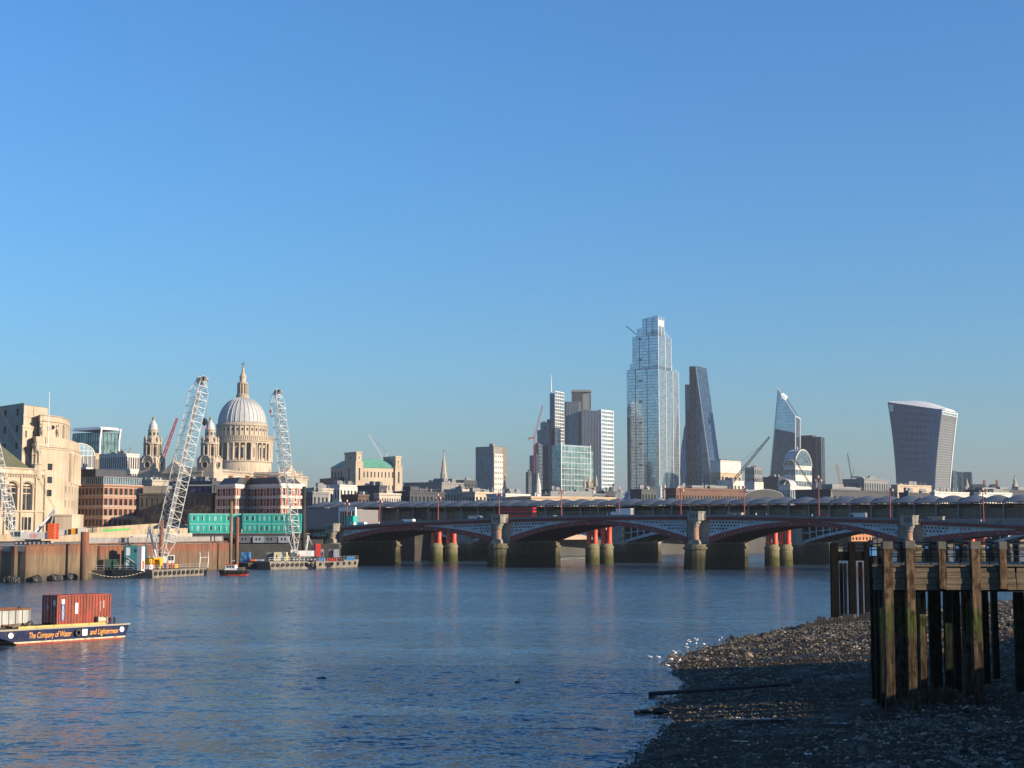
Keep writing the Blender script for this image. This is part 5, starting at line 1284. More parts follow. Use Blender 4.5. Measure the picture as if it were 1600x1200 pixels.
lan = MB().lathe(0, 0, q([(10.5, 622.5), (10.8, 620.5), (9.6, 620), (10.2, 617), (8.2, 615.5), (6.4, 615), (6.4, 600.5), (8.6, 600), (8.6, 598.2), (6.2, 597.5), (5.0, 596.8), (4.9, 590), (5.6, 589.5), (5.4, 588), (3.6, 585), (2.3, 582.5), (1.7, 576.5), (1.2, 574.5)]), 20)
lan.build('lantern', SHAFT, ca)
for k in range(12):
    a = 2 * math.pi * k / 12; MB().cyl(7.9 * kp * math.cos(a), 7.9 * kp * math.sin(a), Z(615.5), Z(600.2), .34, n=7).build('lantern_column', SHAFT, ca)
GOLD = mat('gilt bronze', (.55, .38, .12), .35, .1, metal=.7)
MB().blob((0, 0, Z(573.6)), (.75, .75, .75), 8, 0).build('ball', GOLD, ca)
MB().box(-.2, -.2, Z(572.5), .2, .2, Z(565)).box(-1.5, -.2, Z(569.6), 1.5, .2, Z(568.4)).build('cross', GOLD, ca)
# west towers
def west_tower(x, y, Yt):
    k2 = mpp(Yt); z = lambda py: wz(py, Yt); d = 21 - 21
    b = MB(); hw = 15.5 * k2
    b.box(x - hw, y - hw, 10, x + hw, y + hw, z(737)); b.box(x - hw * .93, y - hw * .93, z(737), x + hw * .93, y + hw * .93, z(716)); b.build('tower_base', SHAFT, ca)
    for (dx, dy) in ((0, -1), (1, 0), (-1, 0), (0, 1)):
        f = MB(); cx_, cy_ = x + dx * hw * .95, y + dy * hw * .95
        u = Vector((-dy, dx, 0)); n_ = 12; P = []
        pts = [Vector((cx_, cy_, 0)) + u * (hw * .62 * math.cos(math.pi * i / n_)) + Vector((0, 0, z(724) + hw * .75 * math.sin(math.pi * i / n_))) for i in range(n_ + 1)]
        f.line(pts, .55, 5); f.build('round_pediment', SHAFT, ca)
        c0 = Vector((cx_ + dx * .1, cy_ + dy * .1, z(727))); r = 3.9 * k2 * 1.25
        MB().tube(c0 - Vector((dx, dy, 0)) * .3, c0 + Vector((dx, dy, 0)) * .35, r, 20).build('clock_face', mat('dark clock dial', (.03, .035, .045), .5), ca)
        ringp = [c0 + Vector((dx, dy, 0)) * .36 + u * r * 1.08 * math.cos(2 * math.pi * i / 16) + Vector((0, 0, r * 1.08 * math.sin(2 * math.pi * i / 16))) for i in range(17)]
        MB().line(ringp, .3, 5).build('dial_ring', SHAFT, ca)
    st_ = lambda pts: [(r * k2, z(py)) for r, py in pts]
    MB().lathe(x, y, st_([(15.5, 717), (15.5, 714.6), (9.5, 714.4), (9.5, 695), (14.6, 694.6), (14.8, 692.2), (11.5, 691.6), (10.6, 684), (8.2, 682.6), (7.6, 673.4), (8.4, 672.6), (7.2, 671), (6.4, 667), (5.8, 663.5), (3.6, 660), (2.0, 657.6), (1.9, 655.5)]), 16, math.pi / 8, math.pi / 8 + 2 * math.pi).build('tower_stage', SHAFT, ca)
    MB().lathe(x, y, st_([(7.3, 671.2), (6.6, 667), (5.9, 663.5), (3.7, 660), (2.2, 657.6)]), 16).build('lead_cap', LEAD, ca)
    MB().blob((x, y, z(654.6)), (1.0, 1.0, 1.3), 8, .05).build('pineapple', GOLD, ca)
    for k in range(16):
        a = 2 * math.pi * (k // 2 + (.34 if k % 2 else .66)) / 8
        MB().cyl(x + 13 * k2 * math.cos(a), y + 13 * k2 * math.sin(a), z(714.5), z(694.8), .48, n=7).build('tower_column', SHAFT, ca)
    dk = MB()
    for k in range(8):
        a = 2 * math.pi * (k + .0) / 8; c, s = math.cos(a), math.sin(a); r = 9.7 * k2; u = (-s * 1.1, c * 1.1)
        dk.poly((r * c - u[0] + x, r * s - u[1] + y, z(712)), (r * c + u[0] + x, r * s + u[1] + y, z(712)), (r * c + u[0] + x, r * s + u[1] + y, z(699)), (r * c - u[0] + x, r * s - u[1] + y, z(699)))
        r = 8.0 * k2; u = (-s * .6, c * .6)
        dk.poly((r * c - u[0] + x, r * s - u[1] + y, z(681)), (r * c + u[0] + x, r * s + u[1] + y, z(681)), (r * c + u[0] + x, r * s + u[1] + y, z(676)), (r * c - u[0] + x, r * s - u[1] + y, z(676)))
    dk.build('belfry_opening', WDARK, ca, kind='stuff')
    for k in range(8):
        a = 2 * math.pi * (k + .5) / 8; MB().lathe(x + 12.6 * k2 * math.cos(a), y + 12.6 * k2 * math.sin(a), [(.7, z(692)), (.5, z(689)), (.9, z(687)), (.3, z(684)), (.35, z(683)), (.05, z(681.5))], 7).build('urn', SHAFT, ca)
west_tower(20.5, -85, 994); west_tower(-21.5, -85, 1006)
# body: nave, transept, choir, west front
zr = wz(739.5, 1040)
b = MB(); pn = MB()
for (x0, y0, x1, y1, top) in ((-18, -92, 19, 70, zr), (-38, -19, 38, 19, zr + .01)):
    P = [(x0, y0), (x1, y0), (x1, y1), (x0, y1)]
    for k in range(4):
        p, q_ = P[k], P[(k + 1) % 4]; n = 9 if (k == 1 and x1 < 30) else (3 if x1 > 30 and k in (0, 1) else 0)
        b.wall(p, q_, 12, top - 1.2, n, 2 if n else 0, pn, .34, .55, .6)
b.build('nave_wall', SHAFT, ca); pn.build('nave_window', WDARK, ca, kind='stuff')
c = MB()
for (x0, y0, x1, y1) in ((-18, -92, 19, 70), (-38, -19, 38, 19)): c.box(x0 - .6, y0 - .6, zr - 1.3, x1 + .6, y1 + .6, zr - .6)
c.build('nave_cornice', SHAFT, ca)
bl = MB()
for (p, q_) in (((19.2, -70), (19.2, -19)), ((19.2, 19), (19.2, 70)), ((19, -19.2), (38, -19.2)), ((38.2, -19), (38.2, 19))):
    n = int((Vector(q_) - Vector(p)).length / 1.3)
    for i in range(n + 1):
        u = i / n; x, y = p[0] + (q_[0] - p[0]) * u, p[1] + (q_[1] - p[1]) * u; bl.cbox(x, y, zr - .6, .55, .55, 1.6)
    bl.tube((*p, zr + 1.0), (*q_, zr + 1.0), .4, 4)
bl.build('parapet_balustrade', SHAFT, ca, kind='stuff')
MB().poly((-17, -70, zr - .5), (18, -70, zr - .5), (.5, -70, zr + 3.5)).poly((-17, -70, zr - .5), (.5, -70, zr + 3.5), (.5, 60, zr + 3.5), (-17, 60, zr - .5)).poly((18, -70, zr - .5), (18, 60, zr - .5), (.5, 60, zr + 3.5), (.5, -70, zr + 3.5)).build('nave_roof', LEAD, ca)
MB().hexa([(-9, -95.5, zr - 2), (9, -95.5, zr - 2), (9, -90, zr - 2), (-9, -90, zr - 2)], [(-.3, -95.5, zr + 6), (.3, -95.5, zr + 6), (.3, -90, zr + 6), (-.3, -90, zr + 6)]).build('west_pediment', SHAFT, ca)
MB().hexa([(36, -12, zr - 1), (39.2, -12, zr - 1), (39.2, 12, zr - 1), (36, 12, zr - 1)], [(36, -.4, zr + 6.2), (39.2, -.4, zr + 6.2), (39.2, .4, zr + 6.2), (36, .4, zr + 6.2)]).build('transept_pediment', SHAFT, ca)
for (x, y, zz) in ((0, -93, zr + 6), (38, 0, zr + 6), (38, -12, zr), (38, 12, zr), (38, -18, zr), (38, 18, zr), (19, -40, zr + .8)):
    MB().blob((x, y, zz + 1.6), (.7, .6, 1.9), 7, .2).build('statue', SHAFT, ca)

# ================================================================ CITY TOWERS
STEELG = mat('ribbed steel cladding', (0.24, 0.245, 0.25), 0.5, 0.08, 0.1, metal=0.3)
# slim tower with the mast
t, a, b_, h = tower('office_tower', 'tall slim tower with white mast and pale right face', 860, 866.5, 881, 615, 1945, GDARK, FRAMED, (3, 5), 34, 62, w=.7, wv=.5)
pl = MB().box(.2, -.9, h * .52, a * .98, -.4, h + 3); pl.build('lit_front', GPALE, t); cm = MB().curtain((.2, -.9, h * .52), (a * .98, -.9, h * .52), (a * .98, -.9, h + 3), (.2, -.9, h + 3), 4, 20, .9, .3, .5); cm.build('lit_front_grid', FRAMEW, t, kind='stuff')  # only the upper half is pale: shadow and reflection below put into colour
MB().cyl(.8, b_ * .8, h, h + (615 - 585) * mpp(1945), .9, .35, 8).build('mast', WHT, t)
MB().box(a, .5, 0, a + 4, b_, h - 15).build('side_slab', GPALE, t)
# grouped slabs to its left
for i, (l, c, r, y, lab) in enumerate([(822, 826, 830, 738, 'lowest grey slab at the left end of the tower cluster'), (828, 838, 842, 712, 'mid-height grey slab behind the red tower crane'), (834, 842, 847, 695, 'dark slab partly behind the stepped grey slab'), (840, 857, 862, 672, 'stepped grey slab left of the mast tower, front part'), (845, 858, 863, 660, 'stepped grey slab left of the mast tower, taller rear part')]):
    t, a, b_, h = tower('office_tower', lab, l, c, r, y, 1900 + i * 12, GDARK, FRAMED if i % 2 else GREY, (5, 3), 24, 60, w=.6, wv=.5)
    plant(t, a, b_, h + .9, DGREY, 2, i, 4)
# three-lobed ribbed tower
t = thing('ribbed_tower', 'dark ribbed tower of clustered lobes with black core', 'tower', (wx(911, 1990), 1990, 10))
def ribbed(cx_, cy_, w, d_, z1, n, m, nm):
    P = []
    for (sx, sy) in ((-1, -1), (1, -1), (1, 1), (-1, 1)):
        for k in range(4):
            an = math.atan2(sy, sx) - math.pi / 4 + math.pi / 2 * k / 3; P.append((cx_ + sx * (w / 2 - 3) + 3 * math.cos(an), cy_ + sy * (d_ / 2 - 3) + 3 * math.sin(an)))
    MB().prism(P, 0, z1).build(nm, m, t)
    rb = MB()
    for p, q in zip(P, P[1:] + P[:1]):
        L_ = (Vector(q) - Vector(p)).length; k = max(1, round(L_ / 1.9))
        for i in range(k):
            x, y = p[0] + (q[0] - p[0]) * i / k, p[1] + (q[1] - p[1]) * i / k; rb.cbox(x, y, 0, .75, .75, z1 + .5)
    rb.build('rib', STEELG, t, kind='stuff')
k9 = mpp(1990)
ribbed((896 - 911) * k9, 8, 24 * k9, 20, wz(628, 1990) - 10, 9, GDARK, 'lobe'); ribbed((923 - 911) * k9, -4, 30 * k9, 20, wz(643, 1990) - 10, 9, GDARK, 'lobe'); ribbed((911 - 911) * k9, 22, 26 * k9, 22, wz(640, 2000) - 10, 9, GDARK, 'lobe')
MB().box((895.5 - 911) * k9, 12, 0, (910 - 911) * k9, 30, wz(611, 2000) - 10).box((910 - 911) * k9, 14, 0, (925 - 911) * k9, 30, wz(611, 2000) - 10).build('core', DGREY, t)
MB().box((895 - 911) * k9, 11, wz(611, 2000) - 11, (925.5 - 911) * k9, 31, wz(609, 2000) - 10).build('core_cap', GREY, t)
MB().box((912 - 911) * k9, 13.8, wz(640, 2000) - 10, (923 - 911) * k9, 14, wz(613, 2000) - 10).build('core_panel', GREY, t)
# white banded tower
t, a, b_, h = tower('office_tower', 'white horizontally banded tower right of the ribbed tower', 936.5, 940, 959, 641, 1905, GPALE, FRAMEW, (3, 6), 30, 55, w=1.7, wv=.35, proud=.5)
MB().box(-.4, -.8, 0, .6, .3, h + 1).build('edge_fin', FRAMEW, t); MB().box(a - .6, -.8, 0, a + .4, .3, h + 1).build('edge_fin', FRAMEW, t)
dg = MB(); 
for k in range(5): dg.beam((a * (.05 + .18 * k), -.9, 0), (a * (.25 + .18 * k), -.9, h * (.16 + .06 * k)), 1.0)
dg.build('diagonal_brace', FRAMED, t)
# green glass block in front
t, a, b_, h = tower('glass_office', 'green glass office block in front of the ribbed tower', 863, 877, 923, 696, 1520, GTEAL, FRAMEL, (5, 9), 15, 48, w=.5, wv=.45, proud=.3)
MB().box(-.3, -.5, 0, .5, .3, h + 2).box(a - .5, -.5, 0, a + .3, .3, h + 2).build('corner_fin', FRAMEW, t)
MB().box(a + .1, 2, 0, a + 7, b_, h - 4).build('side_bay', GTEAL, t); MB().box(1, .3, h, a - 1, b_ * .8, h + 1.2).build('roof_screen', GPALE, t)
# the tower left of the cluster
t, a, b_, h = tower('office_tower', 'solitary squat tower with white right face and dark left face', 743.5, 771, 791, 698, 1700, GDARK, FRAMED, (9, 4), 20, 50, w=.5, wv=.45)
MB().box(-.4, -.4, h - 7.5, a + .4, b_ + .4, h).build('crown_band', mat('grey crown band', (.26, .24, .22), .8), t)
ww, pp = MB(), MB(); ww.wall((.4, -.7), (a * .7, -.7), 0, h - 7.6, 5, 14, pp, .42, .42, .35); ww.build('white_face', WHITE, t); pp.build('white_face_pane', WBLUE, t, kind='stuff')
MB().box(a * .7, -.75, 0, a + .3, -.3, h).build('brown_edge', mat('taupe edge', (.20, .17, .15), .8), t); MB().box(a * .35, b_ * .3, h, a * .65, b_ * .5, h + 4).build('plant_room', GREY, t)
# tallest tower
YT_ = 2000; gT = GPALE
t = thing('glass_skyscraper', 'tallest pale blue stepped glass skyscraper of the cluster', 'skyscraper'); first = True
C, _, _ = corner(981, 1031, 1062, YT_, 58); t.location = (C.x, C.y, 10); t.rotation_euler = (0, 0, R(58))
zc_ = [10] + [wz(y, YT_) for y in (576, 524, 497)]
for i, (l, r) in enumerate([(981, 1062.5), (990, 1051), (1006, 1040)]):
    _, a, b_ = corner(l, 1031, r, YT_, 58); z0_, z1_ = zc_[i] - 10, zc_[i + 1] - 10
    MB().box(0, 0, z0_, a, b_, z1_).build('glass_tier', gT, t); g = MB(); n = max(2, round((z1_ - z0_) / 4.1))
    g.curtain((0, 0, z0_), (a, 0, z0_), (a, 0, z1_), (0, 0, z1_), max(2, round(a / 4)), n, .35, .2, .25); g.curtain((0, b_, z0_), (0, 0, z0_), (0, 0, z1_), (0, b_, z1_), 0, n, .42, .25, .3)
    g.build('floor_line', mat('mid aluminium', (.26, .31, .35), .45, .06, metal=.4), t, kind='stuff')
    f = MB()
    for u in ((.0, .36, .70, 1.0) if i == 0 else (.0, .55, 1.0)): f.box(a * u - .45, -.5, z0_, a * u + .45, -.1, z1_ + (1 if i == 2 else 0))
    f.build('white_fin', FRAMEW, t)
    gv = MB()
    for u in (.36, .72): gv.box(-.5, b_ * u - .25, z0_, -.05, b_ * u + .25, z1_)
    gv.build('recess_line', FRAMED, t)
    wdg = [5.0, 7.0, 4.0][i]                   # parapets rake up toward the corner
    MB().add([(0, 0, z1_), (a, 0, z1_), (a, b_, z1_), (0, b_, z1_), (0, 0, z1_ + wdg), (a, 0, z1_ + wdg * .6), (a * .9, b_ * .15, z1_ + wdg * .6), (0, b_ * .15, z1_ + wdg)], [(0, 1, 5, 4), (1, 2, 6, 5), (2, 3, 7, 6), (3, 0, 4, 7), (4, 5, 6, 7)]).build('raked_parapet', gT, t)
    ch_ = [(.0, b_ * .78, .16), (.0, b_ * .90, .09)]
    if i < 2:
        _, an, bn = corner([990, 1006][i], 1031, [1051, 1040][i], YT_, 58)
        MB().box(a * .02, bn, z1_, an * .98, bn + (b_ - bn) * .55, z1_ + [9, 11][i]).build('shoulder', gT, t); MB().box(an, bn * .05, z1_, an + (a - an) * .5, bn * .9, z1_ + [10, 8][i]).build('shoulder', gT, t)
    if i == 0: a0, b0 = a, b_
    if i == 1: a1, b1_, z1s = a, b_, z1_
    if i == 2:
        MB().box(.5, -.35, z1_ - 10, a * .98, -.12, z1_ - 2).build('crown_lattice', FRAMEW, t)
dk = MB()
for k in range(9): dk.box(-.3, b0 * .52, 30 + 28 * k, -.05, b0 * .62, 32 + 28 * k)
dk.build('dark_opening', DGREY, t, kind='stuff')
for (px, y0, x1, y1, lab) in [(1000, 526, 978, 509, 'thin maintenance crane jib on the left shoulder of the tallest tower'), (1005, 524, 1000, 514, 'short maintenance mast on the tallest tower')]:
    q = thing('roof_crane', lab, 'crane', (wx(px, 2020, y0), 2020, wz(y0, 2020))); MB().tube((0, 0, -1), (wx(x1, 2020, y1) - wx(px, 2020, y0), 0, wz(y1, 2020) - wz(y0, 2020)), .55, 5).build('jib', FRAMED, q); MB().box(-1.5, -1.5, -4, 1.5, 1.5, 0).build('cradle', FRAMED, q)
# wedge tower
YW = 2060; phi = 58
C, a, b_ = corner(1082, 1123, 1139, YW, phi); h = wz(570, YW) - 10
t = thing('wedge_tower', 'dark blue wedge-shaped tower with sloping right face and ladder-like core', 'tower', (C.x, C.y, 10), R(phi))
y1 = b_ * .80
A_, B_, C_, D_ = (0, 0, 0), (a, 0, 0), (a, y1, h), (0, y1, h)
MB().add([A_, B_, C_, D_, (0, b_, 0), (a, b_, 0), (a, b_, h), (0, b_, h)], [(0, 1, 2, 3), (4, 0, 3, 7), (1, 5, 6, 2), (5, 4, 7, 6), (3, 2, 6, 7)]).build('glass_skin', GDARK, t)
g = MB().curtain(A_, B_, C_, D_, 6, 45, .35, .3, .4); g.build('slope_grid', FRAMED, t, kind='stuff')
g = MB(); n = 45
for k in range(n):
    z = h * k / n; yy = y1 * z / h; g.box(-.35, yy, z - .2, 0, b_ * .80, z + .2)
g.build('west_floor_line', FRAMED, t, kind='stuff')
MB().add([(-.6, -.3, 0), (-.6, .9, 0), (-.6, y1 + .9, h), (-.6, y1 - .3, h), (.3, -.3, 0), (.3, .9, 0), (.3, y1 + .9, h), (.3, y1 - .3, h)], [(0, 3, 2, 1), (4, 5, 6, 7), (0, 4, 7, 3), (1, 2, 6, 5), (3, 7, 6, 2)]).build('raking_edge', FRAMEL, t)
MB().box(-.5, b_ * .82, 0, a * .8, b_ * 1.05, h).build('core', DGREY, t); br = MB(); n = 22
for k in range(n):
    z0_, z1_ = h * k / n, h * (k + 1) / n
    br.beam((-.8, b_ * .83, z0_), (-.8, b_ * 1.04, z1_), .5); br.beam((-.8, b_ * 1.04, z0_), (-.8, b_ * .83, z1_), .5); br.beam((-.8, b_ * .83, z0_), (-.8, b_ * 1.04, z0_), .5)
br.build('core_brace', mat('rust grey brace', (.30, .24, .22), .6), t)
tower('office_tower', 'dark slab standing close behind the left side of the wedge tower', 1073, 1081, 1084, 601, 2140, GDARK, FRAMED, (4, 2), 40, 60, w=.5)
q = thing('bullet_tower', 'curved glass edge of a bullet-shaped tower left of the wedge tower', 'tower', (wx(1084, 2230), 2230, 10)); kz = mpp(2230)
prof = [(19 * kz, 0), (21 * kz, 40), (21 * kz, 80), (18 * kz, 120), (13 * kz, 150), (6 * kz, 168), (1, 176)]
MB().lathe(0, 0, prof, 24).build('glass_skin', GDARK, q, smooth=True); lb = MB()
for k in range(18):
    an = 2 * math.pi * k / 18
    for sg in (-1, 1):
        pts = [(r * 1.01 * math.cos(an + sg * i * .3), r * 1.01 * math.sin(an + sg * i * .3), z) for i, (r, z) in enumerate(prof)]; lb.line(pts, .35, 4)
lb.build('diagrid', FRAMED, q, kind='stuff')
q2 = thing('glass_office', 'curved dark glass roof edge left of the tallest tower base', 'building', (wx(984, 1900), 1900, 10)); MB().lathe(0, 0, [(9, 0), (9, 40), (7.5, 46), (4, 50)], 20).build('glass_skin', GDARK, q2, smooth=True)
# pointed tower
YP = 2040; phi = 40
C, a, b_ = corner(1200, 1243, 1251, YP, 40); h = wz(652, YP) - 10
t = thing('pointed_tower', 'pointed glass tower with slanted top and white edges', 'tower')
def PP(px, py, dY=0): Y = YP + dY; return Vector((wx(px, Y, py), Y, wz(py, Y)))
front = [PP(1199.5, 790, 22), PP(1243, 790), PP(1243, 650), PP(1216, 608, 14)]
bk = [p + Vector((14, 26, 0)) for p in front]
bk[3] = bk[3] + Vector((0, 0, -6)); bk[2] = PP(1250.5, 655, 26); bk[1] = PP(1250.5, 790, 26)
MB().add(front + bk, [(0, 1, 2, 3), (1, 5, 6, 2), (5, 4, 7, 6), (4, 0, 3, 7), (3, 2, 6, 7)]).build('glass_skin', glass('navy glass', (.05, .07, .11), .4, .12, .3), t)
up_ = MB(); A1, B1 = front[0].lerp(front[3], .66), front[1].lerp(front[2], .81); off = Vector((-.1, -.35, 0))
up_.add([A1 + off, B1 + off, front[2] + off, front[3] + off], [(0, 1, 2, 3)]); up_.build('pale_upper_glazing', GPALE, t)
g = MB(); A0, B0_ = front[0], front[1]
for k in range(1, 40):
    u = k / 40; p, q_ = front[0].lerp(front[3], u), front[1].lerp(front[2], min(1, u * 1.29))
    if u * 1.29 > 1: q_ = front[2].lerp(front[3], (u * 1.29 - 1) / .29)
    g.tube(p + off, q_ + off, .16, 4)
g.build('floor_line', FRAMED, t, kind='stuff')
e = MB()
for p, q_ in ((front[0], front[3]), (front[3], front[2]), (front[2], front[1]), (bk[2], bk[1]), (front[2], bk[2])): e.tube(p + off, q_ + off, .85, 4)
e.build('white_edge', FRAMEW, t); MB().tube(front[3] - Vector((0, 0, 6)), front[3] + Vector((-.5, 0, 2)), .6, 4).build('tip', FRAMEW, t)
MB().hexa([PP(1222, 622, 2), PP(1227, 626, 2), PP(1229, 622, 6), PP(1226, 619, 6)], [PP(1220, 616, 2), PP(1227, 620, 2), PP(1231, 620, 6), PP(1224, 614, 6)]).build('maintenance_rig', FRAMEW, t)
# dark slab behind
t, a, b_, h = tower('office_tower', 'dark blue-black slab right of the pointed tower', 1243, 1285, 1290.5, 683, 2090, glass('navy glass', (.05, .07, .11), .4, .12, .3), DGREY, (8, 2), 24, 62, w=.4, wv=.3)
MB().box(-.5, b_ * .0, 0, a, b_ * .22, h * .55).build('pale_lower_bay', GPALE, t); MB().box(-.3, b_ * .3, h, a, b_ * .8, h + 3).build('roof_step', DGREY, t)
# flared tower
YF = 1860
t = thing('flared_tower', 'flared concave-sided tower widening upward with white rim', 'tower')
lev = []
N = 14
for k in range(N + 1):
    v = k / N; py, pc, pr = 775 + (628 - 775) * v, 775 + (640 - 775) * v, 775 + (645 - 775) * v
    xl = 1401 - 14 * (v ** 1.7) ; xc = 1460.5 + 11.5 * v ** 1.6; xr = 1483 + 12 * v ** 1.35
    Yc = YF - 3 * v; lev.append((Vector((wx(xl, YF + 34, py), YF + 34, wz(py, YF + 34))), Vector((wx(xc, Yc, pc), Yc, wz(pc, Yc))), Vector((wx(xr, YF + 30, pr), YF + 30, wz(pr, YF + 30)))))
zt_ = lev[-1][1].z
w_, r_ = MB(), MB()
for p, q_ in zip(lev, lev[1:]): 
    w_.poly(p[0], p[1], q_[1], q_[0]); r_.poly(p[1], p[2], q_[2], q_[1]); bkp, bkq = p[0] + p[2] - p[1], q_[0] + q_[2] - q_[1]; w_.poly(p[2], bkp, bkq, q_[2]); w_.poly(bkp, p[0], q_[0], bkq)
w_.build('west_face', glass('steel blue glass', (.07, .13, .21), .5, .1, .15), t); r_.build('south_face', mat('grey louvre face', (.16, .175, .19), .5, .06, .1, metal=.2), t)
fn = MB()
for i in range(38):
    u = i / 37; pts = [p[0].lerp(p[1], u) + Vector((-.05, -.35, 0)) for p in lev]
    for p, q_ in zip(pts, pts[1:]): fn.tube(p, q_, .28, 4)
fn.build('vertical_fin', mat('pale fin', (.15, .22, .31), .45, .05, metal=.3), t, kind='stuff')
lv = MB()
for k in range(1, 34):
    v = k / 34; j = min(N - 1, int(v * N)); f = v * N - j; p = lev[j][1].lerp(lev[j + 1][1], f); q_ = lev[j][2].lerp(lev[j + 1][2], f)
    if v < .86: lv.tube(p + Vector((.3, -.3, 0)), q_ + Vector((.3, -.3, 0)), .22, 4)
lv.build('louvre', FRAMEL, t, kind='stuff')
rim = MB()
for p, q_ in zip(lev, lev[1:]): rim.tube(p[2] + Vector((.4, -.3, 0)), q_[2] + Vector((.4, -.3, 0)), .95, 5)
rim.build('white_rim', FRAMEW, t)
Ltop, Ctop, Rtop = lev[-1]; Bk = Ltop + Rtop - Ctop; roof = MB(); M_ = 16; rows_ = []
for i in range(M_ + 1):
    u = i / M_; crown = 6.5 * math.sin(math.pi * min(1, .06 + u * .86)) ; a_ = Ltop.lerp(Ctop, u); c_ = Bk.lerp(Rtop, u); mid = a_.lerp(c_, .5)
    rows_.append([a_, a_.lerp(c_, .25) + Vector((0, 0, crown * .75 + 1)), mid + Vector((0, 0, crown + 1)), a_.lerp(c_, .75) + Vector((0, 0, crown * .75 + 1)), c_])
for p, q_ in zip(rows_, rows_[1:]):
    for k in range(4): roof.poly(p[k], q_[k], q_[k + 1], p[k + 1])
roof.poly(*rows_[-1]); roof.build('crown_roof', FRAMEW, t)
cr = MB()
for i in range(14, 32):
    u = i / 31; a_ = Ltop.lerp(Ctop, u); cr.tube(a_ + Vector((-.1, -.5, -1.5)), a_.lerp(Bk.lerp(Rtop, u), .22) + Vector((0, -.3, 4.6 * math.sin(math.pi * (.12 + u * .8)) * .7 + .9)), .3, 4)
cr.build('crown_fin', FRAMED, t, kind='stuff')
p, q_ = lev[-2][1].lerp(lev[-1][1], .3), lev[-2][2].lerp(lev[-1][2], .3); o2 = Vector((.25, -.45, 0)); z_ = Vector((0, 0, 7.5)); 
MB().add([p + o2, q_ + o2, q_ + o2 + z_, p + o2 + z_], [(0, 1, 2, 3)]).build('sky_garden_glazing', GPALE, t); MB().tube(p + o2 + z_ * .45, q_ + o2 + z_ * .45, .8, 4).build('sky_garden_beam', FRAMEW, t); MB().tube(p + o2, q_ + o2, .5, 4).build('sky_garden_beam', FRAMEW, t)
MB().add([Vector((wx(1390, YF + 33, 640), YF + 32.6, wz(640, YF))), Vector((wx(1395, YF + 33, 640), YF + 30.2, wz(640, YF))), Vector((wx(1395, YF + 33, 628), YF + 30.2, wz(628.5, YF))), Vector((wx(1389, YF + 33, 628), YF + 32.6, wz(628.5, YF)))], [(0, 1, 2, 3)]).build('pale_sign_panel', FRAMEW, t)

# ================================================================ FARADAY-LIKE STONE BLOCK WITH GREEN ROOFS
YA_ = 960; phi = 33
fb = thing('green_roofed_block', 'cream stone telephone-exchange block with two towers and green copper roofs', 'building')
C, a, b_ = corner(535, 555, 628, YA_, phi); fb.location = (C.x, C.y, 8); fb.rotation_euler = (0, 0, R(phi)); zf = lambda y: wz(y, YA_ + 12) - 8
pn = MB(); ml = MB()
tw = a * .155
def stone_tower(x0, x1, y0, y1, top, nm):
    w = MB(); w.wall((x0, y0), (x1, y0), 0, top - 6.5, 1, 3, pn, .22, .5, .5); w.wall((x0, y1), (x0, y0), 0, top - 6.5, 1, 3, pn, .18, .5, .5); w.wall((x1, y0), (x1, y1), 0, top - 6.5, 0, 0, pn); w.wall((x1, y1), (x0, y1), 0, top - 6.5, 0, 0, pn); w.build(nm, CREAM, fb)
    e = .7; w = MB(); w.wall((x0 + e, y0 + e), (x1 - e, y0 + e), top - 6.5, top - 1, 1, 1, pn, .15, .3, .4); w.wall((x0 + e, y1 - e), (x0 + e, y0 + e), top - 6.5, top - 1, 1, 1, pn, .15, .3, .4); w.wall((x1 - e, y0 + e), (x1 - e, y1 - e), top - 6.5, top - 1, 0, 0, pn); w.wall((x1 - e, y1 - e), (x0 + e, y1 - e), top - 6.5, top - 1, 0, 0, pn); w.build('tower_attic', CREAM, fb)
    MB().box(x0 - .3, y0 - .3, top - 6.8, x1 + .3, y1 + .3, top - 6.2).build('tower_cornice', CREAM, fb); MB().box(x0 + .3, y0 + .3, top - 1, x1 - .3, y1 - .3, top).build('tower_cap', CREAM, fb)
stone_tower(0, tw, 0, b_, zf(707), 'tower_wall'); stone_tower(a - tw, a, 0, b_, zf(712), 'tower_wall')
w = MB(); ze = zf(731.5)
w.wall((tw, 1.2), (a - tw, 1.2), 0, ze, 9, 5, pn, .34, .42, .4); w.wall((a - tw, b_ - 2), (tw, b_ - 2), 0, ze, 0, 0, pn); w.build('front_wall', CREAM, fb)
MB().poly((tw, .8, ze), (a - tw, .8, ze), (a - tw, b_ * .5, zf(717)), (tw, b_ * .5, zf(717))).poly((tw, b_ * .5, zf(717)), (a - tw, b_ * .5, zf(717)), (a - tw, b_ - 2, ze), (tw, b_ - 2, ze)).build('copper_roof', COPPER, fb)
wl_ = 16.0
w = MB(); y2 = b_ + wl_ * 1.35; w.wall((2, y2), (2, b_), 0, zf(729), 5, 4, pn, .34, .5, .4); w.wall((14, b_), (14, y2), 0, zf(729), 0, 0, pn); w.wall((14, y2), (2, y2), 0, zf(729), 2, 4, pn, .3, .5, .4); w.build('wing_wall', CREAM, fb)
MB().add([(1.6, b_, zf(729)), (14.4, b_, zf(729)), (14.4, y2 + .4, zf(729)), (1.6, y2 + .4, zf(729)), (8, b_, zf(718)), (8, y2 - 5, zf(718))], [(0, 4, 5, 3), (1, 2, 5, 4), (2, 3, 5), (0, 1, 4)]).build('wing_roof', COPPER, fb)
MB().box(-3, b_ * .9, 0, 2, y2 + 6, zf(746)).build('lower_wing', DGREY, fb)
pn.build('window_pane', WDARK, fb, kind='stuff')

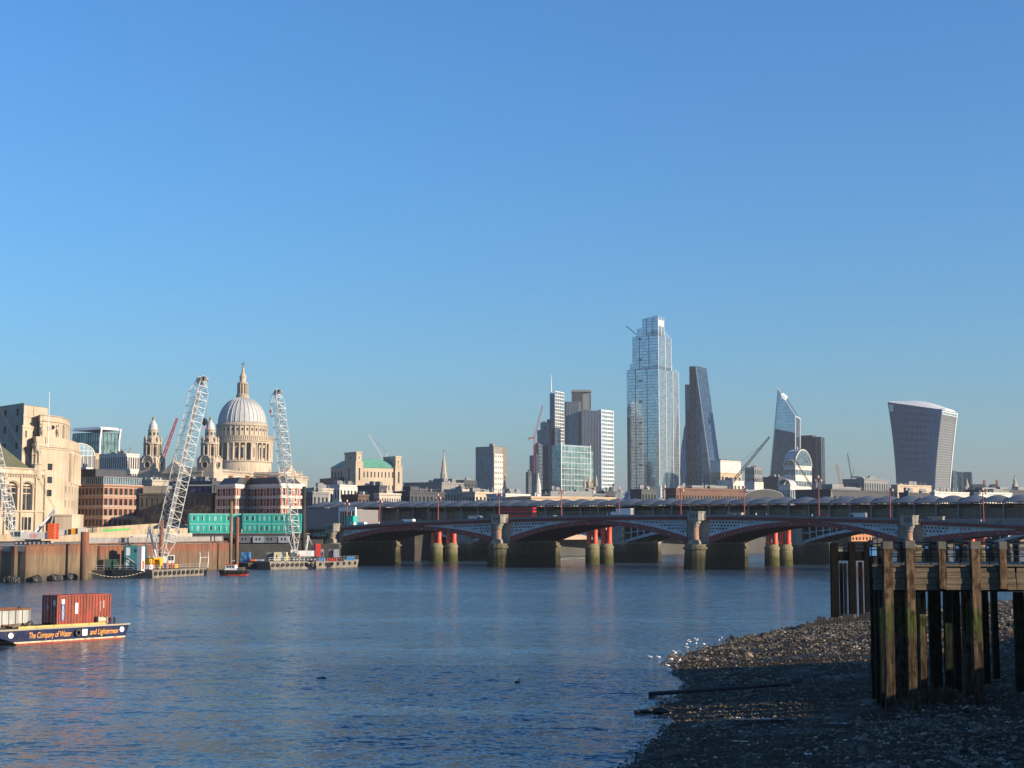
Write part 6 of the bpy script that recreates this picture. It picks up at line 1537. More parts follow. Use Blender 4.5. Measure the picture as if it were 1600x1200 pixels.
# ================================================================ ROOFSCAPE BETWEEN THE LANDMARKS
def B(name, label, l, c, r, y, Y, m, cols, rows, phi=62, pl=0, **k):
    t, a, b_, h = bld(name, label, l, c, r, y, Y, m, cols, rows, phi, **k)
    if pl: plant(t, a, b_, h, [GREY, WHITE, DGREY, CONC][int(Y) % 4], pl, int(l * 7 + y), 2.6)
    return t, a, b_, h
# behind and beside the cathedral
t, a, b_, h = tower('glass_office', 'blue-green glass office with flared white crown left of the cathedral', 110, 152, 182, 676, 1250, GTEAL, FRAMED, (12, 5), 10, 56, w=.4, wv=.5)
for x in (0, a): 
    for k in range(5): MB().hexa([(x - .7, -.8 - k * .35, h - 6 + k * 2), (x + .7, -.8 - k * .35, h - 6 + k * 2), (x + .7, .2 - k * .35, h - 6 + k * 2), (x - .7, .2 - k * .35, h - 6 + k * 2)], [(x - .7, -1.15 - k * .35, h - 4 + k * 2), (x + .7, -1.15 - k * .35, h - 4 + k * 2), (x + .7, -.15 - k * .35, h - 4 + k * 2), (x - .7, -.15 - k * .35, h - 4 + k * 2)]).build('crown_bracket', FRAMEW, t)
    MB().box(x - .6, -.9, 0, x + .6, 0, h - 6).build('edge_fin', FRAMEW, t)
MB().frustum([(-1.5, -2.5), (a + 1.5, -2.5), (a + 1.5, b_), (-1.5, b_)], h + 2.5, [(1, 1), (a - 1, 1), (a - 1, b_), (1, b_)], h + 5).build('crown_roof', FRAMEW, t)
B('stone_office', 'pale stone and grid-windowed office left of the cathedral tower', 150, 190, 215, 708, 1020, WHITE, (12, 7), 5, 58, 2, wf=.6, hf=.7)
B('stone_office', 'small tan brick office under the blue-green glass office', 134, 146, 152, 708, 980, TAN, (4, 2), 4, 58, 0)
q = thing('barrel_roofed_office', 'glazed office with a white arched barrel roof beside the curved stone block', 'building', (wx(121, 900), 900, 8), R(30)); hh = wz(712, 900) - 8; rr = 9.0
MB().box(-rr, 0, 0, rr, 26, hh).build('wall', GREY, q); ar = [(rr * math.cos(math.pi * i / 14), rr * .8 * math.sin(math.pi * i / 14)) for i in range(15)]
v = MB(); f = MB()
for (x0, z0), (x1, z1) in zip(ar, ar[1:]): v.poly((x0, 0, hh + z0), (x1, 0, hh + z1), (x1, 26, hh + z1), (x0, 26, hh + z0)); f.tube((x0, -.1, hh + z0), (x1, -.1, hh + z1), .5, 4)
v.build('barrel_roof', LEAD, q); f.build('arch_rim', WHITE, q); MB().poly(*[(x, -.02, hh + z) for x, z in ar]).build('gable_glazing', GPALE, q)
gb = MB()
for k in range(-3, 4): gb.beam((k * 2.4, -.1, 0), (k * 2.4, -.1, hh + rr * .8 * math.sqrt(max(0, 1 - (k * 2.4 / rr) ** 2))), .3)
for z in (hh * .55, hh * .8, hh, hh + 3): gb.beam((-rr * .9, -.1, z), (rr * .9, -.1, z), .3)
gb.build('gable_bar', FRAMEW, q)
B('stone_office', 'white low roof block between the brick office and the barrel roof', 116, 132, 142, 730, 760, WHITE, (4, 3), 3, 60, 2)
B('slate_block', 'dark slate-topped block below the pale grid office', 140, 160, 212, 741, 720, DGREY, (5, 8), 4, 60, 3)
B('stone_office', 'grey stone roof block left of the cathedral west front', 212, 236, 262, 749, 800, STONE, (4, 4), 3, 62, 2)
B('slate_block', 'long dark roof block below the cathedral nave', 262, 330, 350, 751, 780, SLATE, (8, 3), 3, 64, 4)
B('stone_office', 'pale stone roof block below the cathedral dome', 345, 405, 440, 752, 820, STONE, (6, 4), 3, 64, 4)
# between the striped house and the green-roofed block
roofs = [
 ('stone_office', 'low cream block right of the striped house behind the station hall', 474, 490, 520, 762, 760, CONC, (4, 5), 3, 60, 3),
 ('flat_roofed_office', 'grey-green box-topped office behind the station hall', 476, 488, 513, 768, 660, GREY, (3, 4), 3, 60, 2),
 ('flat_roofed_office', 'white-roofed low office in front of the green-roofed block', 505, 530, 562, 757, 820, WHITE, (6, 6), 3, 60, 5),
 ('brick_block', 'dark brown block with tan right face behind the station', 533, 559, 576, 772, 650, BROWN, (5, 3), 3, 60, 1),
 ('flat_roofed_office', 'dark flat block in front of the green-roofed block', 558, 592, 604, 758, 760, DGREY, (6, 2), 3, 62, 2),
 ('terraced_office', 'cream terraced office with window bands behind the station roof', 584, 592, 626, 770, 655, CONC, (2, 9), 3, 52, 1),
 ('flat_roofed_office', 'charcoal glazed office right of the cream terraced office', 604, 640, 695, 767, 690, DGREY, (7, 9), 3, 55, 3),
 ('slate_block', 'broad grey pitched-roof block left of the church steeple', 630, 690, 724, 753, 860, mat('grey lead slope', (.23, .22, .21), .7, .1), (6, 4), 2, 60, 2),
 ('stone_office', 'pale low office right of the church steeple', 694, 722, 742, 764, 760, CONC, (6, 5), 3, 58, 4),
 ('stone_office', 'cream low block below the solitary squat tower', 722, 742, 790, 768, 720, CREAM, (4, 8), 3, 55, 4),
 ('flat_roofed_office', 'far dark blue block left of the solitary squat tower', 712, 724, 745, 750, 1500, DGREY, (3, 4), 4, 60, 2),
 ('flat_roofed_office', 'far low grey block right of the church steeple', 700, 706, 716, 748, 1600, GREY, (3, 3), 4, 60, 1),
 ('stone_office', 'white-roofed block left of the white steeple', 760, 790, 828, 771, 700, WHITE, (5, 6), 3, 55, 5),
 ('tan_stone_block', 'long tan stone block with cornice behind the station roof', 790, 830, 962, 775, 640, TAN, (6, 26), 2, 32, 3),
 ('flat_roofed_office', 'dark roof block under the grouped grey slabs', 846, 862, 884, 765, 900, DGREY, (4, 4), 3, 58, 3),
 ('glazed_office', 'pale green glazed roof block below the green glass office', 880, 905, 945, 770, 800, GPALE, (6, 6), 3, 55, 3),
 ('flat_roofed_office', 'dark curved-fronted block below the white banded tower', 934, 944, 962, 767, 850, DGREY, (3, 4), 3, 55, 2),
 ('slate_block', 'slate-roofed block below the tallest tower', 985, 1003, 1026, 764, 840, SLATE, (4, 5), 3, 55, 2),
 ('brick_block', 'long dark red brick block with a row of tall windows', 1040, 1057, 1166, 762, 700, mat('dark umber brick', (.15, .085, .065), .85), (4, 24), 2, 36, 3),
 ('stone_office', 'tan block left of the black crane jib', 1112, 1127, 1160, 738, 1500, TAN, (4, 5), 4, 50, 0),
 ('concrete_block', 'pale windowless concrete block right of the wedge tower', 1111, 1127, 1159, 719, 1530, WHITE, (0, 0), 0, 50, 1),
 ('stone_office', 'white base block in front of the pale windowless block', 1122, 1130, 1164, 750, 1300, WHITE, (2, 6), 3, 50, 2),
 ('steel_service_block', 'grey steel-piped block with service towers left of the pointed tower', 1165, 1180, 1192, 730, 1900, STEELG, (4, 4), 8, 55, 6),
 ('concrete_block', 'small white box block below the steel-piped block', 1164, 1180, 1194, 753, 1250, WHITE, (0, 0), 0, 52, 1),
 ('flat_roofed_office', 'dark roof block below the pointed tower', 1193, 1218, 1232, 745, 1500, DGREY, (6, 4), 4, 58, 3),
 ('flat_roofed_office', 'long charcoal block right of the twin-domed block', 1244, 1300, 1392, 764, 760, DGREY, (8, 10), 2, 48, 4),
 ('scaffolded_block', 'grey scaffolded block left of the flared tower', 1318, 1352, 1389, 748, 1200, GREY, (10, 10), 4, 50, 6),
 ('stone_office', 'cream block at the foot of the flared tower', 1391, 1404, 1457, 757, 1000, CREAM, (2, 0), 2, 42, 2),
 ('flat_roofed_office', 'dark low block in front of the flared tower', 1406, 1420, 1465, 769, 800, DGREY, (3, 6), 2, 50, 4),
 ('stone_office', 'long white low block right of the flared tower', 1455, 1462, 1516, 768, 780, WHITE, (2, 14), 2, 36, 2),
 ('stone_office', 'white low block second from the right edge', 1524, 1531, 1583, 769, 780, WHITE, (2, 12), 2, 36, 2),
 ('flat_roofed_office', 'charcoal block at the right edge behind the station', 1500, 1560, 1660, 764, 900, DGREY, (8, 8), 2, 48, 3),
]
for r_ in roofs: B(*r_)
# more slabs right of the flared tower
for i, (l, c, r, y, lab) in enumerate([(1483, 1491, 1498, 736, 'first of three dark and teal slabs right of the flared tower'), (1497, 1505, 1507, 738, 'second of three dark and teal slabs right of the flared tower'), (1506, 1519, 1521, 738, 'rightmost notched dark slab right of the flared tower')]):
    tower('office_tower', lab, l, c, r, y, 2000 + i * 40, GDARK if i != 1 else GTEAL, FRAMED, (4, 3), 12, 50, w=.4)
# tan right face on the brown block and its like come from the sun; pitched church roofs at the right
for i, (l, r, y, lab) in enumerate([(1523, 1548, 756, 'left of two grey pitched roofs near the right edge'), (1552, 1567, 756, 'right of two grey pitched roofs near the right edge')]):
    Y = 1100; w = (r - l) * mpp(Y); q = thing('pitched_roof_hall', lab, 'hall', (wx(l, Y), Y, 8)); z1 = wz(764, Y) - 8; z2 = wz(y, Y) - 8
    MB().box(0, 0, 0, w, 16, z1).build('wall', STONE, q); MB().add([(0, 0, z1), (w, 0, z1), (w, 16, z1), (0, 16, z1), (1.5, 8, z2), (w - 1.5, 8, z2)], [(0, 1, 5, 4), (1, 2, 5), (2, 3, 4, 5), (3, 0, 4)]).build('roof', SLATE, q)
    MB().cbox(w * .9, 8, z1, 1.4, 1.4, z2 - z1 + 3).build('chimney', BRICKD, q)
# twin-domed banded block
YD2 = 1260; t, a, b_, h = bld('twin_domed_block', 'banded stone block with two rounded barrel gables and lead roofs', 1226, 1244.5, 1270, 727, YD2, WHITE, (5, 6), 6, 52, wf=.9, hf=.45, pane=WBLUE)
def barrel(x0, x1, y0, y1, z, k, m, axis='y'):
    n = 14; v = MB(); rr = (x1 - x0) / 2 if axis == 'y' else (y1 - y0) / 2; pr = [(-math.cos(math.pi * i / n), math.sin(math.pi * i / n)) for i in range(n + 1)]
    for (u0, w0), (u1, w1) in zip(pr, pr[1:]):
        if axis == 'y': cx_ = (x0 + x1) / 2; v.poly((cx_ + u0 * rr, y0, z + w0 * rr * k), (cx_ + u0 * rr, y1, z + w0 * rr * k), (cx_ + u1 * rr, y1, z + w1 * rr * k), (cx_ + u1 * rr, y0, z + w1 * rr * k))
        else: cy_ = (y0 + y1) / 2; v.poly((x0, cy_ + u0 * rr, z + w0 * rr * k), (x0, cy_ + u1 * rr, z + w1 * rr * k), (x1, cy_ + u1 * rr, z + w1 * rr * k), (x1, cy_ + u0 * rr, z + w0 * rr * k))
    return v
barrel(0, a, .3, b_, h - .5, .95, LEAD).build('barrel_roof', LEAD, t); barrel(.3, a, 0, b_, h - .5, .95, LEAD, 'x').build('barrel_roof', LEAD, t)
for k, e in ((a, 'y'), (b_, 'x')):
    f = MB(); n = 14
    for rr_ in (1.0,):
        pts = [((k / 2 - k / 2 * rr_ * math.cos(math.pi * i / n)), h - .5 + k / 2 * .95 * rr_ * math.sin(math.pi * i / n)) for i in range(n + 1)]
        f.line([(p, 0, z) if e == 'y' else (0, p, z) for p, z in pts], .55, 5)
    f.build('gable_arch', WHITE, t); MB().poly(*[(p, -.05, z) if e == 'y' else (-.05, p, z) for p, z in pts]).build('gable_glazing', WBLUE, t)
MB().cyl(a / 2, b_ / 2, h + a * .4, h + a * .4 + 4.5, .6, .2, 8).build('finial', FRAMEW, t)
for k in range(5):
    an = math.pi * (k + 1) / 6; MB().tube((a / 2 - a / 2 * math.cos(an), .2, h - .4 + a / 2 * .97 * math.sin(an)), (a / 2 - a / 2 * math.cos(an), b_, h - .4 + a / 2 * .97 * math.sin(an)), .45, 4).build('roof_rib', FRAMEW, t)
t, a, b_, h = bld('domed_annex', 'smaller banded block with barrel gable in front of the twin-domed block', 1217, 1236, 1246, 757, 1190, WHITE, (3, 3), 3, 55, wf=.85, hf=.5, pane=WBLUE)
barrel(0, a, 0, b_, h - .5, .9, LEAD, 'x').build('barrel_roof', LEAD, t); MB().line([(0, b_ / 2 - b_ / 2 * math.cos(math.pi * i / 12), h - .5 + b_ / 2 * .9 * math.sin(math.pi * i / 12)) for i in range(13)], .7, 5).build('gable_arch', WHITE, t)
# arched dark train-shed
q = thing('train_shed', 'dark arched train shed roof with pale ribs left of the twin-domed block', 'train shed', (wx(1195, 820), 820, 8), R(12)); z = wz(779, 820) - 8
v = barrel(-11.5, 11.5, 0, 60, z, .42, SLATE); v.poly(*[(-11.5 * math.cos(math.pi * i / 14), .05, z + 11.5 * .42 * math.sin(math.pi * i / 14)) for i in range(15)]); v.build('roof', SLATE, q); MB().box(-11.5, .2, 0, 11.5, 59, z).build('wall', DGREY, q)
for k in range(7): MB().line([(-11.5 * math.cos(math.pi * i / 12), k * 8, z + .15 + 11.5 * .42 * math.sin(math.pi * i / 12)) for i in range(13)], .16, 4).build('rib', FRAMEL, q)

# ---------------------------------------------------------------- church steeples
def steeple(label, px, ybase, ytop, Y, prof, m, pin=0):
    t = thing('church_steeple', label, 'steeple', (wx(px, Y), Y, 0)); k = mpp(Y)
    MB().lathe(0, 0, [(r * k, wz(y, Y)) for r, y in prof], 8, math.pi / 8, math.pi / 8 + 2 * math.pi).build('spire', m, t)
    w = prof[0][0] * k * .95; MB().box(-w, -w, 6, w, w, wz(prof[0][1], Y) + .01).build('tower', m, t)
    o = MB()
    for an in range(4):
        c, s = math.cos(an * math.pi / 2), math.sin(an * math.pi / 2); zz = wz(prof[0][1], Y); o.poly((c * w * 1.01 - s * w * .35, s * w * 1.01 + c * w * .35, zz - 9), (c * w * 1.01 + s * w * .35, s * w * 1.01 - c * w * .35, zz - 9), (c * w * 1.01 + s * w * .35, s * w * 1.01 - c * w * .35, zz - 3), (c * w * 1.01 - s * w * .35, s * w * 1.01 + c * w * .35, zz - 3))
    o.build('belfry_opening', WDARK, t, kind='stuff')
    MB().blob((0, 0, wz(ytop, Y)), (.6, .6, .7), 6, 0).build('vane', GOLD, t)
    for i in range(pin):
        c, s = [(1, 1), (1, -1), (-1, 1), (-1, -1)][i]; zz = wz(prof[0][1], Y); MB().lathe(c * w, s * w, [(.8, zz - 2), (.7, zz + 1.5), (.1, zz + 5)], 6).build('pinnacle', m, t)
steeple('tall stone steeple with stacked stages left of the solitary squat tower', 693, 755, 704, 1330, [(6.5, 748), (5.6, 745), (5.8, 741), (4.3, 738), (4.2, 731), (3.4, 729), (3.2, 723), (2.2, 721), (1.7, 716), (.8, 709), (.3, 704)], STONE)
steeple('small lead-spired steeple in front of the squat tower right edge', 789, 775, 745, 900, [(4.5, 766), (4, 762), (2.6, 760), (2.2, 754), (1.0, 750), (.3, 745)], SLATE)
steeple('white stone steeple in front of the grouped grey slabs', 841, 778, 738, 1000, [(5.5, 770), (4.8, 764), (4.4, 758), (3.6, 756), (3.0, 750), (1.6, 747), (1.2, 742), (.3, 738)], WHITE)
steeple('pale pinnacled church tower below the white banded tower', 926, 775, 752, 1000, [(6, 755), (5.5, 754), (.5, 753.5)], CREAM, 4)
steeple('grey pinnacled church tower beside the pale one', 917, 775, 753, 1060, [(3.6, 757), (3, 756), (.5, 755)], STONE, 4)
steeple('white pinnacled church tower left of the long dark red brick block', 1036, 785, 766, 760, [(3.5, 772), (3.0, 771), (.5, 770.5)], WHITE, 4)
steeple('slim stone steeple at the right edge of the skyline', 1588, 768, 744, 1200, [(4.6, 762), (4.0, 757), (2.4, 755), (2.2, 750), (.8, 747), (.3, 744)], STONE)
steeple('thin stone steeple in front of the rightmost notched slab', 1513, 768, 748, 1250, [(3.0, 760), (2.4, 757), (1.2, 752), (.3, 748)], STONE)
steeple('small steeple right of the twin-domed annex', 1300, 780, 766, 700, [(1.8, 776), (1.4, 773), (.3, 766)], TAN)
# ---------------------------------------------------------------- cranes on the skyline
def tower_crane(label, pxb, yb, Y, pxt, yt, m, mastx=None, w=1.6, back=True):
    t = thing('tower_crane', label, 'crane', (wx(pxb, Y), Y, 0)); z0 = wz(yb, Y)
    p = Vector((0, 0, z0)); q = Vector((wx(pxt, Y, yt) - wx(pxb, Y), 0, wz(yt, Y)))
    j = MB(); lattice(j, p, q, w, w * .6, max(8, int((q - p).length / 3)), .22 * w / 1.6, .12 * w / 1.6); j.build('jib', m, t)
    ms = MB(); lattice(ms, (0, 0, max(8, z0 - 45)), p, w, w, 14, .22, .12); ms.build('mast', m, t)
    sg = -1 if q.x > 0 else 1; MB().box(min(0, sg * 7), -1, z0 - 1, max(0, sg * 7), 1, z0 + .6).build('machinery_deck', m, t); MB().box(sg * 7 - 1, -1.2, z0 - 2.5, sg * 7 + 1, 1.2, z0).build('counterweight', GREY, t)
    MB().beam((0, 0, z0), (sg * 3, 0, z0 + 7), .4).build('a_frame', m, t); MB().tube((sg * 3, 0, z0 + 7), p.lerp(q, .85), .1, 4).build('pendant', FRAMED, t)
RC = mat('red crane paint', (.42, .05, .05), .5)
tower_crane('red luffing tower crane left of the mast tower', 835, 684, 1900, 848, 633, RC)
tower_crane('red luffing crane jib between the cathedral west towers', 250, 722, 1180, 277, 653, RC, w=2.0)
tower_crane('thin white crane jib behind the green-roofed block', 600, 720, 1300, 576, 678, FRAMEW, w=1.2)
tower_crane('long dark lattice crane jib leaning right beside the pointed tower', 1137, 763, 900, 1203, 682, FRAMED, w=1.5)
tower_crane('pale tan crane jib right of the dark slab', 1315, 757, 1300, 1307, 724, TAN, w=1.5)
tower_crane('thin grey crane jib left of the flared tower', 1332, 745, 1500, 1324, 708, FRAMED, w=.9)
tower_crane('dark crane jib crossing in front of the twin-domed block', 1272, 765, 900, 1240, 715, FRAMED, w=.9)
tower_crane('small red crane tip above the pale grid-windowed office', 196, 712, 1300, 188, 702, RC, w=1.2)

# ================================================================ FAR BANK SEEN UNDER THE ARCHES
fbk = thing('far_river_wall', 'pale stone river wall on the far bank seen under the bridge arches', 'wall')
for i in range(9):
    s = 40 + i * 55; p, q = Vector((-60 + .53 * s, 560 + .85 * s)), Vector((-60 + .53 * (s + 55), 560 + .85 * (s + 55)))
    MB().prism([(p.x, p.y), (q.x, q.y), (q.x - .85 * 3, q.y + .53 * 3), (p.x - .85 * 3, p.y + .53 * 3)], -2, 6.2).build('wall_bay', tidal('far wall stone', (.42, .36, .25), (.16, .17, .08), 3.0, 1.5) if i == 0 else MATS['far wall stone'], fbk)
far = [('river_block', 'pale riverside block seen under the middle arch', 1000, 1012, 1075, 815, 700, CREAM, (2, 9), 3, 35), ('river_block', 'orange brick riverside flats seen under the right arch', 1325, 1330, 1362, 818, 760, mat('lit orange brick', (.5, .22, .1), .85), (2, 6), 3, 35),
       ('river_block', 'pale bay-windowed riverside flats seen under the right arch', 1282, 1288, 1326, 816, 800, CONC, (2, 6), 3, 35), ('river_block', 'tan riverside block seen under the first arch', 640, 650, 720, 812, 640, TAN, (2, 8), 3, 35), ('river_block', 'brick riverside block seen under the arch left of the jetty', 1540, 1548, 1640, 815, 800, BRICKD, (2, 9), 3, 35), ('river_block', 'buff riverside block seen beside the middle red columns', 880, 885, 990, 816, 690, CONC, (2, 9), 3, 35)]
for r_ in far: bld(*r_, z0=5.5)
MB().prism([(-60, 560), (420, 1330), (900, 1330), (300, 640)][::-1], -4, -.5).build('far_river_bed', EARTH, kind='structure')

# ================================================================ FORESHORE
WL = [(-40, 2.0), (20, 2.2), (50, 3.6), (69.3, 4.7), (76.5, 6.4), (88, 9.3), (94, 8.6), (100.4, 10.0), (108, 12.8), (116, 12.6), (124, 12.4), (131, 14.0), (139, 16.5), (148, 20), (167, 28), (185, 39), (204, 51), (242, 81), (300, 130)]
def xwl(y):
    for (y0, x0), (y1, x1) in zip(WL, WL[1:]):
        if y <= y1: return x0 + (x1 - x0) * max(0, (y - y0)) / (y1 - y0)
    return 130
def shore_z(x, y):
    d = x - xwl(y); n = noise.noise(Vector((x * .12, y * .12, 3))) * .28 + noise.noise(Vector((x * .45, y * .45, 9))) * .10 + noise.noise(Vector((x * 1.6, y * 1.6, 5))) * .035
    z = .082 * d if d > 0 else .12 * d
    return min(z, 3.6) + n * min(1, max(.15, (d + 2) / 6))
m, nt, b = nodes_of('wet shingle ground')
n1 = noise_node(nt, 6.0, 5, rough=.7); n2 = noise_node(nt, 0.25, 3); n3 = noise_node(nt, 22.0, 2)
c1 = ramp(nt, n1.outputs[0], [(.32, (.014, .012, .009)), (.5, (.035, .029, .021)), (.66, (.075, .06, .042)), (.78, (.17, .145, .11))])
c2 = ramp(nt, n2.outputs[0], [(.35, (.5, .46, .36)), (.65, (1.15, 1.0, .8))])
nt.links.new(mixc(nt, 1.0, c1.outputs[0], c2.outputs[0], 'MULTIPLY'), b.inputs['Base Color'])
rr = ramp(nt, n2.outputs[0], [(.36, (.45,) * 3), (.55, (.92,) * 3)]); nt.links.new(rr.outputs[0], b.inputs['Roughness']); b.inputs['Specular IOR Level'].default_value = .10
bp_ = nt.nodes.new('ShaderNodeBump'); bp_.inputs['Strength'].default_value = .9; bp_.inputs['Distance'].default_value = .12
nt.links.new(n1.outputs[0], bp_.inputs['Height']); nt.links.new(bp_.outputs[0], b.inputs['Normal']); SHORE = m
ys = [-30 + 10 * i for i in range(8)] + [48 + i * .75 for i in range(140)] + [153 + 1.5 * i for i in range(70)]
fs = MB(); NX = 110
for y in ys:
    x0 = xwl(y) - 6; x1 = max(x0 + 40, .36 * y + 30)
    for i in range(NX + 1):
        x = x0 + (x1 - x0) * (i / NX) ** 1.3; fs.v.append((x, y, shore_z(x, y)))
for j in range(len(ys) - 1):
    for i in range(NX): k = j * (NX + 1) + i; fs.f.append((k, k + 1, k + NX + 2, k + NX + 1))
fs.build('foreshore', SHORE, kind='structure', smooth=True)
# shingle: thousands of loose stones
m, nt, b = nodes_of('loose shingle'); g = nt.nodes.new('ShaderNodeNewGeometry')
n1 = noise_node(nt, 2.6, 1); wn_ = nt.nodes.new('ShaderNodeTexWhiteNoise'); sn = nt.nodes.new('ShaderNodeVectorMath'); sn.operation = 'SNAP'; sn.inputs[1].default_value = (.35, .35, 5)
nt.links.new(g.outputs['Position'], sn.inputs[0]); nt.links.new(sn.outputs[0], wn_.inputs[0])
k = ramp(nt, wn_.outputs[0], [(0, (.018, .016, .012)), (.4, (.06, .05, .036)), (.7, (.12, .096, .066)), (.92, (.18, .145, .10)), (.99, (.32, .28, .22)), (1, (.5, .45, .38))])
nt.links.new(k.outputs[0], b.inputs['Base Color']); b.inputs['Roughness'].default_value = .7; b.inputs['Specular IOR Level'].default_value = .2; PEB = m
pb = MB(); r5 = random.Random(5); V, Fc = pb.v, pb.f
count = 0
while count < 60000:
    y = 52 * (250 / 52) ** (r5.random() ** 1.15); xa = xwl(y) - .6; xb = min(.345 * y + 1, xa + 75)
    if xb <= xa: continue
    x = xa + (xb - xa) * r5.random(); dens = noise.noise(Vector((x * .16, y * .10, 1))) + .35
    band = 1.3 if 125 < y < 172 else 1.0
    if r5.random() > max(.22, min(1, dens * 1.1 * band)): continue
    s = (.028 + .085 * r5.random() ** 3) * (1.35 if band > 1 else 1) * (1 + y / 220); 
    if r5.random() < .010: s *= 3.0
    z = shore_z(x, y) + s * .2; a = r5.random() * 6.28; c_, s_ = math.cos(a), math.sin(a); e = r5.uniform(.6, 1.4); o = len(V)
    V += [(x + c_ * s * e, y + s_ * s * e, z), (x - s_ * s, y + c_ * s, z + s * .1), (x - c_ * s * e, y - s_ * s * e, z), (x + s_ * s, y - c_ * s, z - s * .1), (x + s * r5.uniform(-.2, .2), y, z + s * .65), (x, y, z - s * .5)]
    Fc += [(o, o + 1, o + 4), (o + 1, o + 2, o + 4), (o + 2, o + 3, o + 4), (o + 3, o, o + 4)]
    count += 1
pb.build('shingle', PEB, kind='stuff')['label'] = 'loose grey and brown shingle strewn over the foreshore'
# puddles left by the tide
for i, (px, py, w, d) in enumerate([(1195, 1117, 2.6, .5), (1320, 1134, 1.6, .4), (1150, 1148, .8, .3)]):
    Y = wd(py, .8); x = wx(px, Y); z = max(shore_z(x + q * w * .4, Y + p * d) for q in (-1, 0, 1) for p in (-.6, 0, .6)) + .015
    MB().poly(*[(x + w * math.cos(t) * (.7 + .25 * math.sin(3 * t + i) + .14 * math.sin(7 * t) + .1 * math.sin(13 * t + i)), Y + d * math.sin(t) * (.7 + .3 * math.cos(2 * t + i) + .2 * math.sin(9 * t)), z) for t in [2 * math.pi * k / 40 for k in range(40)]]).build('puddle', WATER, kind='structure')
TIMB = mat('black wet timber', (.022, .02, .018), .6, .3, 1.0)
p, q = Vector((9.0, 101.5, .12)), Vector((17.6, 97.5, 1.15))
tag(MB().tube(p, q, .16, 6, .11).tube(q - Vector((1.5, 0, .1)), q + Vector((.9, .9, .1)), .08, 5).build('driftwood_beam', TIMB), 'long black timber beam lying across the foreshore into the water', 'driftwood')
Y = wd(1114, .05); dw = MB().tube((wx(990, Y), Y, .1), (wx(1040, Y), Y + 1, .12), .13, 6).blob((wx(1030, Y), Y, .15), (.6, .3, .22), 7, .3); tag(dw.build('driftwood_log', TIMB), 'dark waterlogged log at the waterline below the long beam', 'driftwood')
# root bundle between the jetty piles
rt = thing('root_bundle', 'tangled bundle of brown roots washed up between the jetty posts', 'driftwood', (wx(1490, 83), 86.5, shore_z(wx(1490, 83), 86.5)))
ROOT = mat('dry root', (.10, .07, .045), .9); r6 = random.Random(9); k = MB()
for i in range(95):
    a = r6.random() * 6.28; e = r6.uniform(.1, 1.3); P = [Vector((r6.uniform(-.35, .35), r6.uniform(-.3, .3), .1))]; dd = Vector((math.cos(a), math.sin(a) * .6, e)).normalized()
    for s in range(5): P.append(P[-1] + dd * .2); dd = (dd + Vector((r6.uniform(-.5, .5), r6.uniform(-.5, .5), r6.uniform(-.55, .2)))).normalized()
    k.line(P, .018, 3)
k.build('root_tangle', ROOT, rt); MB().line([(.3, -.2, .7), (.8, -.3, .45), (1.2, -.4, .1), (1.5, -.5, -.1)], .12, 6).build('stem', ROOT, rt)
# low timber revetment at the far end of the beach
rv = thing('timber_revetment', 'low rotten timber revetment at the far edge of the shingle', 'revetment'); r7 = random.Random(4)
for i in range(26):
    px = 1250 + i * 4.4; Y = 168 + i * .35; x = wx(px, Y); z = max(0, shore_z(x, Y)); MB().box(x - .12, Y - .12, z - .5, x + .12, Y + .12, z + r7.uniform(.35, 1.1)).build('stake', TIMB, rv)
for i in range(6):
    x0, x1 = wx(1256 + i * 18, 168.3), wx(1273 + i * 18, 169); z = max(.05, shore_z((x0 + x1) / 2, 169)); MB().hexa([(x0, 168.4 + i * 1.6, z - .3), (x1, 169.7 + i * 1.6, z - .3), (x1, 169.8 + i * 1.6, z - .3), (x0, 168.5 + i * 1.6, z - .3)], [(x0, 168.4 + i * 1.6, z + .45), (x1, 169.7 + i * 1.6, z + .45), (x1, 169.8 + i * 1.6, z + .45), (x0, 168.5 + i * 1.6, z + .45)]).build('plank', TIMB, rv)

# ================================================================ TIMBER JETTY
def timber(name, dry, wet, zt, zw):
    m = tidal(name, dry, wet, zt, zw, .35, (2, 2, .12)); nt = m.node_tree; b = [n for n in nt.nodes if n.type == 'BSDF_PRINCIPLED'][0]
    src = b.inputs['Base Color'].links[0].from_socket
    gr = noise_node(nt, 1.0, 4, stretch=(9, 9, .5)); k = ramp(nt, gr.outputs[0], [(.35, (.45, .42, .4)), (.55, (1, 1, 1)), (.7, (1.25, 1.2, 1.15))])
    sp = noise_node(nt, 2.2, 5, stretch=(2, 2, .8)); k2 = ramp(nt, sp.outputs[0], [(.40, (.35, .33, .30)), (.52, (1, 1, 1))])
    g = nt.nodes.new('ShaderNodeNewGeometry'); sx = nt.nodes.new('ShaderNodeSeparateXYZ'); nt.links.new(g.outputs['Position'], sx.inputs[0])
    ad = nt.nodes.new('ShaderNodeMath'); ad.operation = 'MULTIPLY_ADD'; nt.links.new(noise_node(nt, 1.4, 4).outputs[0], ad.inputs[0]); ad.inputs[1].default_value = 2.4; nt.links.new(sx.outputs[2], ad.inputs[2])
    ms = nt.nodes.new('ShaderNodeMath'); ms.operation = 'MULTIPLY'; ms.inputs[1].default_value = .1; nt.links.new(ad.outputs[0], ms.inputs[0])
    moss = ramp(nt, ms.outputs[0], [(.60, (0, 0, 0)), (.66, (1, 1, 1)), (.73, (1, 1, 1)), (.80, (0, 0, 0))])      # weed belt at the tide mark
    src = mixc(nt, moss.outputs[0], src, [wet[0] * 1.15, wet[1] * 1.9, wet[2] * .9])
    col = mixc(nt, 1.0, mixc(nt, 1.0, src, k.outputs[0], 'MULTIPLY'), k2.outputs[0], 'MULTIPLY'); nt.links.new(col, b.inputs['Base Color'])
    return m
POST = timber('weathered pile timber', (.14, .096, .06), (.062, .046, .028), 5.0, 1.2)
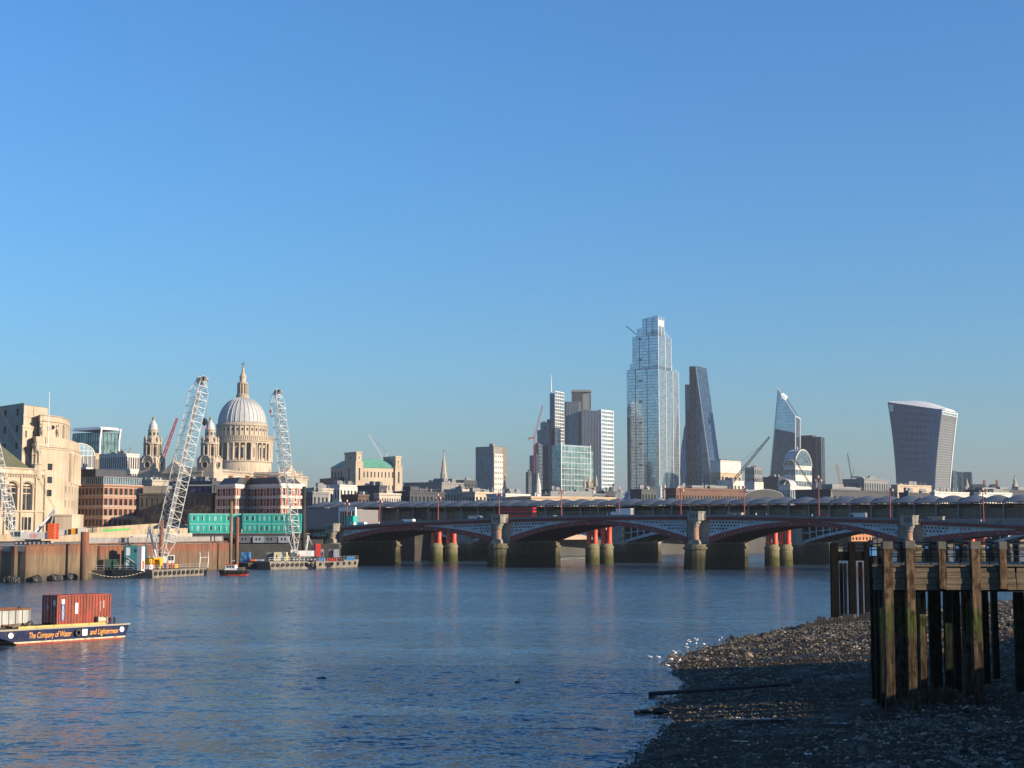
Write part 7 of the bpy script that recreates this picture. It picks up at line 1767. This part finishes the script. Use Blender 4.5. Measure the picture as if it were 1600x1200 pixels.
m2 = mat('weathered plank timber', (.15, .12, .08), .85, .25, .9, bump=.12)
nt = m2.node_tree; b = [n for n in nt.nodes if n.type == 'BSDF_PRINCIPLED'][0]; src = b.inputs['Base Color'].links[0].from_socket
gr = noise_node(nt, 1.0, 4, stretch=(.6, 1, 14)); kk_ = ramp(nt, gr.outputs[0], [(.35, (.5, .48, .45)), (.6, (1.15, 1.12, 1.1))]); nt.links.new(mixc(nt, 1.0, src, kk_.outputs[0], 'MULTIPLY'), b.inputs['Base Color'])
CAPT = mat('grey end-grain timber', (.13, .12, .10), .9, .25, 1.5); IRON = mat('black iron rail', (.012, .012, .014), .6)
DTIMB = timber('dark slimed timber', (.020, .017, .013), (.010, .013, .006), 5.2, 1.5)
YJ = 84.0
je = thing('timber_jetty', 'old dark timber jetty on tall square piles with railings', 'jetty')
def jp(px, Y, ytop, wpx, mtl, zb=None, cap=True, ybase=None, lean=0.0, name='pile'):
    w = wpx * mpp(Y); x = wx(px, Y); z1 = wz(ytop, Y); z0 = (wz(ybase, Y) if ybase else shore_z(x, Y) - .6) if zb is None else zb
    h = w / 2; r8 = random.Random(int(px * 13 + Y)); n = 7; rings = []
    o_ = MB(); prev = None
    for k in range(n + 1):
        z = z0 + (z1 - z0) * k / n; dx = lean * (k / n) + r8.uniform(-.012, .012); j = [r8.uniform(-.02, .02) for _ in range(8)]
        c = [(x + dx - h + j[0], Y - h + j[1], z), (x + dx + h + j[2], Y - h + j[3], z), (x + dx + h + j[4], Y + h + j[5], z), (x + dx - h + j[6], Y + h + j[7], z)]
        base = len(o_.v); o_.v += c
        if prev is not None: o_.f += [(prev + i, prev + (i + 1) % 4, base + (i + 1) % 4, base + i) for i in range(4)]
        prev = base
    o_.f.append((prev, prev + 1, prev + 2, prev + 3))
    P = o_.build(name, mtl, je)
    if cap: MB().box(x + lean - h * 1.12, Y - h * 1.12, z1 + .004, x + lean + h * 1.12, Y + h * 1.12, z1 + .42).build('pile_cap', CAPT, P)
    return P
for px, yt, w in [(1385, 858, 13.5), (1420, 857, 13.0), (1522, 858, 13.5)]: jp(px, YJ, yt, w, POST)
for px, yt in [(1470, 858), (1565, 858)]: jp(px, YJ - .05, yt, 10.5, POST, zb=wz(920, YJ))
jp(1588, YJ + 3.5, 925, 13, DTIMB, cap=False); jp(1640, YJ, 858, 13, POST)
# outer-left flank going back
for i, (px, Y, w) in enumerate([(1374, 85.6, 6.5), (1367, 87.5, 7), (1360, 90.5, 6.5)]): jp(px, Y, 853 + i, w, DTIMB)
jp(1380.5, YJ + .55, 960, 6, DTIMB, cap=False)
# inner piles under the deck
for px, Y, w, yt in [(1398, 87, 9, 921), (1407, 90, 10, 921), (1437, 87.5, 10.5, 921), (1453, 89, 10, 921), (1477, 87, 11, 921), (1490, 90, 11, 921), (1506, 88, 12, 921), (1514, 91, 9, 921), (1535, 93, 9, 921), (1432, 92, 8, 921), (1462, 94, 8, 921), (1550, 95, 9, 921)]:
    jp(px, Y, yt, w, DTIMB if int(px) % 3 else POST, cap=False)
jp(1437.5, 86.2, 935, 9.5, POST, cap=False)
# fascia boards, each plank its own piece
z0, z1 = wz(922, YJ), wz(885, YJ); ph = (z1 - z0) / 4
for si, (a, b_) in enumerate([(1363, 1379), (1392, 1413.5), (1427, 1464), (1476, 1515), (1529, 1559), (1571, 1585), (1585.3, 1633), (1647, 1700)]):
    for r_ in range(4):
        j = rnd.uniform(-.03, .03); MB().box(wx(a, YJ) + rnd.uniform(0, .06), YJ + .02 + j, z0 + ph * r_ + .012, wx(b_, YJ) + rnd.uniform(-.05, .03), YJ + .16 + j, z0 + ph * (r_ + 1) - .012).build('fascia_plank', m2, je)
zd = z1
SH = .25                                      # the jetty runs back slightly to the right
def skew(x0, y0, z0_, x1, y1, z1_):
    f = lambda x, y: x + (y - YJ) * SH
    return MB().hexa([(f(x0, y0), y0, z0_), (f(x1, y0), y0, z0_), (f(x1, y1), y1, z0_), (f(x0, y1), y1, z0_)], [(f(x0, y0), y0, z1_), (f(x1, y0), y0, z1_), (f(x1, y1), y1, z1_), (f(x0, y1), y1, z1_)])
XJ = wx(1361, YJ)
for i in range(44): skew(XJ + i * .30, YJ - .1, zd, XJ + i * .30 + .28, YJ + 9.5, zd + .07).build('deck_board', m2, je)     # deck boards running back
for y_ in (.3, 8.6): skew(XJ, YJ + y_, z0 - .1, XJ + 13.2, YJ + y_ + .4, zd - .01).build('cap_beam', DTIMB, je)
for i in range(6): skew(XJ + .1 + i * 2.5, YJ + .7, zd - .5, XJ + .4 + i * 2.5, YJ + 8.6, zd - .01).build('joist', DTIMB, je)
for px, w in [(1450, 9), (1497, 9), (1545, 9.5), (1587, 8), (1408, 8)]: jp(px, YJ + 9.2, 852, w, POST, zb=zd - .5)
for yy in (YJ + .25, YJ + 9.0):
    xo = XJ + (yy - YJ) * SH
    for z in (wz(849.5, YJ), wz(859, YJ), wz(869.5, YJ)): MB().tube((xo, yy, z), (xo + 13.2, yy, z), .035, 6).build('rail', IRON, je)
    for i in range(9): MB().tube((xo + i * 1.62, yy, zd), (xo + i * 1.62, yy, wz(849.5, YJ)), .03, 5).build('rail_post', IRON, je)
for z in (wz(849.5, YJ), wz(859, YJ), wz(869.5, YJ)): MB().tube((XJ, YJ + .25, z), (XJ + 8.75 * SH, YJ + 9, z), .03, 5).build('rail', IRON, je)
MB().box(wx(1374, 84), 86.2, zd + .5, wx(1374, 84) + .35, 86.5, zd + 1.0).build('lamp_box', BLUEC, je)
for px in (1447, 1495, 1543): MB().blob((wx(px, 92.6), 92.6, wz(856, 92.6)), (.11, .11, .11), 8, 0).build('deck_lamp', mat('opal lamp globe', (.8, .8, .78), .3), je)
# dolphins standing in the river behind it
YO = 184.5
SHADE_T = mat('shade-blackened timber', (.008, .007, .006), .9, .3, 1.0, spec=.03)  # near-black colour stands in for the shadow cast on the posts
do = thing('mooring_dolphin', 'group of dark shaded timber mooring posts standing in the water left of the jetty', 'mooring posts')
for px, w, yt, Y in [(1302.5, 11, 848, 184), (1313, 4.5, 880, 190), (1319, 4, 880, 187), (1330, 10, 848, 184), (1343, 5.5, 878, 189), (1353, 7, 848, 184), (1360, 6, 848, 187)]:
    ww = w * mpp(Y) / 2; x = wx(px, Y); P = MB().frustum([(x - ww * 1.1, Y - ww), (x + ww * 1.1, Y - ww), (x + ww * 1.1, Y + ww), (x - ww * 1.1, Y + ww)], -1.5, [(x - ww, Y - ww), (x + ww, Y - ww), (x + ww, Y + ww), (x - ww, Y + ww)], wz(yt, Y)).build('post', SHADE_T, do)
for y0, y1 in ((862, 876),): MB().box(wx(1309, YO), YO - .6, wz(876, YO), wx(1357, YO), YO + .6, wz(862, YO)).build('waling_beam', SHADE_T, do)
for y in (851, 857): MB().tube((wx(1303, YO), YO - .3, wz(y, YO)), (wx(1356, YO), YO - .3, wz(y, YO)), .05, 5).build('rail', IRON, do)

# ================================================================ GULLS
GW = mat('white plumage', (.82, .82, .82), .8, .03); GG = mat('grey wing', (.45, .48, .52), .8, .04); BK = mat('orange beak', (.5, .15, .03), .6)
def gull(fly):
    t = thing('gull', '', 'gull')
    MB().lathe(0, 0, [(.02, -.22), (.06, -.12), (.085, 0), (.07, .1), (.03, .17)], 8).build('body', GW, t, smooth=True); bd = [c for c in bpy.data.objects if c.parent == t][0]; bd.rotation_euler = (0, R(80), 0); bd.location = (0, 0, .17)
    MB().blob((.19, 0, .26), (.055, .05, .05), 7, 0).build('head', GW, t); MB().tube((.23, 0, .26), (.29, 0, .25), .012, 4, .004).build('beak', BK, t)
    for s in (-1, 1):
        w = MB()
        if fly: w.add([(.08, s * .05, .2), (-.1, s * .05, .2), (-.06, s * .33, .36), (.06, s * .3, .36), (-.14, s * .62, .30)], [(0, 1, 2, 3), (3, 2, 4)])
        else: w.add([(.1, s * .075, .22), (.02, s * .095, .14), (-.28, s * .02, .17), (-.08, s * .06, .25)], [(0, 1, 2, 3)])
        w.build('wing', GG if not fly else GW, t)
        if not fly: MB().tube((0, s * .03, 0), (0, s * .03, .1), .008, 4).build('leg', BK, t)
    return t
g0 = {False: gull(False), True: gull(True)}; used = {False: 0, True: 0}
spots = [(525, 270, 0), (540, 255, 1), (527, 290, 0), (583, 265, 0), (590, 245, 1), (632, 270, 0), (727, 245, 0), (742, 232, 1), (455, 325, 1), (445, 335, 0), (430, 365, 0), (480, 372, 0), (405, 405, 0), (460, 412, 0), (350, 352, 0), (370, 345, 1), (297, 350, 0), (408, 465, 0), (195, 550, 0), (118, 565, 0)]
ORD = ['first', 'second', 'third', 'fourth', 'fifth', 'sixth', 'seventh', 'eighth', 'ninth', 'tenth', 'eleventh', 'twelfth', 'thirteenth', 'fourteenth', 'fifteenth', 'sixteenth']
for i, (gx, gy, fl) in enumerate(spots):
    px, py = 940 + gx / 4, 940 + gy / 4; fl = bool(fl); z = 1.0 if fl else .02; Y = wd(py + 1, z); x = wx(px, Y)
    if not fl: z = max(.01, shore_z(x, Y))
    rank = sorted([q[0] for q in spots if bool(q[2]) == fl]).index(gx); lab = 'white gull %s from the left, %s' % (ORD[rank], 'flapping low over the water' if fl else 'at the edge of the shingle')
    if used[fl] == 0: t = g0[fl]; t.location = (x, Y, z); t.rotation_euler = (0, 0, rnd.uniform(0, 6.28)); t['label'] = lab; t['group'] = 'gulls in the air' if fl else 'gulls along the waterline'
    else: t = dup_tree(g0[fl], (x, Y, z), rnd.uniform(0, 6.28), lab, 'gulls in the air' if fl else 'gulls along the waterline')
    used[fl] += 1; t.scale = (.85,) * 3

# ================================================================ SOUTH BANK TERRACES (unseen, added right of the frame and sized to shade the beach)
def terrace(label, x0, y0, x1, y1, h):
    t = thing('shade_terrace', label, 'building', (x0, y0, 8.4)); w, p = MB(), MB(); h -= 8.4
    w.wall((x0 - x0, y1 - y0), (0, 0), 0, h, int((y1 - y0) / 4), 3, p, .45, .6, .3); w.wall((0, 0), (x1 - x0, 0), 0, h, 3, 3, p, .45, .6, .3); w.wall((x1 - x0, 0), (x1 - x0, y1 - y0), 0, h, 0, 0, p); w.wall((x1 - x0, y1 - y0), (0, y1 - y0), 0, h, 3, 3, p, .45, .6, .3)
    w.build('wall', BRICKD, t); p.build('window_pane', WDARK, t, kind='stuff'); MB().box(-.3, -.3, h, x1 - x0 + .3, y1 - y0 + .3, h + .5).build('roof', SLATE, t)
terrace('unseen brick terrace added on the near bank to shade the beach', 46, -40, 58, 66, 17)
terrace('taller unseen brick block added beyond the terrace to shade the beach', 72, 67, 92, 85, 27)

cb_ = thing('cormorant', 'small black water bird swimming in the middle of the river', 'bird', (wx(808, wd(1066)), wd(1066), 0))
MB().blob((0, 0, .05), (.32, .13, .11), 8, .05).build('body', IRON, cb_); MB().line([(.2, 0, .1), (.26, 0, .3), (.3, 0, .42), (.42, 0, .43)], .04, 6).build('neck', IRON, cb_)
cb_.scale = (.65, .65, .65)

# ================================================================ BLUE BARGE WITH THE CONTAINER
NAVY = mat('navy hull paint', (.006, .017, .08), .6, .25, .8, streak=.35, spec=.15, dirt=(.035, .03, .035)); LET = mat('amber lettering', (.85, .38, .05), .5, .08); CREAML = mat('cream boot line', (.62, .54, .38), .7, .15, 1.0, dirt=(.25, .16, .08))
CRED = mat('oxide red container', (.30, .055, .035), .7, .2, .7, streak=.5, dirt=(.16, .05, .03)); WOODY = mat('yellow timber', (.62, .42, .13), .8, .12, 1.0)
W1v, W2v = Vector((wx(33, wd(1008.5)), wd(1008.5))), Vector((wx(196, wd(998)), wd(998))); dv2 = (W2v - W1v); LB = dv2.length; rzb = math.atan2(dv2.y, dv2.x); HB = 1.42; BW = 6.2
bg_ = thing('cargo_barge', 'navy blue cargo barge with amber lettering carrying a red container', 'barge', (W1v.x, W1v.y, 0), rzb)
MB().hexa([(0, 0, -.6), (LB, 0, -.6), (LB, BW, -.6), (0, BW, -.6)], [(-.15, 0, .16), (LB + .15, 0, .16), (LB + .15, BW, .16), (-.15, BW, .16)]).build('bottom', mat('red lead bottom', (.28, .05, .03), .7), bg_)
MB().hexa([(-.25, -.02, .16), (LB + .2, -.02, .16), (LB + .2, BW + .02, .16), (-.25, BW + .02, .16)], [(-.45, -.02, .30), (LB + .3, -.02, .30), (LB + .3, BW + .02, .30), (-.45, BW + .02, .30)]).build('boot_line', CREAML, bg_)
MB().hexa([(-.45, 0, .30), (LB + .3, 0, .30), (LB + .3, BW, .30), (-.45, BW, .30)], [(-4.0, 0, HB), (LB + .75, 0, HB), (LB + 1.3, BW, HB), (-4.0, BW, HB)]).build('hull', NAVY, bg_)
MB().box(-3.9, .05, HB, LB + .7, BW - .05, HB + .04).build('deck', DECKS, bg_)
MB().hexa([(-4.0, -.06, HB - .05), (LB + .8, -.06, HB - .05), (LB + .8, .12, HB - .05), (-4.0, .12, HB - .05)], [(-4.0, -.06, HB + .1), (LB + .8, -.06, HB + .1), (LB + .8, .12, HB + .1), (-4.0, .12, HB + .1)]).build('gunwale', mat('worn gunwale', (.34, .30, .24), .8), bg_)
RX = (R(90), 0, 0)
t1 = text('The Company of Water', 1.0, LET, bg_, (3.45, -.02, .82), RX, shear=.25, ext=.006); t1.scale = (.475, .80, 1)
t2 = text('and Lightermen', 1.0, LET, bg_, (9.55, -.02, .84), RX, shear=.25, ext=.006); t2.scale = (.52, .78, 1)
for x, ch in ((-.75, 'S'), (LB - .15, '')):
    d_ = MB().tube((x, .02, .95), (x, -.03, .95), .27, 20); dd = d_.build('white_disc', WHT, bg_)
    if ch: q = text(ch, .34, DKV, bg_, (x, -.035, .94), RX, ext=.004)
MB().box(7.05, -.035, .55, 7.62, 0, 1.18).build('white_plate', WHT, bg_)
tm = MB(); tyre(tm, (6.45, -.18, .88), (0, 1, 0), .36, .26); tm.build('fender_tyre', TYRE2, bg_)
for i in range(5): MB().box(.2 + i * 1.95, .25, HB + .04, 2.1 + i * 1.95, .62, HB + .30).build('timber_baulk', WOODY, bg_)
MB().box(1.2, .7, HB + .04, 9.6, 1.9, HB + .12).build('hatch_board', mat('pale hatch board', (.42, .36, .27), .85), bg_)
# deck gear at the right end and scrap at the left
def gear(name, label, cat, x, y, fn):
    t = thing(name, label, cat, on(bg_, x, y, HB + .05), rzb); fn(t); return t
def bollard(t):
    for x in (0, .5): MB().lathe(x, 0, [(.12, 0), (.11, .5), (.16, .55), (.15, .65)], 10).build('post', DKV, t)
    MB().box(-.2, -.2, -.02, .7, .2, .04).build('plate', DKV, t)
gear('bollard', 'pair of black bollards at the right end of the barge', 'bollard', LB - .9, .9, bollard)
def winch(t):
    MB().tube((0, 0, .45), (.9, 0, .45), .28, 12).build('drum', mat('pale rope', (.5, .42, .3)), t)
    for x in (-.08, .9): MB().box(x, -.35, 0, x + .08, .35, .8).build('cheek', mat('grey winch paint', (.3, .3, .28), .7), t)
    MB().tube((1.0, 0, .45), (1.3, 0, .75), .03, 5).build('handle', DKV, t)
gear('winch', 'small rope winch on the right end of the barge deck', 'winch', LB - 2.2, 1.3, winch)
gear('rope_coil', 'coil of pale rope on the barge deck beside the container', 'rope', LB - 1.2, 2.6, lambda t: [tyre(mb_ := MB(), (0, 0, .08 + i * .09), (0, 0, 1), .42 - i * .03, .09) and mb_.build('turn', MATS['pale rope'], t) for i in range(4)])
def winch2(t):
    MB().tube((0, 0, .6), (0, 1.0, .6), .5, 14).build('drum', mat('rust drum', (.22, .09, .03), .85), t)
    for y in (-.1, 1.0): MB().box(-.6, y, 0, .6, y + .1, .9).build('cheek', DECKS, t)
gear('anchor_winch', 'rusty anchor winch drum at the left end of the barge deck', 'winch', -1.9, 1.6, winch2)
gear('pipe_heap', 'heap of rusty pipes and scrap in front of the container doors', 'scrap', .2, 1.6, lambda t: [MB().tube((rnd.uniform(-.3, .5), rnd.uniform(0, 1.6), rnd.uniform(.1, .35)), (rnd.uniform(1.2, 2.6), rnd.uniform(0, 1.6), rnd.uniform(.1, .4)), rnd.uniform(.05, .12), 7).build('pipe', RUST if i % 2 else DECKS, t) for i in range(11)])
tm = gear('loose_tyre', 'loose tyre leaning on deck left of the container', 'tyre', 2.0, 1.2, lambda t: [tyre(mb_ := MB(), (0, 0, .35), (.3, 1, .2), .36, .22) and mb_.build('tread', TYRE2, t)])
# the container
x0 = 5.15
ct = cont(on(bg_, x0, 1.5, HB + .16), rzb, 6.06, 2.44, 2.9, CRED, 'shipping_container', 'oxide red shipping container with a vertical blue name strip', 'container')
for xx in (.35, 2.0, 3.6, 5.4): MB().box(xx, .05, -.1, xx + .5, 2.4, 0).build('bearer', TIMB, ct)
MB().box(.42, -.10, .45, .78, -.06, 2.05).build('name_strip', mat('strip blue', (.03, .08, .30), .5), ct); MB().box(.42, -.10, 2.08, .78, -.06, 2.5).build('white_panel', WHT, ct); MB().box(1.98, -.10, 1.05, 2.3, -.06, 2.1).build('white_panel', WHT, ct)
for i, ch in enumerate('CRONOS'): q = text(ch, .34, WHT, ct, (.6, -.103, 1.90 - i * .262), RX, ext=.004)
for i in range(5): MB().box(2.08, -.106, 1.2 + i * .17, 2.2, -.101, 1.29 + i * .17).build('panel_mark', mat('pale blue print', (.3, .35, .55), .6), ct)
for x, a, b_, s in ((4.9, 1.2, 2.3, .05), (5.25, 1.5, 2.35, .1)):
    for i in range(int((b_ - a) / .11)): MB().box(x, -.05, a + i * .11, x + s, -.044, a + i * .11 + .06).build('stencil_mark', WHT, ct)
for y in (.05, 1.25): MB().box(-.05, y, .2, -.01, y + 1.14, 2.75).build('door_leaf', CRED, ct)
for y in (.35, .85, 1.55, 2.05): MB().tube((-.08, y, .15), (-.08, y, 2.8), .03, 6).build('lock_rod', FRAMEL, ct)
MB().box(-.06, .2, 1.9, -.055, .6, 2.4).build('door_plate', FRAMEL, ct); MB().box(-.06, 1.4, 1.5, -.055, 1.8, 1.9).build('door_plate', mat('pale blue print', (.3, .35, .55)), ct)
# ribbed open hopper behind, going out of frame
hp = thing('cargo_hopper', 'pale ribbed open steel hopper behind the container', 'hopper', on(bg_, -5.0, 4.4, HB + .05), rzb)
MB().box(0, 0, 0, 9.0, .12, 1.6).build('side', mat('pale steel', (.42, .44, .42), .6, .15, .5, streak=.4), hp); MB().box(0, 2.2, 0, 9.0, 2.3, 1.6).build('side', MATS['pale steel'], hp)
for i in range(13): MB().box(i * .74, -.1, 0, i * .74 + .08, 0, 1.55).build('rib', MATS['pale steel'], hp)
MB().box(-.1, -.14, 1.6, 9.1, .2, 1.75).build('rim', RUST, hp); MB().box(-.1, 2.1, 1.6, 9.1, 2.4, 1.75).build('rim', RUST, hp); MB().box(.1, .2, 0, 8.9, 2.1, 1.0).build('cargo', mat('brown spoil', (.12, .09, .06), .95, .3, 2), hp)
# floating driftwood far out
Y = wd(1060); fl_ = MB().tube((wx(497, Y), Y, .02), (wx(513, Y), Y, .03), .06, 6).blob((wx(506, Y), Y, .02), (.35, .2, .09), 6, .3); tag(fl_.build('floating_log', TIMB), 'small dark log floating in the middle of the river', 'driftwood')

# ================================================================ HAZE: the air over the river and the city
hz = MB().box(-6010, -285, -5.2, 6010, 11010, 320).build('haze', bpy.data.materials.new('haze air'), kind='stuff')
hm = bpy.data.materials['haze air']; hm.use_nodes = True; ht = hm.node_tree; ht.nodes.clear()
ho = ht.nodes.new('ShaderNodeOutputMaterial'); pv = ht.nodes.new('ShaderNodeVolumePrincipled')
pv.inputs['Color'].default_value = (0.50, 0.54, 0.585, 1); pv.inputs['Density'].default_value = 0.000095; pv.inputs['Anisotropy'].default_value = 0.2
ht.links.new(pv.outputs[0], ho.inputs['Volume'])
